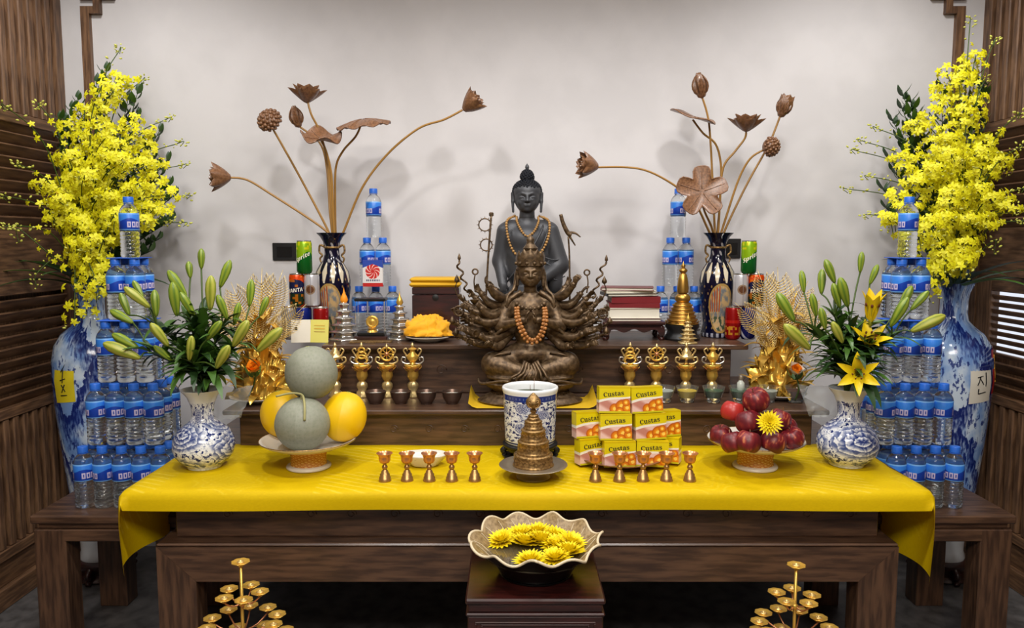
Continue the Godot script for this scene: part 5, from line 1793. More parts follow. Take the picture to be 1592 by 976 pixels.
func middle_step() -> void:
	var t2 := 0.7558 + 0.0005
	# platters with golden leaves and a rose
	var dish := [0.0, 0.0, 0.05, 0.0, 0.055, 0.004, 0.09, 0.015, 0.098, 0.018, 0.0985, 0.021, 0.09, 0.0185, 0.055, 0.0075, 0.0, 0.007]
	solo("platter", lathe(dish, 44), mats.white_glaze, at(-0.8712, t2, -2.62), "white rimmed platter under the left golden leaf ornament", "plate")
	leaf_ornament(Vector3(-0.8634, t2 + 0.0075, -2.63), 1.0, "golden leaf tree of crumpled foil on a platter, left end of the step")
	solo("platter", lathe(dish, 44), mats.white_glaze, at(0.9342, t2, -2.68), "white rimmed platter under the right golden leaf ornament", "plate")
	leaf_ornament(Vector3(0.9412, t2 + 0.0075, -2.70), -1.0, "golden leaf tree of crumpled foil, right end of the step")
	rose(Vector3(-0.8411, 0.882, -2.5), Vector3(-0.881, 0.786, -2.54) - Vector3(-0.8411, 0.882, -2.5) + Vector3(-0.8411, 0.882, -2.5), "orange rose before the left golden leaves", mats.rose, mats.rose)
	rose(Vector3(0.9501, 0.863, -2.56), Vector3(0.9608, 0.7666, -2.58), "orange rose with white outer petals before the right golden leaves", mats.rose, mats.paper)
	# eight gilt ornaments
	var us := [522, 563, 602, 642]
	var xs := [-0.6227, -0.5295, -0.4409, -0.35]
	var xr := [0.4159, 0.5091, 0.6136, 0.7068]
	for k in 4:
		offering_stand(Vector3(xs[k], t2, -2.69), [2, 3, 0, 1][k], "gilt offering ornament with %s emblem, %s from left, left of statues" % [["parasol", "knot", "wheel", "vase"][k], ORD[k]])
		offering_stand(Vector3(xr[k], t2, -2.69), [3, 0, 2, 1][k], "gilt offering ornament with %s emblem, %s from left, right of statues" % [["knot", "wheel", "parasol", "vase"][k], ORD[k]])
	# dark metal bowls at left
	var bowl := lathe([0.0, 0.0, 0.02, 0.0, 0.021, 0.004, 0.023, 0.006, 0.031, 0.02, 0.0345, 0.036, 0.0365, 0.0415, 0.035, 0.042, 0.0325, 0.036, 0.028, 0.02, 0.018, 0.009, 0.0, 0.008], 32)
	var bx := [-0.463, -0.3779, -0.2905, -0.2031]
	for k in 4:
		var b := thing("offering_bowl", "small dark metal bowl of water, %s from the left before the left gilt ornaments" % ORD[k], "bowl", Vector3(bx[k], t2, -2.58), "dark offering bowls")
		part("bowl", bowl, mats.dark_cup, b)
		part("water", lathe([0.0, 0.031, 0.0315, 0.031, 0.0317, 0.0318, 0.0, 0.0318], 28), mats.clear_drink, b)
	# glass cups at right
	var cup := lathe([0.0, 0.0, 0.022, 0.0, 0.024, 0.003, 0.022, 0.009, 0.026, 0.014, 0.036, 0.044, 0.039, 0.054, 0.0375, 0.054, 0.0345, 0.044, 0.0245, 0.017, 0.0, 0.0155], 32)
	var cx := [0.5193, 0.5985, 0.6888, 0.779, 0.8736, 0.9704]
	var what := ["clear", "yellow", "green", "green", "clear", "red"]
	var where := ["behind the cake boxes", "next to the cake boxes", "under the vase-topped gilt ornament", "holding a tiny bottle, behind the apples", "behind the top apple at its right", "outermost at right"]
	for k in 6:
		var g := thing("glass_cup", "small glass cup of %s liquid, %s" % [what[k], where[k]], "cup", Vector3(cx[k], t2, -2.60), "glass offering cups")
		part("glass", cup, mats.glass, g)
		part("liquid", lathe([0.0, 0.0165, 0.0235, 0.0175, 0.0325, 0.0405, 0.0, 0.0405], 28), mats[what[k] + "_drink"], g)
	var tb := thing("tiny_bottle", "tiny clear bottle with pale cap standing in a green glass cup", "bottle", Vector3(cx[3] + 0.002, t2 + 0.041, -2.6))
	part("bottle_body", lathe([0.0, 0.0, 0.011, 0.0, 0.0125, 0.003, 0.0125, 0.026, 0.007, 0.032, 0.006, 0.036, 0.0, 0.036], 20), mats.clear_drink, tb)
	part("cap", lathe([0.0, 0.036, 0.0072, 0.036, 0.0072, 0.049, 0.006, 0.051, 0.0, 0.051], 16), mats.pewter, tb)

# ---------------------------------------------------------------- on the yellow cloth

func table_things() -> void:
	var y := 0.6287 + 0.0045
	# blue and white bottle vases
	var pr: Array = []
	for e in [[0, 0], [26, 0], [27, 2], [27, 4], [36, 10], [44, 20], [47.5, 33], [46, 46], [39, 59], [27, 69], [19, 75], [16.5, 82], [16.5, 90], [18, 100], [23, 113], [31, 123], [32.5, 125], [31, 125], [22, 114], [16, 100], [14, 84], [0, 82]]:
		pr.append_array([e[0] * 0.00188, e[1] * 0.00188])
	var vase := thing("flower_vase", "round blue and white vase with peonies at the left end of the yellow cloth", "vase", Vector3(-0.9213, y, -2.26), "blue and white lily vases")
	part("vase_body", lathe(pr, 48), mats.peony, vase, Transform3D(Basis(Vector3.UP, 0.4), Vector3.ZERO))
	var v2 := copy(vase, Vector3(1.0111, y, -2.28), "round blue and white vase with peonies at the right end of the yellow cloth")
	v2.rotation.y = 2.6
	for s in [-1, 1]:
		var p: Vector3 = vase.position if s < 0 else v2.position
		# loose clear wrapping behind each vase's neck
		var n := FastNoiseLite.new()
		n.seed = 3 + s
		solo("plastic_wrap", sheet(22, 14, func(a: float, b: float) -> Vector3:
			var q := lerpf(-1.0, 1.0, a)
			return p + Vector3(s * -0.035 + q * (0.045 + 0.04 * b), 0.125 + b * 0.10 + 0.01 * n.get_noise_2d(a * 260.0, b * 160.0), -0.075 - 0.02 * q * q + 0.012 * n.get_noise_2d(b * 300.0, a * 300.0))), mats.wrap, Transform3D(),
			"crumpled clear plastic wrap behind the neck of the %s lily vase" % ("left" if s < 0 else "right"), "plastic wrap")
	# footed fruit plates
	var plate := func(c: Vector3, label: String) -> Node3D:
		var t := thing("footed_plate", label, "plate", c, "footed fruit plates")
		part("foot", lathe([0.0, 0.0, 0.062, 0.0, 0.0655, 0.003, 0.0655, 0.007, 0.062, 0.0105, 0.0535, 0.0125], 44), mats.white_glaze, t)
		part("pedestal", lathe([0.0535, 0.0125, 0.052, 0.02, 0.0515, 0.036, 0.055, 0.048, 0.063, 0.058], 44), mats.orange_ware, t)
		part("dish", lathe([0.063, 0.058, 0.10, 0.0655, 0.128, 0.077, 0.1405, 0.085, 0.1415, 0.088, 0.139, 0.0885, 0.126, 0.081, 0.10, 0.070, 0.06, 0.064, 0.0, 0.064], 60), mats.white_glaze, t)
		part("gilt_rim", lathe([0.1395, 0.0883, 0.1412, 0.0893, 0.1422, 0.0878, 0.1412, 0.0865], 60), mats.worn_brass, t)
		return t
	var mp := Vector3(-0.6063, y, -2.25)
	plate.call(mp, "footed orange and white plate carrying four melons")
	var melon := func(r: float, sy: float, c: Vector3, tilt: Vector3, mat: Material, label: String, stem: bool) -> void:
		var t := thing("melon", label, "melon", c, "melons on the footed plate")
		t.rotation_degrees = tilt
		var p: Array = []
		for i in 19:
			var a := PI * i / 18.0
			p.append_array([r * sin(a) if i > 0 and i < 18 else 0.0, -r * sy * cos(a) * (1.0 - 0.03 * exp(-pow(sin(a) * 4.0, 2.0)))])
		part("rind", lathe(p, 40, 10, 0.004), mat, t)
		if stem:
			part("stem", tube([Vector3(0, r * sy * 0.96, 0), Vector3(0.001, r * sy + 0.012, 0.002)], 0.0042, 0.0035, 8), mats.dry_stem, t)
			part("stem", tube([Vector3(-0.07, r * sy + 0.007, 0.012), Vector3(-0.03, r * sy + 0.016, 0.006), Vector3(0.0, r * sy + 0.012, 0.002), Vector3(0.014, r * sy + 0.004, 0.028), Vector3(0.022, r * sy - 0.014, 0.052), Vector3(0.024, r * sy - 0.042, 0.066)], 0.0030, 0.0038, 8), mats.dry_stem, t)
		else:
			part("scar", lathe([0.0, r * sy * 0.96, 0.008, r * sy * 0.965, 0.006, r * sy * 0.985, 0.0, r * sy * 0.985], 14), mats.pale_bud, t)
	var my := mp.y + 0.0655
	melon.call(0.0785, 1.0, Vector3(-0.6085, my + 0.0785, -2.20), Vector3(8, 0, -2), mats.melon, "grey-green melon with dried T-shaped stem at the front of the plate", true)
	melon.call(0.0765, 1.05, Vector3(-0.592, my + 0.2195, -2.25), Vector3(-12, 20, 6), mats.melon, "smooth grey-green melon lying on top of the other three", false)
	melon.call(0.067, 1.14, Vector3(-0.5048, my + 0.081, -2.28), Vector3(-10, 0, -10), mats.yellow_melon, "yellow melon at the right of the melon plate", false)
	melon.call(0.067, 1.10, Vector3(-0.7021, my + 0.079, -2.325), Vector3(-10, 40, 8), mats.yellow_melon, "yellow melon half hidden behind the front melon, left of plate", false)
	# apples
	var ap := Vector3(0.7253, y, -2.25)
	plate.call(ap, "footed orange and white plate carrying red apples")
	var apple_p: Array = []
	for i in 17:
		var a := PI * i / 16.0
		var r := 0.0365 * pow(sin(a), 0.82) * (1.0 + 0.05 * -cos(a) * -1.0)
		var yy := -0.0345 * cos(a) + 0.011 * exp(-pow(sin(a) * 2.7, 2.0)) * signf(cos(a))
		apple_p.append_array([r if i > 0 and i < 16 else 0.0, yy])
	var apple_m := lathe(apple_p, 32, 5, 0.015)
	var spots := [
		[1121, 676, 2.23, 0.92, "dusky apple at the left edge of the apple plate", 0], [1139, 687, 2.155, 0.95, "dark apple at the front left of the apple plate", 0],
		[1163, 686, 2.13, 1.0, "dark red apple at the front of the apple plate", 0], [1202, 686, 2.135, 1.0, "dark red apple in front, below the yellow chrysanthemum", 0],
		[1231, 680, 2.18, 0.95, "apple with pale sticker gleam at the right edge of the plate", 0], [1222, 664, 2.26, 0.9, "yellowish apple half hidden at the right rear of the plate", 1],
		[1163, 655, 2.17, 1.03, "plum red apple in the second layer, beside the chrysanthemum", 0], [1139, 639, 2.21, 0.95, "brighter upright red apple at the left of the second layer", 1],
		[1212, 651, 2.20, 0.92, "dark apple behind the yellow chrysanthemum", 0], [1175, 621, 2.19, 1.06, "topmost dark red apple of the apple pile", 0], [1180, 668, 2.25, 1.0, "apple buried in the middle of the apple pile", 0]]
	var k := 0
	for e in spots:
		var c := w2(e[0], e[1], e[2])
		var t := thing("apple", e[4], "apple", c, "apples on the footed plate")
		t.rotation_degrees = Vector3([8, -20, 14, -10, 25][k % 5], k * 71, [12, -14, 6, 20, -8][k % 5])
		t.scale = Vector3.ONE * e[3]
		part("skin", apple_m, mats.red_apple if e[5] and k == 7 else mats.apple, t)
		part("stem", tube([Vector3(0, 0.022, 0), Vector3(0.001, 0.031, 0), Vector3(0.004, 0.038, 0.001)], 0.0013, 0.0017, 6), mats.lotus_wood, t)
		k += 1
	chrysanthemum(w2(1196, 658, 2.10), 0.038, Vector3(62, 0, 12), "yellow chrysanthemum head stuck among the red apples", "")
	# ten copper goblets
	var lx := [-0.358, -0.2955, -0.233, -0.1695, -0.1051]
	var rx := [0.2348, 0.3027, 0.3689, 0.4351, 0.5004]
	for i in 10:
		var t := thing("goblet", "small copper goblet, %s from the left in the row %s of the stepped brass cone" % [ORD[i % 5], "left" if i < 5 else "right"], "goblet", Vector3(lx[i] if i < 5 else rx[i - 5], y, -2.12), "copper goblets")
		part("foot", lathe([0.0, 0.0, 0.0175, 0.0, 0.018, 0.002, 0.0165, 0.005, 0.016, 0.011, 0.014, 0.0125, 0.0135, 0.02, 0.011, 0.0215, 0.009, 0.029, 0.005, 0.033], 24), mats.brass, t)
		part("stem", lathe([0.005, 0.033, 0.0075, 0.036, 0.0085, 0.040, 0.0065, 0.044, 0.0045, 0.047, 0.006, 0.05], 20), mats.brass, t)
		part("cup", lathe([0.006, 0.05, 0.013, 0.053, 0.016, 0.059, 0.0165, 0.068, 0.0185, 0.075, 0.0225, 0.079, 0.0228, 0.080, 0.0215, 0.0802, 0.0165, 0.0745, 0.014, 0.066, 0.010, 0.061, 0.0, 0.06], 28), mats.copper, t)
	# white oval dish behind the left goblets
	var dish := thing("oval_dish", "white oval porcelain dish with a gilt line behind the left goblets", "dish", Vector3(-0.2633, y, -2.27))
	part("dish_body", lathe([0.0, 0.0, 0.038, 0.0, 0.042, 0.004, 0.060, 0.022, 0.069, 0.032, 0.0715, 0.036, 0.0695, 0.037, 0.056, 0.024, 0.036, 0.010, 0.0, 0.009], 44, 8, 0.02), mats.white_glaze, dish, Transform3D(Basis().scaled(Vector3(1, 1, 0.62)), Vector3.ZERO))
	part("gilt_line", tube(ring_points(0.0605, 0.0255, 0.62), 0.0011, 0.0011, 5, 1), mats.worn_brass, dish)
	# stepped brass cone on its plate
	var mc := thing("stepped_cone", "stepped brass offering cone with bud finial on a wide footed plate", "ornament", Vector3(0.0606, y, -2.15))
	var q := 0.00181
	part("plate_foot", lathe([0.0, 0.0, 26 * q, 0.0, 27 * q, 2 * q, 24 * q, 5 * q, 21 * q, 8 * q, 21 * q, 12 * q, 26 * q, 15 * q], 40), mats.pewter, mc)
	part("plate", lathe([26 * q, 15 * q, 40 * q, 17 * q, 50 * q, 19 * q, 54 * q, 21.5 * q, 53 * q, 22.5 * q, 40 * q, 20.5 * q, 0.0, 20 * q], 56), mats.pewter, mc)
	var prof: Array = [0.0, 20 * q]
	var yy := 20.0
	for e in [[31.5, 20], [25.5, 21], [20, 18], [14.5, 14], [9, 9]]:
		prof.append_array([(e[0] + 0.8) * q, yy * q, (e[0] + 1.2) * q, (yy + 1.5) * q, e[0] * q, (yy + 3) * q, (e[0] - 0.4) * q, (yy + 4) * q, (e[0] - 1.6) * q, (yy + e[1] - 4.5) * q, (e[0] - 0.6) * q, (yy + e[1] - 3.5) * q, (e[0] - 0.6) * q, (yy + e[1] - 2) * q, (e[0] - 2.4) * q, (yy + e[1] - 0.6) * q])
		yy += e[1]
	prof.append_array([4 * q, yy * q, 3.4 * q, (yy + 2) * q, 5.6 * q, (yy + 5) * q, 3 * q, (yy + 8) * q])
	part("cone", lathe(prof, 48), mats.worn_brass, mc)
	# engraved ring of studs on every step
	var stud := ball(0.0026, 6)
	var studs: Array = []
	for e in [[30.8, 30.0, 34], [24.8, 50.0, 28], [19.4, 70.0, 22], [14.0, 86.0, 16]]:
		for i in int(e[2]):
			var a: float = TAU * i / e[2]
			studs.append([stud, at(sin(a) * (e[0] - 0.6) * q, e[1] * q, cos(a) * (e[0] - 0.6) * q)])
	part("engraved_studs", join(studs), mats.worn_brass, mc).set_meta("kind", "stuff")
	var fin := part("finial", lathe([3 * q, (yy + 8) * q, 9 * q, (yy + 11) * q, 12 * q, (yy + 17) * q, 11.5 * q, (yy + 22) * q, 7 * q, (yy + 28) * q, 2 * q, (yy + 33) * q, 0.0, (yy + 34) * q], 28), mats.worn_brass, mc)
	for s in [-1, 1]:
		for i in 2:
			part("finial_scroll", tube([Vector3(s * 2, yy + 11 + i * 7, 10.5) * q, Vector3(s * 7, yy + 13 + i * 7, 9.5) * q, Vector3(s * 8, yy + 18 + i * 5, 8.5) * q, Vector3(s * 4, yy + 17 + i * 5, 10.5) * q], 0.0016, 0.0012, 6), mats.worn_brass, fin)
	# incense pot
	var ip := Vector3(0.0563, y, -2.36)
	var stand := thing("pot_stand", "black carved round wooden stand under the blue and white incense pot", "stand", ip)
	part("stand_top", lathe([0.0, 0.038, 0.083, 0.038, 0.086, 0.041, 0.086, 0.046, 0.083, 0.049, 0.0, 0.049], 48), mats.grey_black, stand)
	part("stand_waist", lathe([0.068, 0.022, 0.074, 0.026, 0.074, 0.033, 0.082, 0.038], 48), mats.grey_black, stand)
	part("stand_ring", lathe([0.06, 0.0, 0.082, 0.0, 0.084, 0.004, 0.082, 0.008, 0.06, 0.008], 48), mats.grey_black, stand)
	for i in 6:
		var a := TAU * (i + 0.5) / 6.0
		var d := Vector3(sin(a), 0, cos(a))
		part("leg", tube([d * 0.072 + Vector3(0, 0.03, 0), d * 0.086 + Vector3(0, 0.022, 0), d * 0.078 + Vector3(0, 0.012, 0), d * 0.084 + Vector3(0, 0.004, 0)], 0.009, 0.007, 8), mats.grey_black, stand)
	var pot := thing("incense_pot", "blue and white porcelain incense pot with white rim before the many-armed statue", "pot", ip + Vector3(0, 0.0492, 0))
	part("pot_body", lathe([0.0, 0.0, 0.074, 0.0, 0.077, 0.003, 0.0785, 0.02, 0.081, 0.10, 0.0845, 0.158, 0.087, 0.166, 0.0875, 0.171, 0.086, 0.175, 0.082, 0.1765, 0.077, 0.174, 0.0755, 0.166, 0.075, 0.15], 60), mats.pot, pot)
	part("ash", lathe([0.0, 0.158, 0.03, 0.157, 0.06, 0.153, 0.0755, 0.151], 32), plain(Color(0.30, 0.33, 0.27), 0.95), pot)
	for i in 2:
		part("incense_stub", tube([Vector3(0.012 * i, 0.152, -0.01 * i), Vector3(0.013 * i, 0.178 + 0.02 * i, -0.011 * i)], 0.0009, 0.0008, 5, 1), mats.lotus_wood, pot)
	cakes(y)


func w2(u: float, v: float, d: float) -> Vector3:
	# a place measured on the photograph at a known distance, in the room's metres
	var t := (488.0 - v) / 1200.0
	var c := 0.99536
	var s := 0.09622
	var dy := d * (t * c - s) / (c + t * s)
	return Vector3((u - 796.0) / 1200.0 * (d * c - dy * s), 1.31 + dy, -d)


func ring_points(r: float, y: float, sz := 1.0, n := 32) -> Array:
	var q: Array = []
	for i in n + 1:
		q.append(Vector3(cos(TAU * i / n) * r, y, sin(TAU * i / n) * r * sz))
	return q


var mum: ArrayMesh
var mum_eye: ArrayMesh
func chrysanthemum(p: Vector3, r: float, tilt: Vector3, label: String, group := "yellow chrysanthemum heads floating in the bowl") -> Node3D:
	if mum == null:
		var list: Array = []
		var pet := petal(1.0, 0.24, -0.1, 0.4, 0.0, 0.95, 2, 4)
		for ring in 5:
			var n: int = [20, 18, 15, 11, 7][ring]
			for i in n:
				var a := TAU * (i + 0.5 * (ring % 2)) / n
				var tiltr := 1.38 - ring * 0.24
				var l := 1.0 - ring * 0.13 + 0.05 * sin(i * 5.0)
				list.append([pet, Transform3D(Basis(Vector3.UP, a + PI) * Basis(Vector3.RIGHT, -tiltr), Vector3(0, 0.03 * ring, 0)).scaled_local(Vector3(1, l, 1))])
		mum = join(list)
		mum_eye = ball(0.14, 10, 0.8)
	var t := thing("chrysanthemum", label, "flower", p, group)
	t.rotation_degrees = tilt
	t.scale = Vector3.ONE * r
	part("petals", mum, mats.chrys, t)
	part("flower_eye", mum_eye, mats.chrys, t, at(0, 0.12, 0))
	return t


func cakes(y: float) -> void:
	var c := Vector3(0.3315, y, -2.30)
	solo("brown_plate", lathe([0.0, 0.0, 0.07, 0.0, 0.075, 0.003, 0.118, 0.018, 0.128, 0.021, 0.1285, 0.0235, 0.118, 0.0215, 0.075, 0.0065, 0.0, 0.0055], 48), mats.lotus_wood, Transform3D(Basis(), c), "brown wooden plate under the yellow cake boxes", "plate")
	var yellow := Color(0.84, 0.77, 0.05)
	var front := image_mat(192, 160, func(u: float, v: float) -> Color:
		var col := yellow
		var wave := 0.50 + 0.16 * u + 0.03 * sin(u * 5.0)
		if v < wave and v > wave - 0.10 + 0.04 * u:
			col = Color(0.92, 0.90, 0.84)
		elif v <= wave - 0.10 + 0.04 * u:
			col = Color(0.74, 0.50, 0.44).lerp(Color(0.88, 0.74, 0.70), clampf(0.5 + 0.9 * sin(u * 7.0 + v * 9.0), 0.0, 1.0))
			for e in [[0.50, 0.16, 0.17], [0.72, 0.26, 0.20], [0.90, 0.20, 0.16], [0.66, 0.06, 0.14], [0.86, 0.40, 0.12]]:
				var q := Vector2(u - e[0], (v - e[1]) * 0.83)
				if q.length() < e[2]:
					var sh: float = q.length() / e[2]
					col = Color(0.93, 0.62, 0.10).lerp(Color(0.70, 0.30, 0.05), sh * sh)
					if q.length() < e[2] * 0.35:
						col = Color(0.96, 0.80, 0.35)
			if v < 0.07:
				col = Color(0.75, 0.72, 0.12)
		if v > 0.93:
			col = Color(0.80, 0.70, 0.02)
		return col, 0.3)
	var w := 0.094
	var h := 0.0775
	var d := 0.040
	var m := packet(w, h, d)
	var text := lettering("Custas", 0.0135, 0.0004, true, true, "Droid Serif")
	var y0 := c.y + 0.0063
	# x from the plate's middle, z, layer, turn, which one
	var rows := [
		[-0.004, 0.055, 0, 3.0, "front left box in the bottom row"], [0.095, 0.050, 0, -4.0, "front right box in the bottom row"],
		[-0.082, 0.022, 0, 20.0, "turned box at the left end of the bottom row"], [0.142, 0.006, 0, -26.0, "turned box at the right end of the bottom row"],
		[0.0, -0.02, 0, 2.0, "box at the back of the bottom row"],
		[-0.014, 0.042, 1, 2.0, "front left box in the middle row"], [0.088, 0.036, 1, 6.0, "front right box in the middle row"],
		[-0.090, 0.012, 1, 16.0, "box at the left end of the middle row"], [0.139, 0.000, 1, 14.0, "tilted box at the right end of the middle row"],
		[-0.018, 0.026, 2, 2.0, "left box in the top row"], [0.078, 0.026, 2, 5.0, "right box in the top row"],
		[-0.005, -0.022, 1, 0.0, "box at the back of the middle row"]]
	for e in rows:
		var t := thing("cake_box", "yellow cake carton, %s" % e[4], "box", Vector3(c.x + e[0] - 0.01, y0 + e[2] * (h + 0.0006) + h / 2, c.z + e[1]), "yellow cake boxes")
		t.rotation_degrees = Vector3(-2.0 - 1.5 * e[2], e[3] + rng.randf_range(-2.5, 2.5), rng.randf_range(-1.5, 1.5))
		part("carton", m, front, t)
		part("lettering", text, mats.ink, t, turned(Vector3(-0.004, h * 0.23, d / 2 + 0.0003), Vector3(0, 0, 6)))

# ---------------------------------------------------------------- lilies in the blue and white vases

var lily_bud_m: ArrayMesh
var lily_leaf_m: Array = []

func lily_stem(mouth: Vector3, buds: Array, label: String, group: String, r: RandomNumberGenerator) -> void:
	# buds: [base, tip, pale?]
	var t := thing("lily_stem", label, "flower", mouth, group)
	var mean := Vector3.ZERO
	for b in buds:
		mean += b[0] / buds.size()
	var top: Vector3 = mouth.lerp(mean, 0.82) - mouth
	var foot := Vector3(top.x * -0.12, -0.055, top.z * -0.12)
	var bend := Vector3(top.x * 0.30, top.y * 0.55, top.z * 0.3 + 0.01)
	part("stem", tube([foot, Vector3(top.x * 0.04, 0.0, top.z * 0.04), bend, top], 0.0034, 0.0026, 7), mats.green_stem, t)
	for b in buds:
		var base: Vector3 = b[0] - mouth
		var tip: Vector3 = b[1] - mouth
		part("flower_stalk", tube([top * 0.96, top.lerp(base, 0.55) + Vector3(0, 0.008, 0), base], 0.0022, 0.0026, 6), mats.green_stem, t)
		var l := (tip - base).length()
		if b.size() > 3:
			open_lily(t, base, tip - base, b[3], b[4])
			continue
		part("bud", lily_bud_m, mats.pale_bud if b[2] else mats.lily_bud, t, along(base, tip - base, r.randf() * 6.0).scaled_local(Vector3(clampf(l * 11.5, 0.75, 1.25), l / 0.1, clampf(l * 11.5, 0.75, 1.25))))
	for k in 38:
		var s := r.randf_range(0.14, 1.0)
		var p := Vector3(top.x * 0.04, 0, top.z * 0.04).lerp(bend, s * 2.0) if s < 0.5 else bend.lerp(top, s * 2.0 - 1.0)
		var a := r.randf() * TAU
		var lean := r.randf_range(0.35, 1.1)
		part("leaf", lily_leaf_m[k % 3], mats.leaf if r.randf() > 0.45 else mats.dark_leaf, t, Transform3D(Basis(Vector3.UP, a) * Basis(Vector3.RIGHT, lean) * Basis(Vector3.UP, PI), p).scaled_local(Vector3.ONE * r.randf_range(0.75, 1.35) * (1.15 - 0.35 * s)))


func open_lily(t: Node3D, base: Vector3, dir: Vector3, size: float, opened := 0.42) -> void:
	var f := part("open_flower", lathe([0.0, 0.0, 0.004, 0.002, 0.007, 0.02, 0.009, 0.03], 12), mats.pale_bud, t, along(base, dir).scaled_local(Vector3.ONE * size))
	for k in 6:
		var a := TAU * k / 6.0
		part("petal", petal(0.105, 0.042 if k % 2 else 0.032, 0.2 + 1.9 * opened, 0.35, 0.0, 0.85, 4, 8), mats.lily, f, Transform3D(Basis(Vector3.UP, a + PI) * Basis(Vector3.RIGHT, -opened), Vector3(sin(a) * 0.006, 0.016, cos(a) * 0.006)))
	for k in 6:
		var a := TAU * (k + 0.5) / 6.0
		var e := Vector3(sin(a) * 0.02, 0.075, cos(a) * 0.02)
		part("stamen", tube([Vector3(0, 0.02, 0), e * 0.6, e], 0.0009, 0.0008, 5), mats.pale_bud, f)
		part("anther", ball(0.0042, 6, 1.6), mats.anther, f, Transform3D(Basis(), e))


func lilies() -> void:
	lily_bud_m = lathe([0.0, 0.0, 0.004, 0.0015, 0.0075, 0.012, 0.0115, 0.035, 0.0135, 0.058, 0.0125, 0.078, 0.0075, 0.093, 0.003, 0.099, 0.0, 0.1], 18, 6, 0.06)
	lily_leaf_m = [petal(0.11, 0.022, 1.1, 0.4, 0.0, 0.8, 3, 7), petal(0.095, 0.026, 0.6, 0.5, 0.0, 0.8, 3, 7), petal(0.13, 0.021, 1.7, 0.3, 0.0, 0.8, 3, 8)]
	var r := RandomNumberGenerator.new()
	r.seed = 77
	var m1 := Vector3(-0.9097, 0.6287 + 0.0045 + 0.225, -2.26)
	var g1 := "lily stems in the left vase"
	lily_stem(m1, [[Vector3(-1.0803, 0.9658, -2.22), Vector3(-1.1757, 1.0138, -2.2), true], [Vector3(-1.104, 0.9904, -2.26), Vector3(-1.1851, 1.0312, -2.27), false], [Vector3(-1.1355, 1.0606, -2.3), Vector3(-1.2081, 1.0984, -2.31), false]], "leftmost lily stem in the left vase, with a long pale yellow-green bud", g1, r)
	lily_stem(m1, [[Vector3(-1.055, 1.1123, -2.24), Vector3(-1.117, 1.1736, -2.22), true], [Vector3(-1.1609, 1.0808, -2.33), Vector3(-1.1899, 1.1486, -2.34), false], [Vector3(-1.1126, 1.1364, -2.32), Vector3(-1.1442, 1.1863, -2.33), false], [Vector3(-1.0606, 1.0809, -2.29), Vector3(-1.0674, 1.161, -2.3), false]], "lily stem leaning left in the left vase, before the bottle tower", g1, r)
	lily_stem(m1, [[Vector3(-0.947, 1.1424, -2.24), Vector3(-0.9934, 1.2213, -2.23), false], [Vector3(-0.9686, 1.0898, -2.22), Vector3(-0.9686, 1.1895, -2.2), false], [Vector3(-0.9585, 1.1955, -2.3), Vector3(-0.9664, 1.245, -2.31), false]], "upright lily stem with two large green buds in the left vase", g1, r)
	lily_stem(m1, [[Vector3(-0.9208, 1.2227, -2.29), Vector3(-0.9185, 1.2835, -2.29), false], [Vector3(-0.9249, 1.0859, -2.24), Vector3(-0.9564, 1.1587, -2.22), false], [Vector3(-0.8713, 1.1066, -2.22), Vector3(-0.8618, 1.2074, -2.21), true]], "tallest lily stem in the left vase, topped by a thin bud", g1, r)
	lily_stem(m1, [[Vector3(-0.8789, 1.1655, -2.32), Vector3(-0.8487, 1.2483, -2.33), false], [Vector3(-0.8313, 1.0784, -2.24), Vector3(-0.8492, 1.1513, -2.22), false], [Vector3(-0.8258, 1.057, -2.28), Vector3(-0.8082, 1.1241, -2.28), false]], "lily stem leaning slightly right in the left vase", g1, r)
	lily_stem(m1, [[Vector3(-0.7849, 1.1109, -2.3), Vector3(-0.7799, 1.1912, -2.31), false], [Vector3(-0.7452, 1.0848, -2.27), Vector3(-0.7206, 1.142, -2.27), false], [Vector3(-0.7395, 0.9866, -2.22), Vector3(-0.6606, 1.0566, -2.2), true], [Vector3(-0.7953, 1.0072, -2.18), Vector3(-0.742, 1.083, -2.16), true]], "rightmost lily stem in the left vase, before the golden leaves", g1, r)
	lily_stem(m1, [[Vector3(-0.9741, 1.0086, -2.17), Vector3(-1.008, 1.0779, -2.14), true], [Vector3(-0.9774, 0.9649, -2.19), Vector3(-1.0159, 1.0104, -2.17), false], [Vector3(-0.9131, 0.9696, -2.16), Vector3(-0.8947, 1.0418, -2.14), true], [Vector3(-0.8375, 0.9475, -2.16), Vector3(-0.7877, 1.016, -2.13), true], [Vector3(-0.8679, 1.0257, -2.18), Vector3(-0.8181, 1.0812, -2.16), false]], "low lily stem leaning forward over the rim of the left vase", g1, r)
	var m2 := Vector3(1.0023, 0.6287 + 0.0045 + 0.225, -2.28)
	var g2 := "lily stems in the right vase"
	lily_stem(m2, [[Vector3(0.8314, 1.0687, -2.26), Vector3(0.7775, 1.1541, -2.26), false], [Vector3(0.8795, 1.15, -2.32), Vector3(0.873, 1.2173, -2.33), false], [Vector3(0.8566, 0.9951, -2.2), Vector3(0.773, 1.0699, -2.18), true], [Vector3(0.8913, 1.0849, -2.25), Vector3(0.8717, 1.1536, -2.24), false]], "leftmost lily stem in the right vase, before the golden leaves", g2, r)
	lily_stem(m2, [[Vector3(0.9504, 1.1819, -2.27), Vector3(0.9192, 1.2518, -2.27), false], [Vector3(0.9279, 1.1468, -2.31), Vector3(0.931, 1.2216, -2.32), false], [Vector3(0.9557, 1.1123, -2.24), Vector3(0.928, 1.1841, -2.23), false]], "lily stem with a bud at its top, left of centre in the right vase", g2, r)
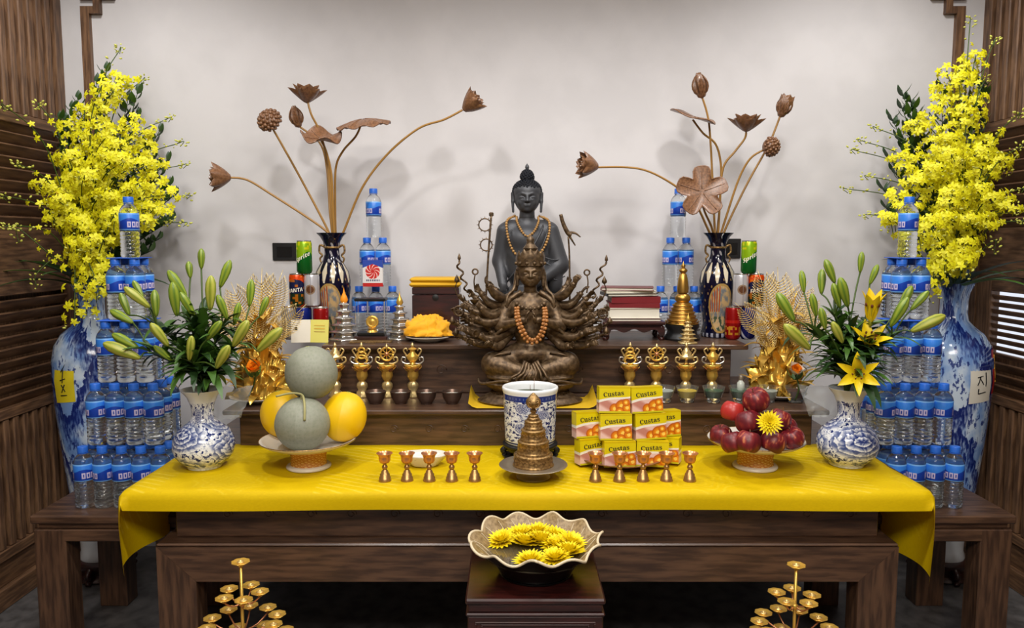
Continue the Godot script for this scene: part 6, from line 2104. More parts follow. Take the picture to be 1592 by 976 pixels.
	lily_stem(m2, [[Vector3(0.9737, 1.115, -2.23), Vector3(0.9393, 1.2018, -2.21), false], [Vector3(1.0499, 1.2096, -2.33), Vector3(1.053, 1.2734, -2.33), false], [Vector3(0.9459, 1.0151, -2.19), Vector3(0.9056, 1.0783, -2.17), true]], "tallest lily stem in the right vase, topped by a thin bud", g2, r)
	lily_stem(m2, [[Vector3(1.0463, 1.0557, -2.24), Vector3(1.0378, 1.2005, -2.2), true, 0.95, 0.10], [Vector3(1.0806, 1.1746, -2.33), Vector3(1.1031, 1.2347, -2.33), false]], "lily stem with a half-open yellow flower pointing up, right vase", g2, r)
	lily_stem(m2, [[Vector3(1.0408, 0.9841, -2.25), Vector3(1.0321, 1.0966, -2.17), true, 0.80, 0.32], [Vector3(1.1486, 1.1011, -2.28), Vector3(1.1779, 1.1743, -2.27), false]], "lily stem with an open yellow flower at mid height, right vase", g2, r)
	lily_stem(m2, [[Vector3(1.1045, 1.0557, -2.24), Vector3(1.1425, 1.1438, -2.22), false], [Vector3(1.1933, 1.0993, -2.3), Vector3(1.2442, 1.1571, -2.3), false], [Vector3(1.1653, 1.0425, -2.24), Vector3(1.2529, 1.0917, -2.22), true]], "rightmost lily stem in the right vase, before the bottle tower", g2, r)
	lily_stem(m2, [[Vector3(0.9985, 0.9221, -2.2), Vector3(0.932, 0.952, -2.05), true, 0.74, 0.42], [Vector3(0.8906, 1.0552, -2.18), Vector3(0.8713, 1.1185, -2.17), false]], "low lily stem with a star-shaped open flower facing forward, right vase", g2, r)


# ---------------------------------------------------------------- carved wooden lotuses

func lotus_head(t: Node3D, p: Vector3, dir: Vector3, size: float, opening: float, rings := 2, n := 7) -> void:
	# opening: 0 bud, 1 fully open
	var inv := p - t.position
	var x := along(inv, dir)
	var head := part("flower_heart", lathe([0.0, -0.08, 0.14, -0.02, 0.2, 0.12, 0.18, 0.34, 0.12, 0.42, 0.0, 0.44], 14), mats.lotus_wood, t, x.scaled_local(Vector3.ONE * size))
	for ring in rings + 1:
		for k in n:
			var a := TAU * (k + 0.5 * ring) / n
			var tilt := lerpf(0.10, 1.15, opening * (1.0 - ring * 0.36)) - ring * 0.05
			var l := 0.95 - 0.08 * ring
			part("petal", petal(l, 0.66, lerpf(-0.75, 0.15, opening), 0.5, 0.05, 0.8, 4, 6), mats.lotus_wood, head,
				Transform3D(Basis(Vector3.UP, a + PI) * Basis(Vector3.RIGHT, -tilt) , Vector3(sin(a) * 0.12, -0.03 + 0.03 * ring, cos(a) * 0.12)) * Transform3D(Basis(Vector3.UP, 0.0), Vector3.ZERO))


func wavy_leaf(t: Node3D, p: Vector3, up: Vector3, r: float, lobes: int, wave: float, cup: float, fold := 0.0, notch := 0.0) -> void:
	var th := 0.0045
	var f := func(a: float, s: float, off: float) -> Vector3:
		var ang := a * TAU
		var rr := r * s * (1.0 - notch * pow(absf(cos(ang * lobes * 0.5)), 6.0) * s)
		var y := cup * r * s * s + wave * r * sin(ang * lobes) * s * s + off
		var q := Vector3(sin(ang) * rr, y, cos(ang) * rr)
		if fold > 0.0:
			q.y += absf(q.x) * fold
			q.x *= 1.0 - 0.45 * fold
		return q
	var m := join([[sheet(48, 7, func(a: float, s: float) -> Vector3: return f.call(a, 1.0 - s, th * 0.5)), Transform3D()], [sheet(48, 7, func(a: float, s: float) -> Vector3: return f.call(a, s, -th * 0.5)), Transform3D()],
		[tube(range(49).map(func(i: int) -> Vector3: return f.call(i / 48.0, 1.0, 0.0)), th * 0.6, th * 0.6, 6, 1), Transform3D()]])
	var leaf := part("lotus_leaf", m, mats.lotus_wood, t, along(p - t.position, up))
	for k in lobes:
		var a := (k + 0.5) / lobes
		part("leaf_vein", tube([f.call(a, 0.1, th * 0.6), f.call(a, 0.5, th * 0.6), f.call(a, 0.92, th * 0.6)], 0.002, 0.0012, 5, 2), mats.lotus_wood, leaf)


func seed_pod(t: Node3D, p: Vector3, dir: Vector3, r: float, l: float) -> void:
	var x := along(p - t.position, dir)
	var pod := part("seed_pod", ball(r * 0.95, 28, l * 0.5 / r), mats.lotus_wood, t, x)
	var m := ball(r * 0.17, 8)
	for k in 60:
		var y := 1.0 - 1.45 * (k + 0.5) / 60.0
		var a := k * 2.39996
		var q := Vector3(cos(a) * sqrt(1.0 - y * y), y, sin(a) * sqrt(1.0 - y * y))
		part("seed", m, mats.lotus_wood, pod, at(q.x * r * 0.97, q.y * l * 0.49, q.z * r * 0.97))


func carved_lotus() -> void:
	var gl := "carved lotus stems in the left navy vase"
	var gr := "carved lotus stems in the right navy vase"
	var mk := func(pts: Array, label: String, g: String) -> Node3D:
		var t := thing("carved_lotus", label, "carved lotus", pts[0], g)
		var q: Array = []
		for p in pts:
			q.append(p - pts[0])
		part("stem", tube(q, 0.0046, 0.0038, 8, 6), mats.stem, t)
		return t
	var t: Node3D
	t = mk.call([Vector3(-0.6925, 1.31, -2.95), Vector3(-0.704, 1.3392, -2.95), Vector3(-0.7734, 1.3923, -2.94), Vector3(-0.8937, 1.473, -2.92), Vector3(-0.9814, 1.5287, -2.9), Vector3(-1.0407, 1.5365, -2.88)], "carved wooden lotus bud drooping farthest left on a long low stem", gl)
	lotus_head(t, Vector3(-1.0407, 1.5365, -2.88), Vector3(-1, 0.05, 0.25), 0.085, 0.6)
	t = mk.call([Vector3(-0.6876, 1.31, -2.95), Vector3(-0.7084, 1.3635, -2.95), Vector3(-0.7866, 1.5262, -2.93), Vector3(-0.8466, 1.6509, -2.9), Vector3(-0.8766, 1.7134, -2.88)], "carved wooden seed pod disc on a straight stem, left vase", gl)
	seed_pod(t, Vector3(-0.8844, 1.742, -2.87), Vector3(-0.25, 0.5, 0.8), 0.042, 0.06)
	t = mk.call([Vector3(-0.6849, 1.31, -2.97), Vector3(-0.6972, 1.413, -2.98), Vector3(-0.7103, 1.585, -3), Vector3(-0.7352, 1.6771, -3), Vector3(-0.8045, 1.7346, -2.98)], "small carved wooden bud beside the seed pod, left vase", gl)
	lotus_head(t, Vector3(-0.8093, 1.737, -2.98), Vector3(-0.2, 1, 0.1), 0.085, 0.16, 1, 6)
	t = mk.call([Vector3(-0.6804, 1.31, -2.94), Vector3(-0.683, 1.4116, -2.94), Vector3(-0.6886, 1.5904, -2.93), Vector3(-0.7147, 1.7073, -2.92), Vector3(-0.7391, 1.7674, -2.9), Vector3(-0.752, 1.8184, -2.9)], "open carved wooden lotus flower, highest in the left vase", gl)
	lotus_head(t, Vector3(-0.7545, 1.8138, -2.9), Vector3(0.05, 1, 0.12), 0.084, 0.80, 1, 7)
	t = mk.call([Vector3(-0.6708, 1.31, -2.93), Vector3(-0.6711, 1.4109, -2.92), Vector3(-0.6705, 1.5522, -2.9), Vector3(-0.6829, 1.6322, -2.88), Vector3(-0.6984, 1.6705, -2.87)], "carved curled lotus leaf below the open flower, left vase", gl)
	wavy_leaf(t, Vector3(-0.6983, 1.6751, -2.87), Vector3(0.15, 1, 0.42), 0.072, 4, 0.2, 0.2)
	t = mk.call([Vector3(-0.6727, 1.31, -2.96), Vector3(-0.6724, 1.4366, -2.96), Vector3(-0.6646, 1.5756, -2.95), Vector3(-0.6344, 1.6389, -2.94), Vector3(-0.5811, 1.6909, -2.92), Vector3(-0.5568, 1.7363, -2.91)], "broad flat carved lotus leaf with wavy rim, left vase", gl)
	wavy_leaf(t, Vector3(-0.5499, 1.7488, -2.9), Vector3(-0.12, 1, 0.2), 0.098, 9, 0.05, -0.22)
	t = mk.call([Vector3(-0.6582, 1.31, -2.95), Vector3(-0.6379, 1.3441, -2.95), Vector3(-0.5627, 1.5023, -2.93), Vector3(-0.465, 1.6249, -2.92), Vector3(-0.3464, 1.7162, -2.9), Vector3(-0.2495, 1.7458, -2.88), Vector3(-0.1804, 1.7788, -2.87)], "carved wooden lotus bud farthest right on a long arching stem, left vase", gl)
	lotus_head(t, Vector3(-0.1734, 1.781, -2.87), Vector3(0.75, 0.6, 0.2), 0.086, 0.5)
	# right vase
	t = mk.call([Vector3(0.7634, 1.31, -2.95), Vector3(0.7403, 1.3512, -2.94), Vector3(0.6847, 1.4468, -2.92), Vector3(0.607, 1.5074, -2.9), Vector3(0.507, 1.5576, -2.88), Vector3(0.4223, 1.573, -2.87), Vector3(0.308, 1.5721, -2.86)], "carved wooden lotus bud farthest left on a level stem, right vase", gr)
	lotus_head(t, Vector3(0.3103, 1.5744, -2.86), Vector3(-1, 0.12, 0.25), 0.085, 0.55)
	t = mk.call([Vector3(0.7682, 1.31, -2.94), Vector3(0.7496, 1.3581, -2.92), Vector3(0.7143, 1.4095, -2.88), Vector3(0.6867, 1.4541, -2.83)], "five-lobed carved lotus leaf facing forward above the right vase", gr)
	wavy_leaf(t, Vector3(0.686, 1.4813, -2.82), Vector3(-0.05, 0.18, 1), 0.092, 5, 0.05, 0.10, 0.0, 0.42)
	t = mk.call([Vector3(0.7759, 1.31, -2.96), Vector3(0.771, 1.4126, -2.97), Vector3(0.7597, 1.5702, -2.97), Vector3(0.738, 1.7469, -2.95), Vector3(0.7094, 1.8348, -2.94)], "pointed carved lotus bud, highest in the right vase", gr)
	lotus_head(t, Vector3(0.7069, 1.8395, -2.94), Vector3(-0.2, 1, 0.1), 0.097, 0.16, 1, 6)
	t = mk.call([Vector3(0.7834, 1.31, -2.97), Vector3(0.7933, 1.413, -2.98), Vector3(0.7963, 1.5783, -2.98), Vector3(0.7719, 1.6663, -2.97), Vector3(0.7173, 1.7066, -2.95), Vector3(0.6752, 1.7549, -2.94)], "folded carved lotus leaf seen from its edge, right vase", gr)
	wavy_leaf(t, Vector3(0.675, 1.7643, -2.94), Vector3(0.30, 1, 0.26), 0.086, 4, 0.05, 0.05)
	t = mk.call([Vector3(0.7804, 1.31, -2.94), Vector3(0.7844, 1.4357, -2.94), Vector3(0.7902, 1.5738, -2.93), Vector3(0.8314, 1.6367, -2.92), Vector3(0.863, 1.6825, -2.91), Vector3(0.8639, 1.7116, -2.9)], "open carved wooden lotus flower in the right vase", gr)
	lotus_head(t, Vector3(0.8639, 1.7093, -2.9), Vector3(0.02, 1, 0.14), 0.082, 0.80, 1, 7)
	t = mk.call([Vector3(0.7879, 1.31, -2.95), Vector3(0.8103, 1.3877, -2.95), Vector3(0.8492, 1.5309, -2.93), Vector3(0.8843, 1.6074, -2.91), Vector3(0.927, 1.638, -2.89)], "carved wooden seed pod bending right, right vase", gr)
	seed_pod(t, Vector3(0.9494, 1.6485, -2.88), Vector3(0.85, -0.1, 0.5), 0.034, 0.062)
	t = mk.call([Vector3(0.7979, 1.31, -2.96), Vector3(0.8302, 1.388, -2.96), Vector3(0.8947, 1.526, -2.96), Vector3(0.965, 1.6639, -2.95), Vector3(1.0016, 1.769, -2.94)], "carved wooden lotus bud at the far right of the right vase", gr)
	lotus_head(t, Vector3(1.004, 1.769, -2.94), Vector3(0.3, 1, 0.1), 0.088, 0.30, 2, 6)


# ---------------------------------------------------------------- floor vases with orchids

func orchid_flower() -> ArrayMesh:
	# five petals in one surface, the lip in a second one
	var list: Array = []
	for k in 5:
		var a := TAU * k / 5.0
		var wide := 0.66 if k == 1 or k == 4 else 0.46
		list.append([petal(1.0, wide, 0.35, 0.25, 0.0, 0.9, 2, 3), Transform3D(Basis(Vector3.BACK, a), Vector3.ZERO)])
	var m := join(list)
	m.surface_set_material(0, mats.orchid)
	var st := SurfaceTool.new()
	st.begin(Mesh.PRIMITIVE_TRIANGLES)
	st.append_from(petal(0.62, 0.5, 0.8, 0.6, 0.0, 0.9, 2, 3), 0, Transform3D(Basis(Vector3.BACK, PI) * Basis(Vector3.RIGHT, -0.6), Vector3(0, 0, 0.06)))
	st.commit(m)
	m.surface_set_material(1, mats.orchid_lip)
	return m


func orchids() -> void:
	var flower := orchid_flower()
	var bud := lathe([0.0, 0.0, 0.3, 0.35, 0.34, 0.7, 0.18, 1.1, 0.0, 1.2], 8)
	var leaf_m := petal(0.055, 0.024, 0.5, 0.2, 0.0, 0.8, 2, 5)
	var blade_m := petal(0.34, 0.045, 0.9, 0.3, 0.0, 0.7, 3, 8)
	var r := RandomNumberGenerator.new()
	for s in [-1, 1]:
		r.seed = 40 + s
		var side := "left" if s < 0 else "right"
		var u0 := 148.0 if s < 0 else 1476.0
		floor_vase(s, u0)
		var root := w2(u0, 452.0, 2.93)
		# where the sprays end, as seen: [u, v, depth forward]; the dense heart first
		var tips: Array = []
		if s < 0:
			tips = [[175, 150, 0], [150, 175, -6], [205, 195, 4], [125, 215, -4], [225, 235, -2], [185, 130, -8], [95, 250, 4], [240, 285, 4], [75, 300, 8], [248, 330, 8], [100, 330, 16], [215, 350, 20], [130, 370, 22],
				[165, 220, 10], [190, 260, 14], [140, 275, 16], [210, 300, 16], [165, 310, 20], [105, 285, 8], [230, 260, 6], [150, 240, 4], [120, 400, 22], [150, 470, 24], [135, 492, 20], [160, 440, 22], [175, 340, 22], [85, 350, 14],
				[8, 172, 0], [62, 170, -6], [10, 312, 6], [14, 358, 10], [30, 378, 12], [58, 448, 18], [262, 190, -4], [280, 228, 0], [285, 262, -6], [222, 130, -10], [186, 84, -6], [290, 310, -6], [285, 352, 4], [262, 350, 8], [30, 262, 4]]
		else:
			tips = [[1490, 130, 0], [1462, 160, -4], [1520, 165, 2], [1440, 200, -2], [1540, 220, 0], [1505, 105, -8], [1420, 250, 4], [1555, 270, 4], [1395, 310, 8], [1560, 320, 8], [1385, 345, 14], [1520, 345, 20], [1450, 365, 22],
				[1480, 220, 10], [1500, 260, 14], [1455, 270, 16], [1525, 300, 16], [1480, 310, 20], [1430, 285, 10], [1540, 250, 6], [1465, 240, 4], [1500, 400, 22], [1446, 470, 24], [1452, 440, 20], [1500, 420, 22], [1470, 345, 22], [1410, 330, 12],
				[1508, 40, -6], [1545, 72, -4], [1530, 130, 0], [1330, 240, -4], [1340, 225, 0], [1318, 300, 0], [1350, 280, 4], [1582, 185, 2], [1585, 235, 2], [1588, 300, 6], [1575, 335, 10], [1545, 395, 18], [1362, 205, -6], [1350, 340, 6], [1588, 350, 10]]
		var dense_n := 27
		for k in 27:
			for j in 2 if k < 21 else 1:
				tips.insert(dense_n, [tips[k][0] + r.randf_range(-22, 22), tips[k][1] + r.randf_range(-20, 26), tips[k][2] + r.randf_range(-6, 6)])
				dense_n += 1
		var by_height := range(tips.size())
		by_height.sort_custom(func(a: int, b: int) -> bool: return tips[a][1] < tips[b][1])
		for k in tips.size():
			var e: Array = tips[k]
			var dense := k < dense_n
			var z: float = clampf(2.93 - 0.013 * e[2] + (0.0 if dense else 0.0), 2.55, 3.08)
			var tip := w2(e[0], e[1], z)
			# the wall stands close: sprays that reach far out bend forward along it
			var room_left: float = 1.71 * 1200.0 / maxf(796.0 - e[0], 1.0) if s < 0 else 1.79 * 1200.0 / maxf(e[0] - 796.0, 1.0)
			if z > room_left:
				tip = w2(e[0], e[1], room_left)
			var t := thing("orchid_spray", "yellow orchid spray of the %s floor vase, %s highest tip, %s" % [side, ordinal(by_height.find(k) + 1), "drooping" if e[1] > 400 else "leaning left" if e[0] < u0 - 45 else "leaning right" if e[0] > u0 + 45 else "rising upright"], "flower", root, "orchid sprays in the %s floor vase" % side)
			var d := tip - root
			var mid := Vector3(d.x * 0.42, maxf(d.y * 0.72, 0.10) + 0.05, d.z * 0.5 + 0.02)
			var low: bool = e[1] > 360
			if low:
				mid = Vector3(d.x * 0.5 + 0.02 * s * -1.0, 0.13, d.z * 0.75)
			var pts := resample([Vector3(0, -0.12, 0), Vector3(d.x * 0.08, 0.02, d.z * 0.12), mid, d + Vector3(0, 0.015 if not low else 0.05, 0), d], 8)
			part("stem", tube(pts, 0.0028, 0.0013, 5, 1), mats.green_stem, t)
			var n := 25 if dense else 18
			for i in n:
				var f := (i + 0.6) / n
				f = lerpf(0.36 if dense else 0.5, 1.0, f)
				var at_ := f * (pts.size() - 1)
				var j := mini(int(at_), pts.size() - 2)
				var p: Vector3 = pts[j].lerp(pts[j + 1], at_ - j)
				var a := i * 2.4 + k
				var side_dir := Vector3(cos(a), 0.35 * sin(a * 1.7) + 0.1, 0.35 + 0.65 * sin(a)).normalized()
				var spread := (0.056 if dense else 0.02) * (1.0 - 0.5 * f)
				var tail: bool = f > (0.88 if dense else 0.62)
				var q := p + side_dir * spread
				if tail:
					part("bud", bud, mats.orchid_bud, t, along(q, side_dir + Vector3(0, 0.3, 0)).scaled_local(Vector3.ONE * r.randf_range(0.007, 0.012)))
					continue
				var look := (side_dir + Vector3(0, 0.15, 0.75)).normalized()
				var size := r.randf_range(0.0145, 0.0215) * (1.0 if dense else 0.75)
				var b := Basis.looking_at(-look, Vector3.UP) * Basis(Vector3.BACK, r.randf_range(-0.7, 0.7))
				part("orchid", flower, null, t, Transform3D(b.scaled_local(Vector3.ONE * size), q))
		# dark green sprigs behind and long leaves
		var sprigs: Array = [[150, 125], [120, 150], [215, 175], [100, 185], [235, 215], [255, 265], [258, 310], [262, 345], [70, 230], [60, 285], [200, 150], [245, 350], [80, 210], [225, 300], [240, 240], [265, 285], [270, 340], [245, 260], [250, 370], [235, 390], [215, 140], [165, 105], [85, 180], [75, 260], [95, 300], [250, 200], [262, 245], [275, 300], [250, 320], [110, 165]] if s < 0 else [[1402, 140], [1385, 180], [1410, 195], [1395, 210], [1425, 170], [1540, 130], [1560, 180], [1380, 240], [1555, 245], [1370, 290], [1520, 110], [1495, 110], [1405, 230], [1570, 285], [1390, 265], [1375, 320], [1400, 160], [1415, 150], [1560, 330], [1550, 360], [1465, 130], [1530, 130]]
		var order := range(sprigs.size())
		order.sort_custom(func(a: int, b: int) -> bool: return sprigs[a][0] < sprigs[b][0])
		for k in sprigs.size():
			var tip := w2(sprigs[k][0], sprigs[k][1], 3.02)
			tip.x = clampf(tip.x, -1.74, 1.82)
			var t := thing("leafy_sprig", "dark leafy sprig behind orchids of the %s floor vase, %s" % [side, "tip %s from left" % ordinal(order.find(k) + 1)], "foliage", root, "leafy sprigs in the %s floor vase" % side)
			var d := tip - root
			var pts := resample([Vector3(0, -0.1, 0), Vector3(d.x * 0.3, d.y * 0.5, d.z * 0.8), d], 8)
			part("stem", tube(pts, 0.0025, 0.0012, 5, 1), mats.dark_leaf, t)
			for i in 26:
				var f := 0.45 + 0.55 * (i + 0.5) / 26.0
				var j := mini(int(f * (pts.size() - 1)), pts.size() - 2)
				part("leaf", leaf_m, mats.dark_leaf if i % 3 else mats.leaf, t, Transform3D(Basis(Vector3.UP, i * 2.4) * Basis(Vector3.RIGHT, 0.9), pts[j].lerp(pts[j + 1], f * (pts.size() - 1) - j)).scaled_local(Vector3.ONE * r.randf_range(0.6, 1.0)))
		for k in 9:
			var a: float = -1.3 + 2.6 * k / 8.0
			solo("orchid_leaf", blade_m, mats.leaf if k % 2 else mats.dark_leaf, Transform3D(Basis(Vector3.UP, a) * Basis(Vector3.RIGHT, 0.75 + 0.15 * (k % 3)) * Basis(Vector3.UP, PI), root + Vector3(sin(a) * 0.02, 0.0, cos(a) * 0.02)), "strap-shaped green leaf low among orchids of the %s floor vase, %s from the left" % [side, ordinal(k + 1)], "leaf", "strap leaves in the %s floor vase" % side)


func floor_vase(s: int, u0: float) -> void:
	var side := "left" if s < 0 else "right"
	var x := w2(u0, 600.0, 2.93).x
	var k := 0.00252
	var st := thing("vase_stand", "round dark wooden stand under the %s floor vase" % side, "stand", Vector3(x, 0, -2.93))
	part("stand_ring", lathe([0.0, 0.0, 0.10, 0.0, 0.11, 0.008, 0.105, 0.02, 0.09, 0.03, 0.10, 0.05, 0.112, 0.06, 0.112, 0.072, 0.10, 0.078, 0.0, 0.078], 40), mats.red_wood, st)
	for i in 5:
		var a := TAU * i / 5.0
		var d := Vector3(sin(a), 0, cos(a))
		part("leg", tube([d * 0.10 + Vector3(0, 0.06, 0), d * 0.122 + Vector3(0, 0.04, 0), d * 0.11 + Vector3(0, 0.02, 0), d * 0.125 + Vector3(0, 0.006, 0)], 0.013, 0.01, 8), mats.red_wood, st)
	var h := w2(u0, 436.0, 2.93).y - 0.078
	var t := thing("floor_vase", "tall blue landscape porcelain vase on the floor %s of the altar" % side, "vase", Vector3(x, 0.078, -2.93), "tall floor vases")
	var pr: Array = [0.0, 0.0]
	for e in [[33, 0.0], [34, 0.008], [31, 0.03], [31.5, 0.06], [37, 0.15], [44, 0.28], [50, 0.42], [55, 0.56], [57, 0.66], [56.5, 0.72], [52, 0.775], [42, 0.815], [29, 0.84], [21, 0.86], [19, 0.885], [19, 0.93], [21, 0.96], [26, 0.985], [27, 0.995], [26, 1.0], [22, 0.99], [17, 1.15], [16, 0.88], [0, 0.87]]:
		pr.append_array([e[0] * k, e[1] * h])
	part("vase_body", lathe(pr, 64), mats.landscape, t, Transform3D(Basis(Vector3.UP, 1.0 if s < 0 else 4.0), Vector3.ZERO))
	# paper slips pasted on the shoulder
	var slip := func(mat: Material, a0: float, a1: float, y0: float, y1: float, label: String, strokes: Array, ink: Material) -> void:
		var rad := func(y: float) -> float:
			var f := y / h
			return (lerpf(44.0, 57.0, clampf((f - 0.28) / 0.38, 0.0, 1.0)) if f < 0.66 else lerpf(57.0, 52.0, clampf((f - 0.66) / 0.115, 0.0, 1.0))) * k + 0.0035
		var o := thing("paper_slip", label, "paper", Vector3(x, 0.078, -2.93), "paper slips on the floor vases")
		part("paper", sheet(8, 8, func(a: float, b: float) -> Vector3:
			var ang := lerpf(a0, a1, a)
			var yy := lerpf(y0, y1, b) + (a - 0.5) * 0.01
			return Vector3(sin(ang) * rad.call(yy), yy, cos(ang) * rad.call(yy))), mat, o)
		for q in strokes:
			var p0 := Vector2(q[0], q[1])
			var p1 := Vector2(q[2], q[3])
			var pts: Array = []
			for i in 5:
				var m := p0.lerp(p1, i / 4.0)
				var ang := lerpf(a0, a1, m.x)
				var yy := lerpf(y0, y1, m.y) + (m.x - 0.5) * 0.01
				var rr: float = rad.call(yy) + 0.0006
				pts.append(Vector3(sin(ang) * rr, yy, cos(ang) * rr))
			part("brush_stroke", tube(pts, 0.0022, 0.0016, 5, 1), ink, o)
	var up := w2(u0, 570.0, 2.79).y - 0.078
	var dn := w2(u0, 622.0, 2.79).y - 0.078
	if s < 0:
		slip.call(mats.yellow_paper, -0.62, 0.02, dn - 0.01, up, "yellow paper slip with black writing on the left floor vase", [[0.42, 0.85, 0.62, 1.05], [0.52, 0.9, 0.50, 0.55], [0.40, 0.62, 0.64, 0.66], [0.44, 0.5, 0.60, 0.30], [0.60, 0.5, 0.42, 0.28], [0.36, 0.2, 0.66, 0.2]], mats.ink)
	else:
		slip.call(mats.paper, -0.05, 0.62, dn - 0.01, up, "white paper slip with a black glyph on the right floor vase", [[0.28, 0.72, 0.52, 0.74], [0.40, 0.72, 0.28, 0.50], [0.40, 0.66, 0.54, 0.50], [0.66, 0.82, 0.66, 0.44], [0.34, 0.40, 0.34, 0.26], [0.34, 0.26, 0.68, 0.28]], mats.ink)
		slip.call(mats.red_paper, 0.72, 1.35, dn + 0.02, up + 0.06, "red paper slip with gold writing at the side of the right floor vase", [[0.3, 0.8, 0.7, 0.8], [0.5, 0.85, 0.5, 0.3], [0.3, 0.55, 0.7, 0.55], [0.35, 0.25, 0.65, 0.25]], mats.gold_ink)

# ---------------------------------------------------------------- before the altar

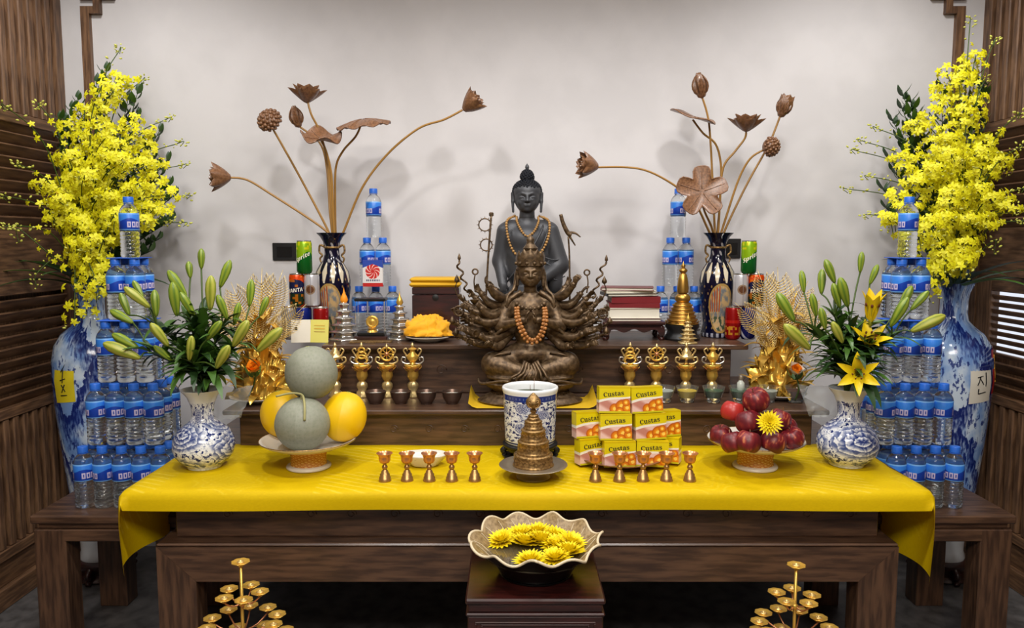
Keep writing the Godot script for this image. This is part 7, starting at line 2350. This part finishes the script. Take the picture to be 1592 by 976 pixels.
func foreground() -> void:
	# pedestal with the leaf bowl
	var bp := 0.4969
	var x := 0.0532
	var w := 0.3195
	var d := 0.29
	var c := Vector3(x, 0, -1.68 - d / 2)
	var t := thing("pedestal", "square dark red lacquered pedestal carrying the bowl of chrysanthemums", "pedestal", c)
	boxed("top_slab", Vector3(-w / 2, bp - 0.014, -d / 2), Vector3(w / 2, bp, d / 2), mats.red_wood, t, 0.004)
	boxed("neck", Vector3(-w / 2 + 0.006, bp - 0.034, -d / 2 + 0.006), Vector3(w / 2 - 0.006, bp - 0.014, d / 2 - 0.006), mats.red_wood, t)
	boxed("moulding", Vector3(-w / 2 + 0.001, bp - 0.042, -d / 2 + 0.001), Vector3(w / 2 - 0.001, bp - 0.034, d / 2 - 0.001), mats.red_wood, t)
	boxed("body", Vector3(-w / 2 + 0.005, 0.0, -d / 2 + 0.005), Vector3(w / 2 - 0.005, bp - 0.042, d / 2 - 0.005), mats.red_wood, t)
	for k in 2:
		var i := 0.022 + k * 0.014
		var z := d / 2 - 0.0045
		boxed("panel_bead", Vector3(-w / 2 + i, bp - 0.05 - i * 0.4, z - 0.002), Vector3(w / 2 - i, bp - 0.046 - i * 0.4, z + 0.0025), mats.red_wood, t, 0.001)
		for s in [-1, 1]:
			boxed("panel_bead", Vector3(s * (w / 2 - i), 0.05, z - 0.002), Vector3(s * (w / 2 - i - 0.004), bp - 0.05 - i * 0.4, z + 0.0025), mats.red_wood, t, 0.001)
	var bc := Vector3(0.0584, bp + 0.0005, -1.83)
	var bowl := thing("leaf_bowl", "lotus leaf shaped bowl, cream inside and black outside, on the pedestal", "bowl", bc)
	var shape := func(a: float, s: float, out: float) -> Vector3:
		# s: 0 at the middle of the base, 1 at the rim
		var ang := a * TAU
		var r := 0.0
		var y := 0.0
		if s < 0.35:
			r = 0.085 * s / 0.35
		else:
			var q := (s - 0.35) / 0.65
			r = 0.085 + 0.073 * pow(q, 1.15)
			y = 0.082 * pow(q, 0.8)
			var ruffle := pow(q, 3.0)
			r += 0.007 * sin(ang * 11.0 + 1.0) * ruffle + 0.005 * sin(ang * 4.0) * ruffle
			y += 0.008 * sin(ang * 11.0 + 2.2) * ruffle + 0.004 * sin(ang * 5.0 + 1.0) * ruffle
		return Vector3(sin(ang) * (r + out * 0.6), y - out * 0.5 + 0.004, cos(ang) * (r + out * 0.6))
	part("bowl_inside", sheet(132, 16, func(a: float, s: float) -> Vector3: return shape.call(a, 1.0 - s, 0.0)), mats.bowl_cream, bowl)
	part("bowl_outside", sheet(132, 16, func(a: float, s: float) -> Vector3: return shape.call(a, s, 0.005)), mats.black, bowl)
	part("bowl_rim", tube(range(133).map(func(i: int) -> Vector3: return shape.call(i / 132.0, 1.0, 0.0025)), 0.0034, 0.0034, 6, 1), mats.bowl_rim, bowl)
	part("foot_ring", lathe([0.0, 0.0, 0.088, 0.0, 0.09, 0.003, 0.084, 0.006, 0.0, 0.006], 40), mats.black, bowl)
	for k in 22:
		var a := (k + 0.3) / 22.0
		part("leaf_vein", tube([shape.call(a, 0.40, -0.0012), shape.call(a + 0.004, 0.6, -0.0012), shape.call(a, 0.8, -0.0012), shape.call(a + 0.006, 0.94, -0.0012)], 0.0012, 0.0008, 5, 2), mats.bowl_rim, bowl)
	part("water", lathe([0.0, 0.052, 0.131, 0.052, 0.131, 0.0522, 0.0, 0.0522], 40), mats.bowl_water, bowl)
	var heads := [[-0.083, -0.045, "at the left edge of the bowl"], [-0.036, -0.075, "at the back left of the bowl"], [0.006, -0.088, "at the rear middle of the bowl"], [0.014, -0.036, "in the centre of the bowl"], [0.052, -0.07, "right of the rear middle in the bowl"],
		[0.086, -0.02, "at the right edge of the bowl"], [0.048, -0.012, "right of centre in the bowl"], [-0.015, 0.078, "at the front left of the bowl, near the rim"], [0.045, 0.066, "at the front right of the bowl, near the rim"], [-0.028, -0.03, "left of centre in the bowl"], [0.075, 0.032, "between centre and right front of the bowl"]]
	for h in heads:
		chrysanthemum(bc + Vector3(h[0], 0.054, h[1]), 0.050 + 0.004 * sin(h[0] * 90.0), Vector3(rng.randf_range(2, 16), rng.randf() * 360, rng.randf_range(-8, 8)), "yellow chrysanthemum floating " + h[2])
	# butter lamp trees
	for s in [-1, 1]:
		var u: float = -0.6709 if s < 0 else 0.703
		var top: float = 0.5123 if s < 0 else 0.504
		lamp_tree(Vector3(u, 0, -1.84), top, s)


func lamp_tree(p: Vector3, top: float, s: int) -> void:
	var t := thing("lamp_tree", "gilded lamp tree with ringed flower dishes standing %s of the pedestal" % ("left" if s < 0 else "right"), "lamp stand", p, "gilded lamp trees")
	var dish := lathe([0.0, -0.008, 0.005, -0.007, 0.007, -0.003, 0.016, 0.0005, 0.021, 0.004, 0.0225, 0.0055, 0.021, 0.0062, 0.015, 0.0035, 0.0, 0.0025], 32, 8, 0.05)
	var cup := lathe([0.0, 0.001, 0.008, 0.001, 0.009, 0.005, 0.0075, 0.006, 0.006, 0.003, 0.0, 0.003], 16)
	part("post", tube([Vector3(0, 0.02, 0), Vector3(0, top * 0.5, 0), Vector3(0, top, 0)], 0.0042, 0.0038, 10, 1), mats.gold, t)
	part("base", lathe([0.0, 0.0, 0.11, 0.0, 0.112, 0.006, 0.10, 0.012, 0.05, 0.02, 0.02, 0.04, 0.006, 0.06], 36), mats.gold, t)
	var put := func(q: Vector3, size: float) -> void:
		var o := part("lamp_dish", dish, mats.gold, t, Transform3D(Basis().scaled(Vector3.ONE * size), q))
		part("dish_cup", cup, mats.pale_gold, o)
	put.call(Vector3(0, top, 0), 1.0)
	var rings := [[0.079, 0.044, 5, 0.35], [0.153, 0.083, 10, 0.2], [0.225, 0.122, 11, 0.3], [0.30, 0.16, 14, 0.1]]
	for e in rings:
		var y: float = top - e[0]
		for k in int(e[2]):
			var a: float = TAU * (k + e[3]) / e[2]
			var dir := Vector3(sin(a), 0, cos(a))
			part("branch", tube([Vector3(0, y - 0.022, 0), dir * e[1] * 0.55 + Vector3(0, y - 0.024, 0), dir * e[1] + Vector3(0, y - 0.008, 0)], 0.0022, 0.002, 6, 3), mats.copper, t)
			put.call(dir * e[1] + Vector3(0, y, 0), 0.98)
		part("collar", lathe([0.004, y - 0.03, 0.008, y - 0.027, 0.008, y - 0.019, 0.004, y - 0.016], 14), mats.gold, t)
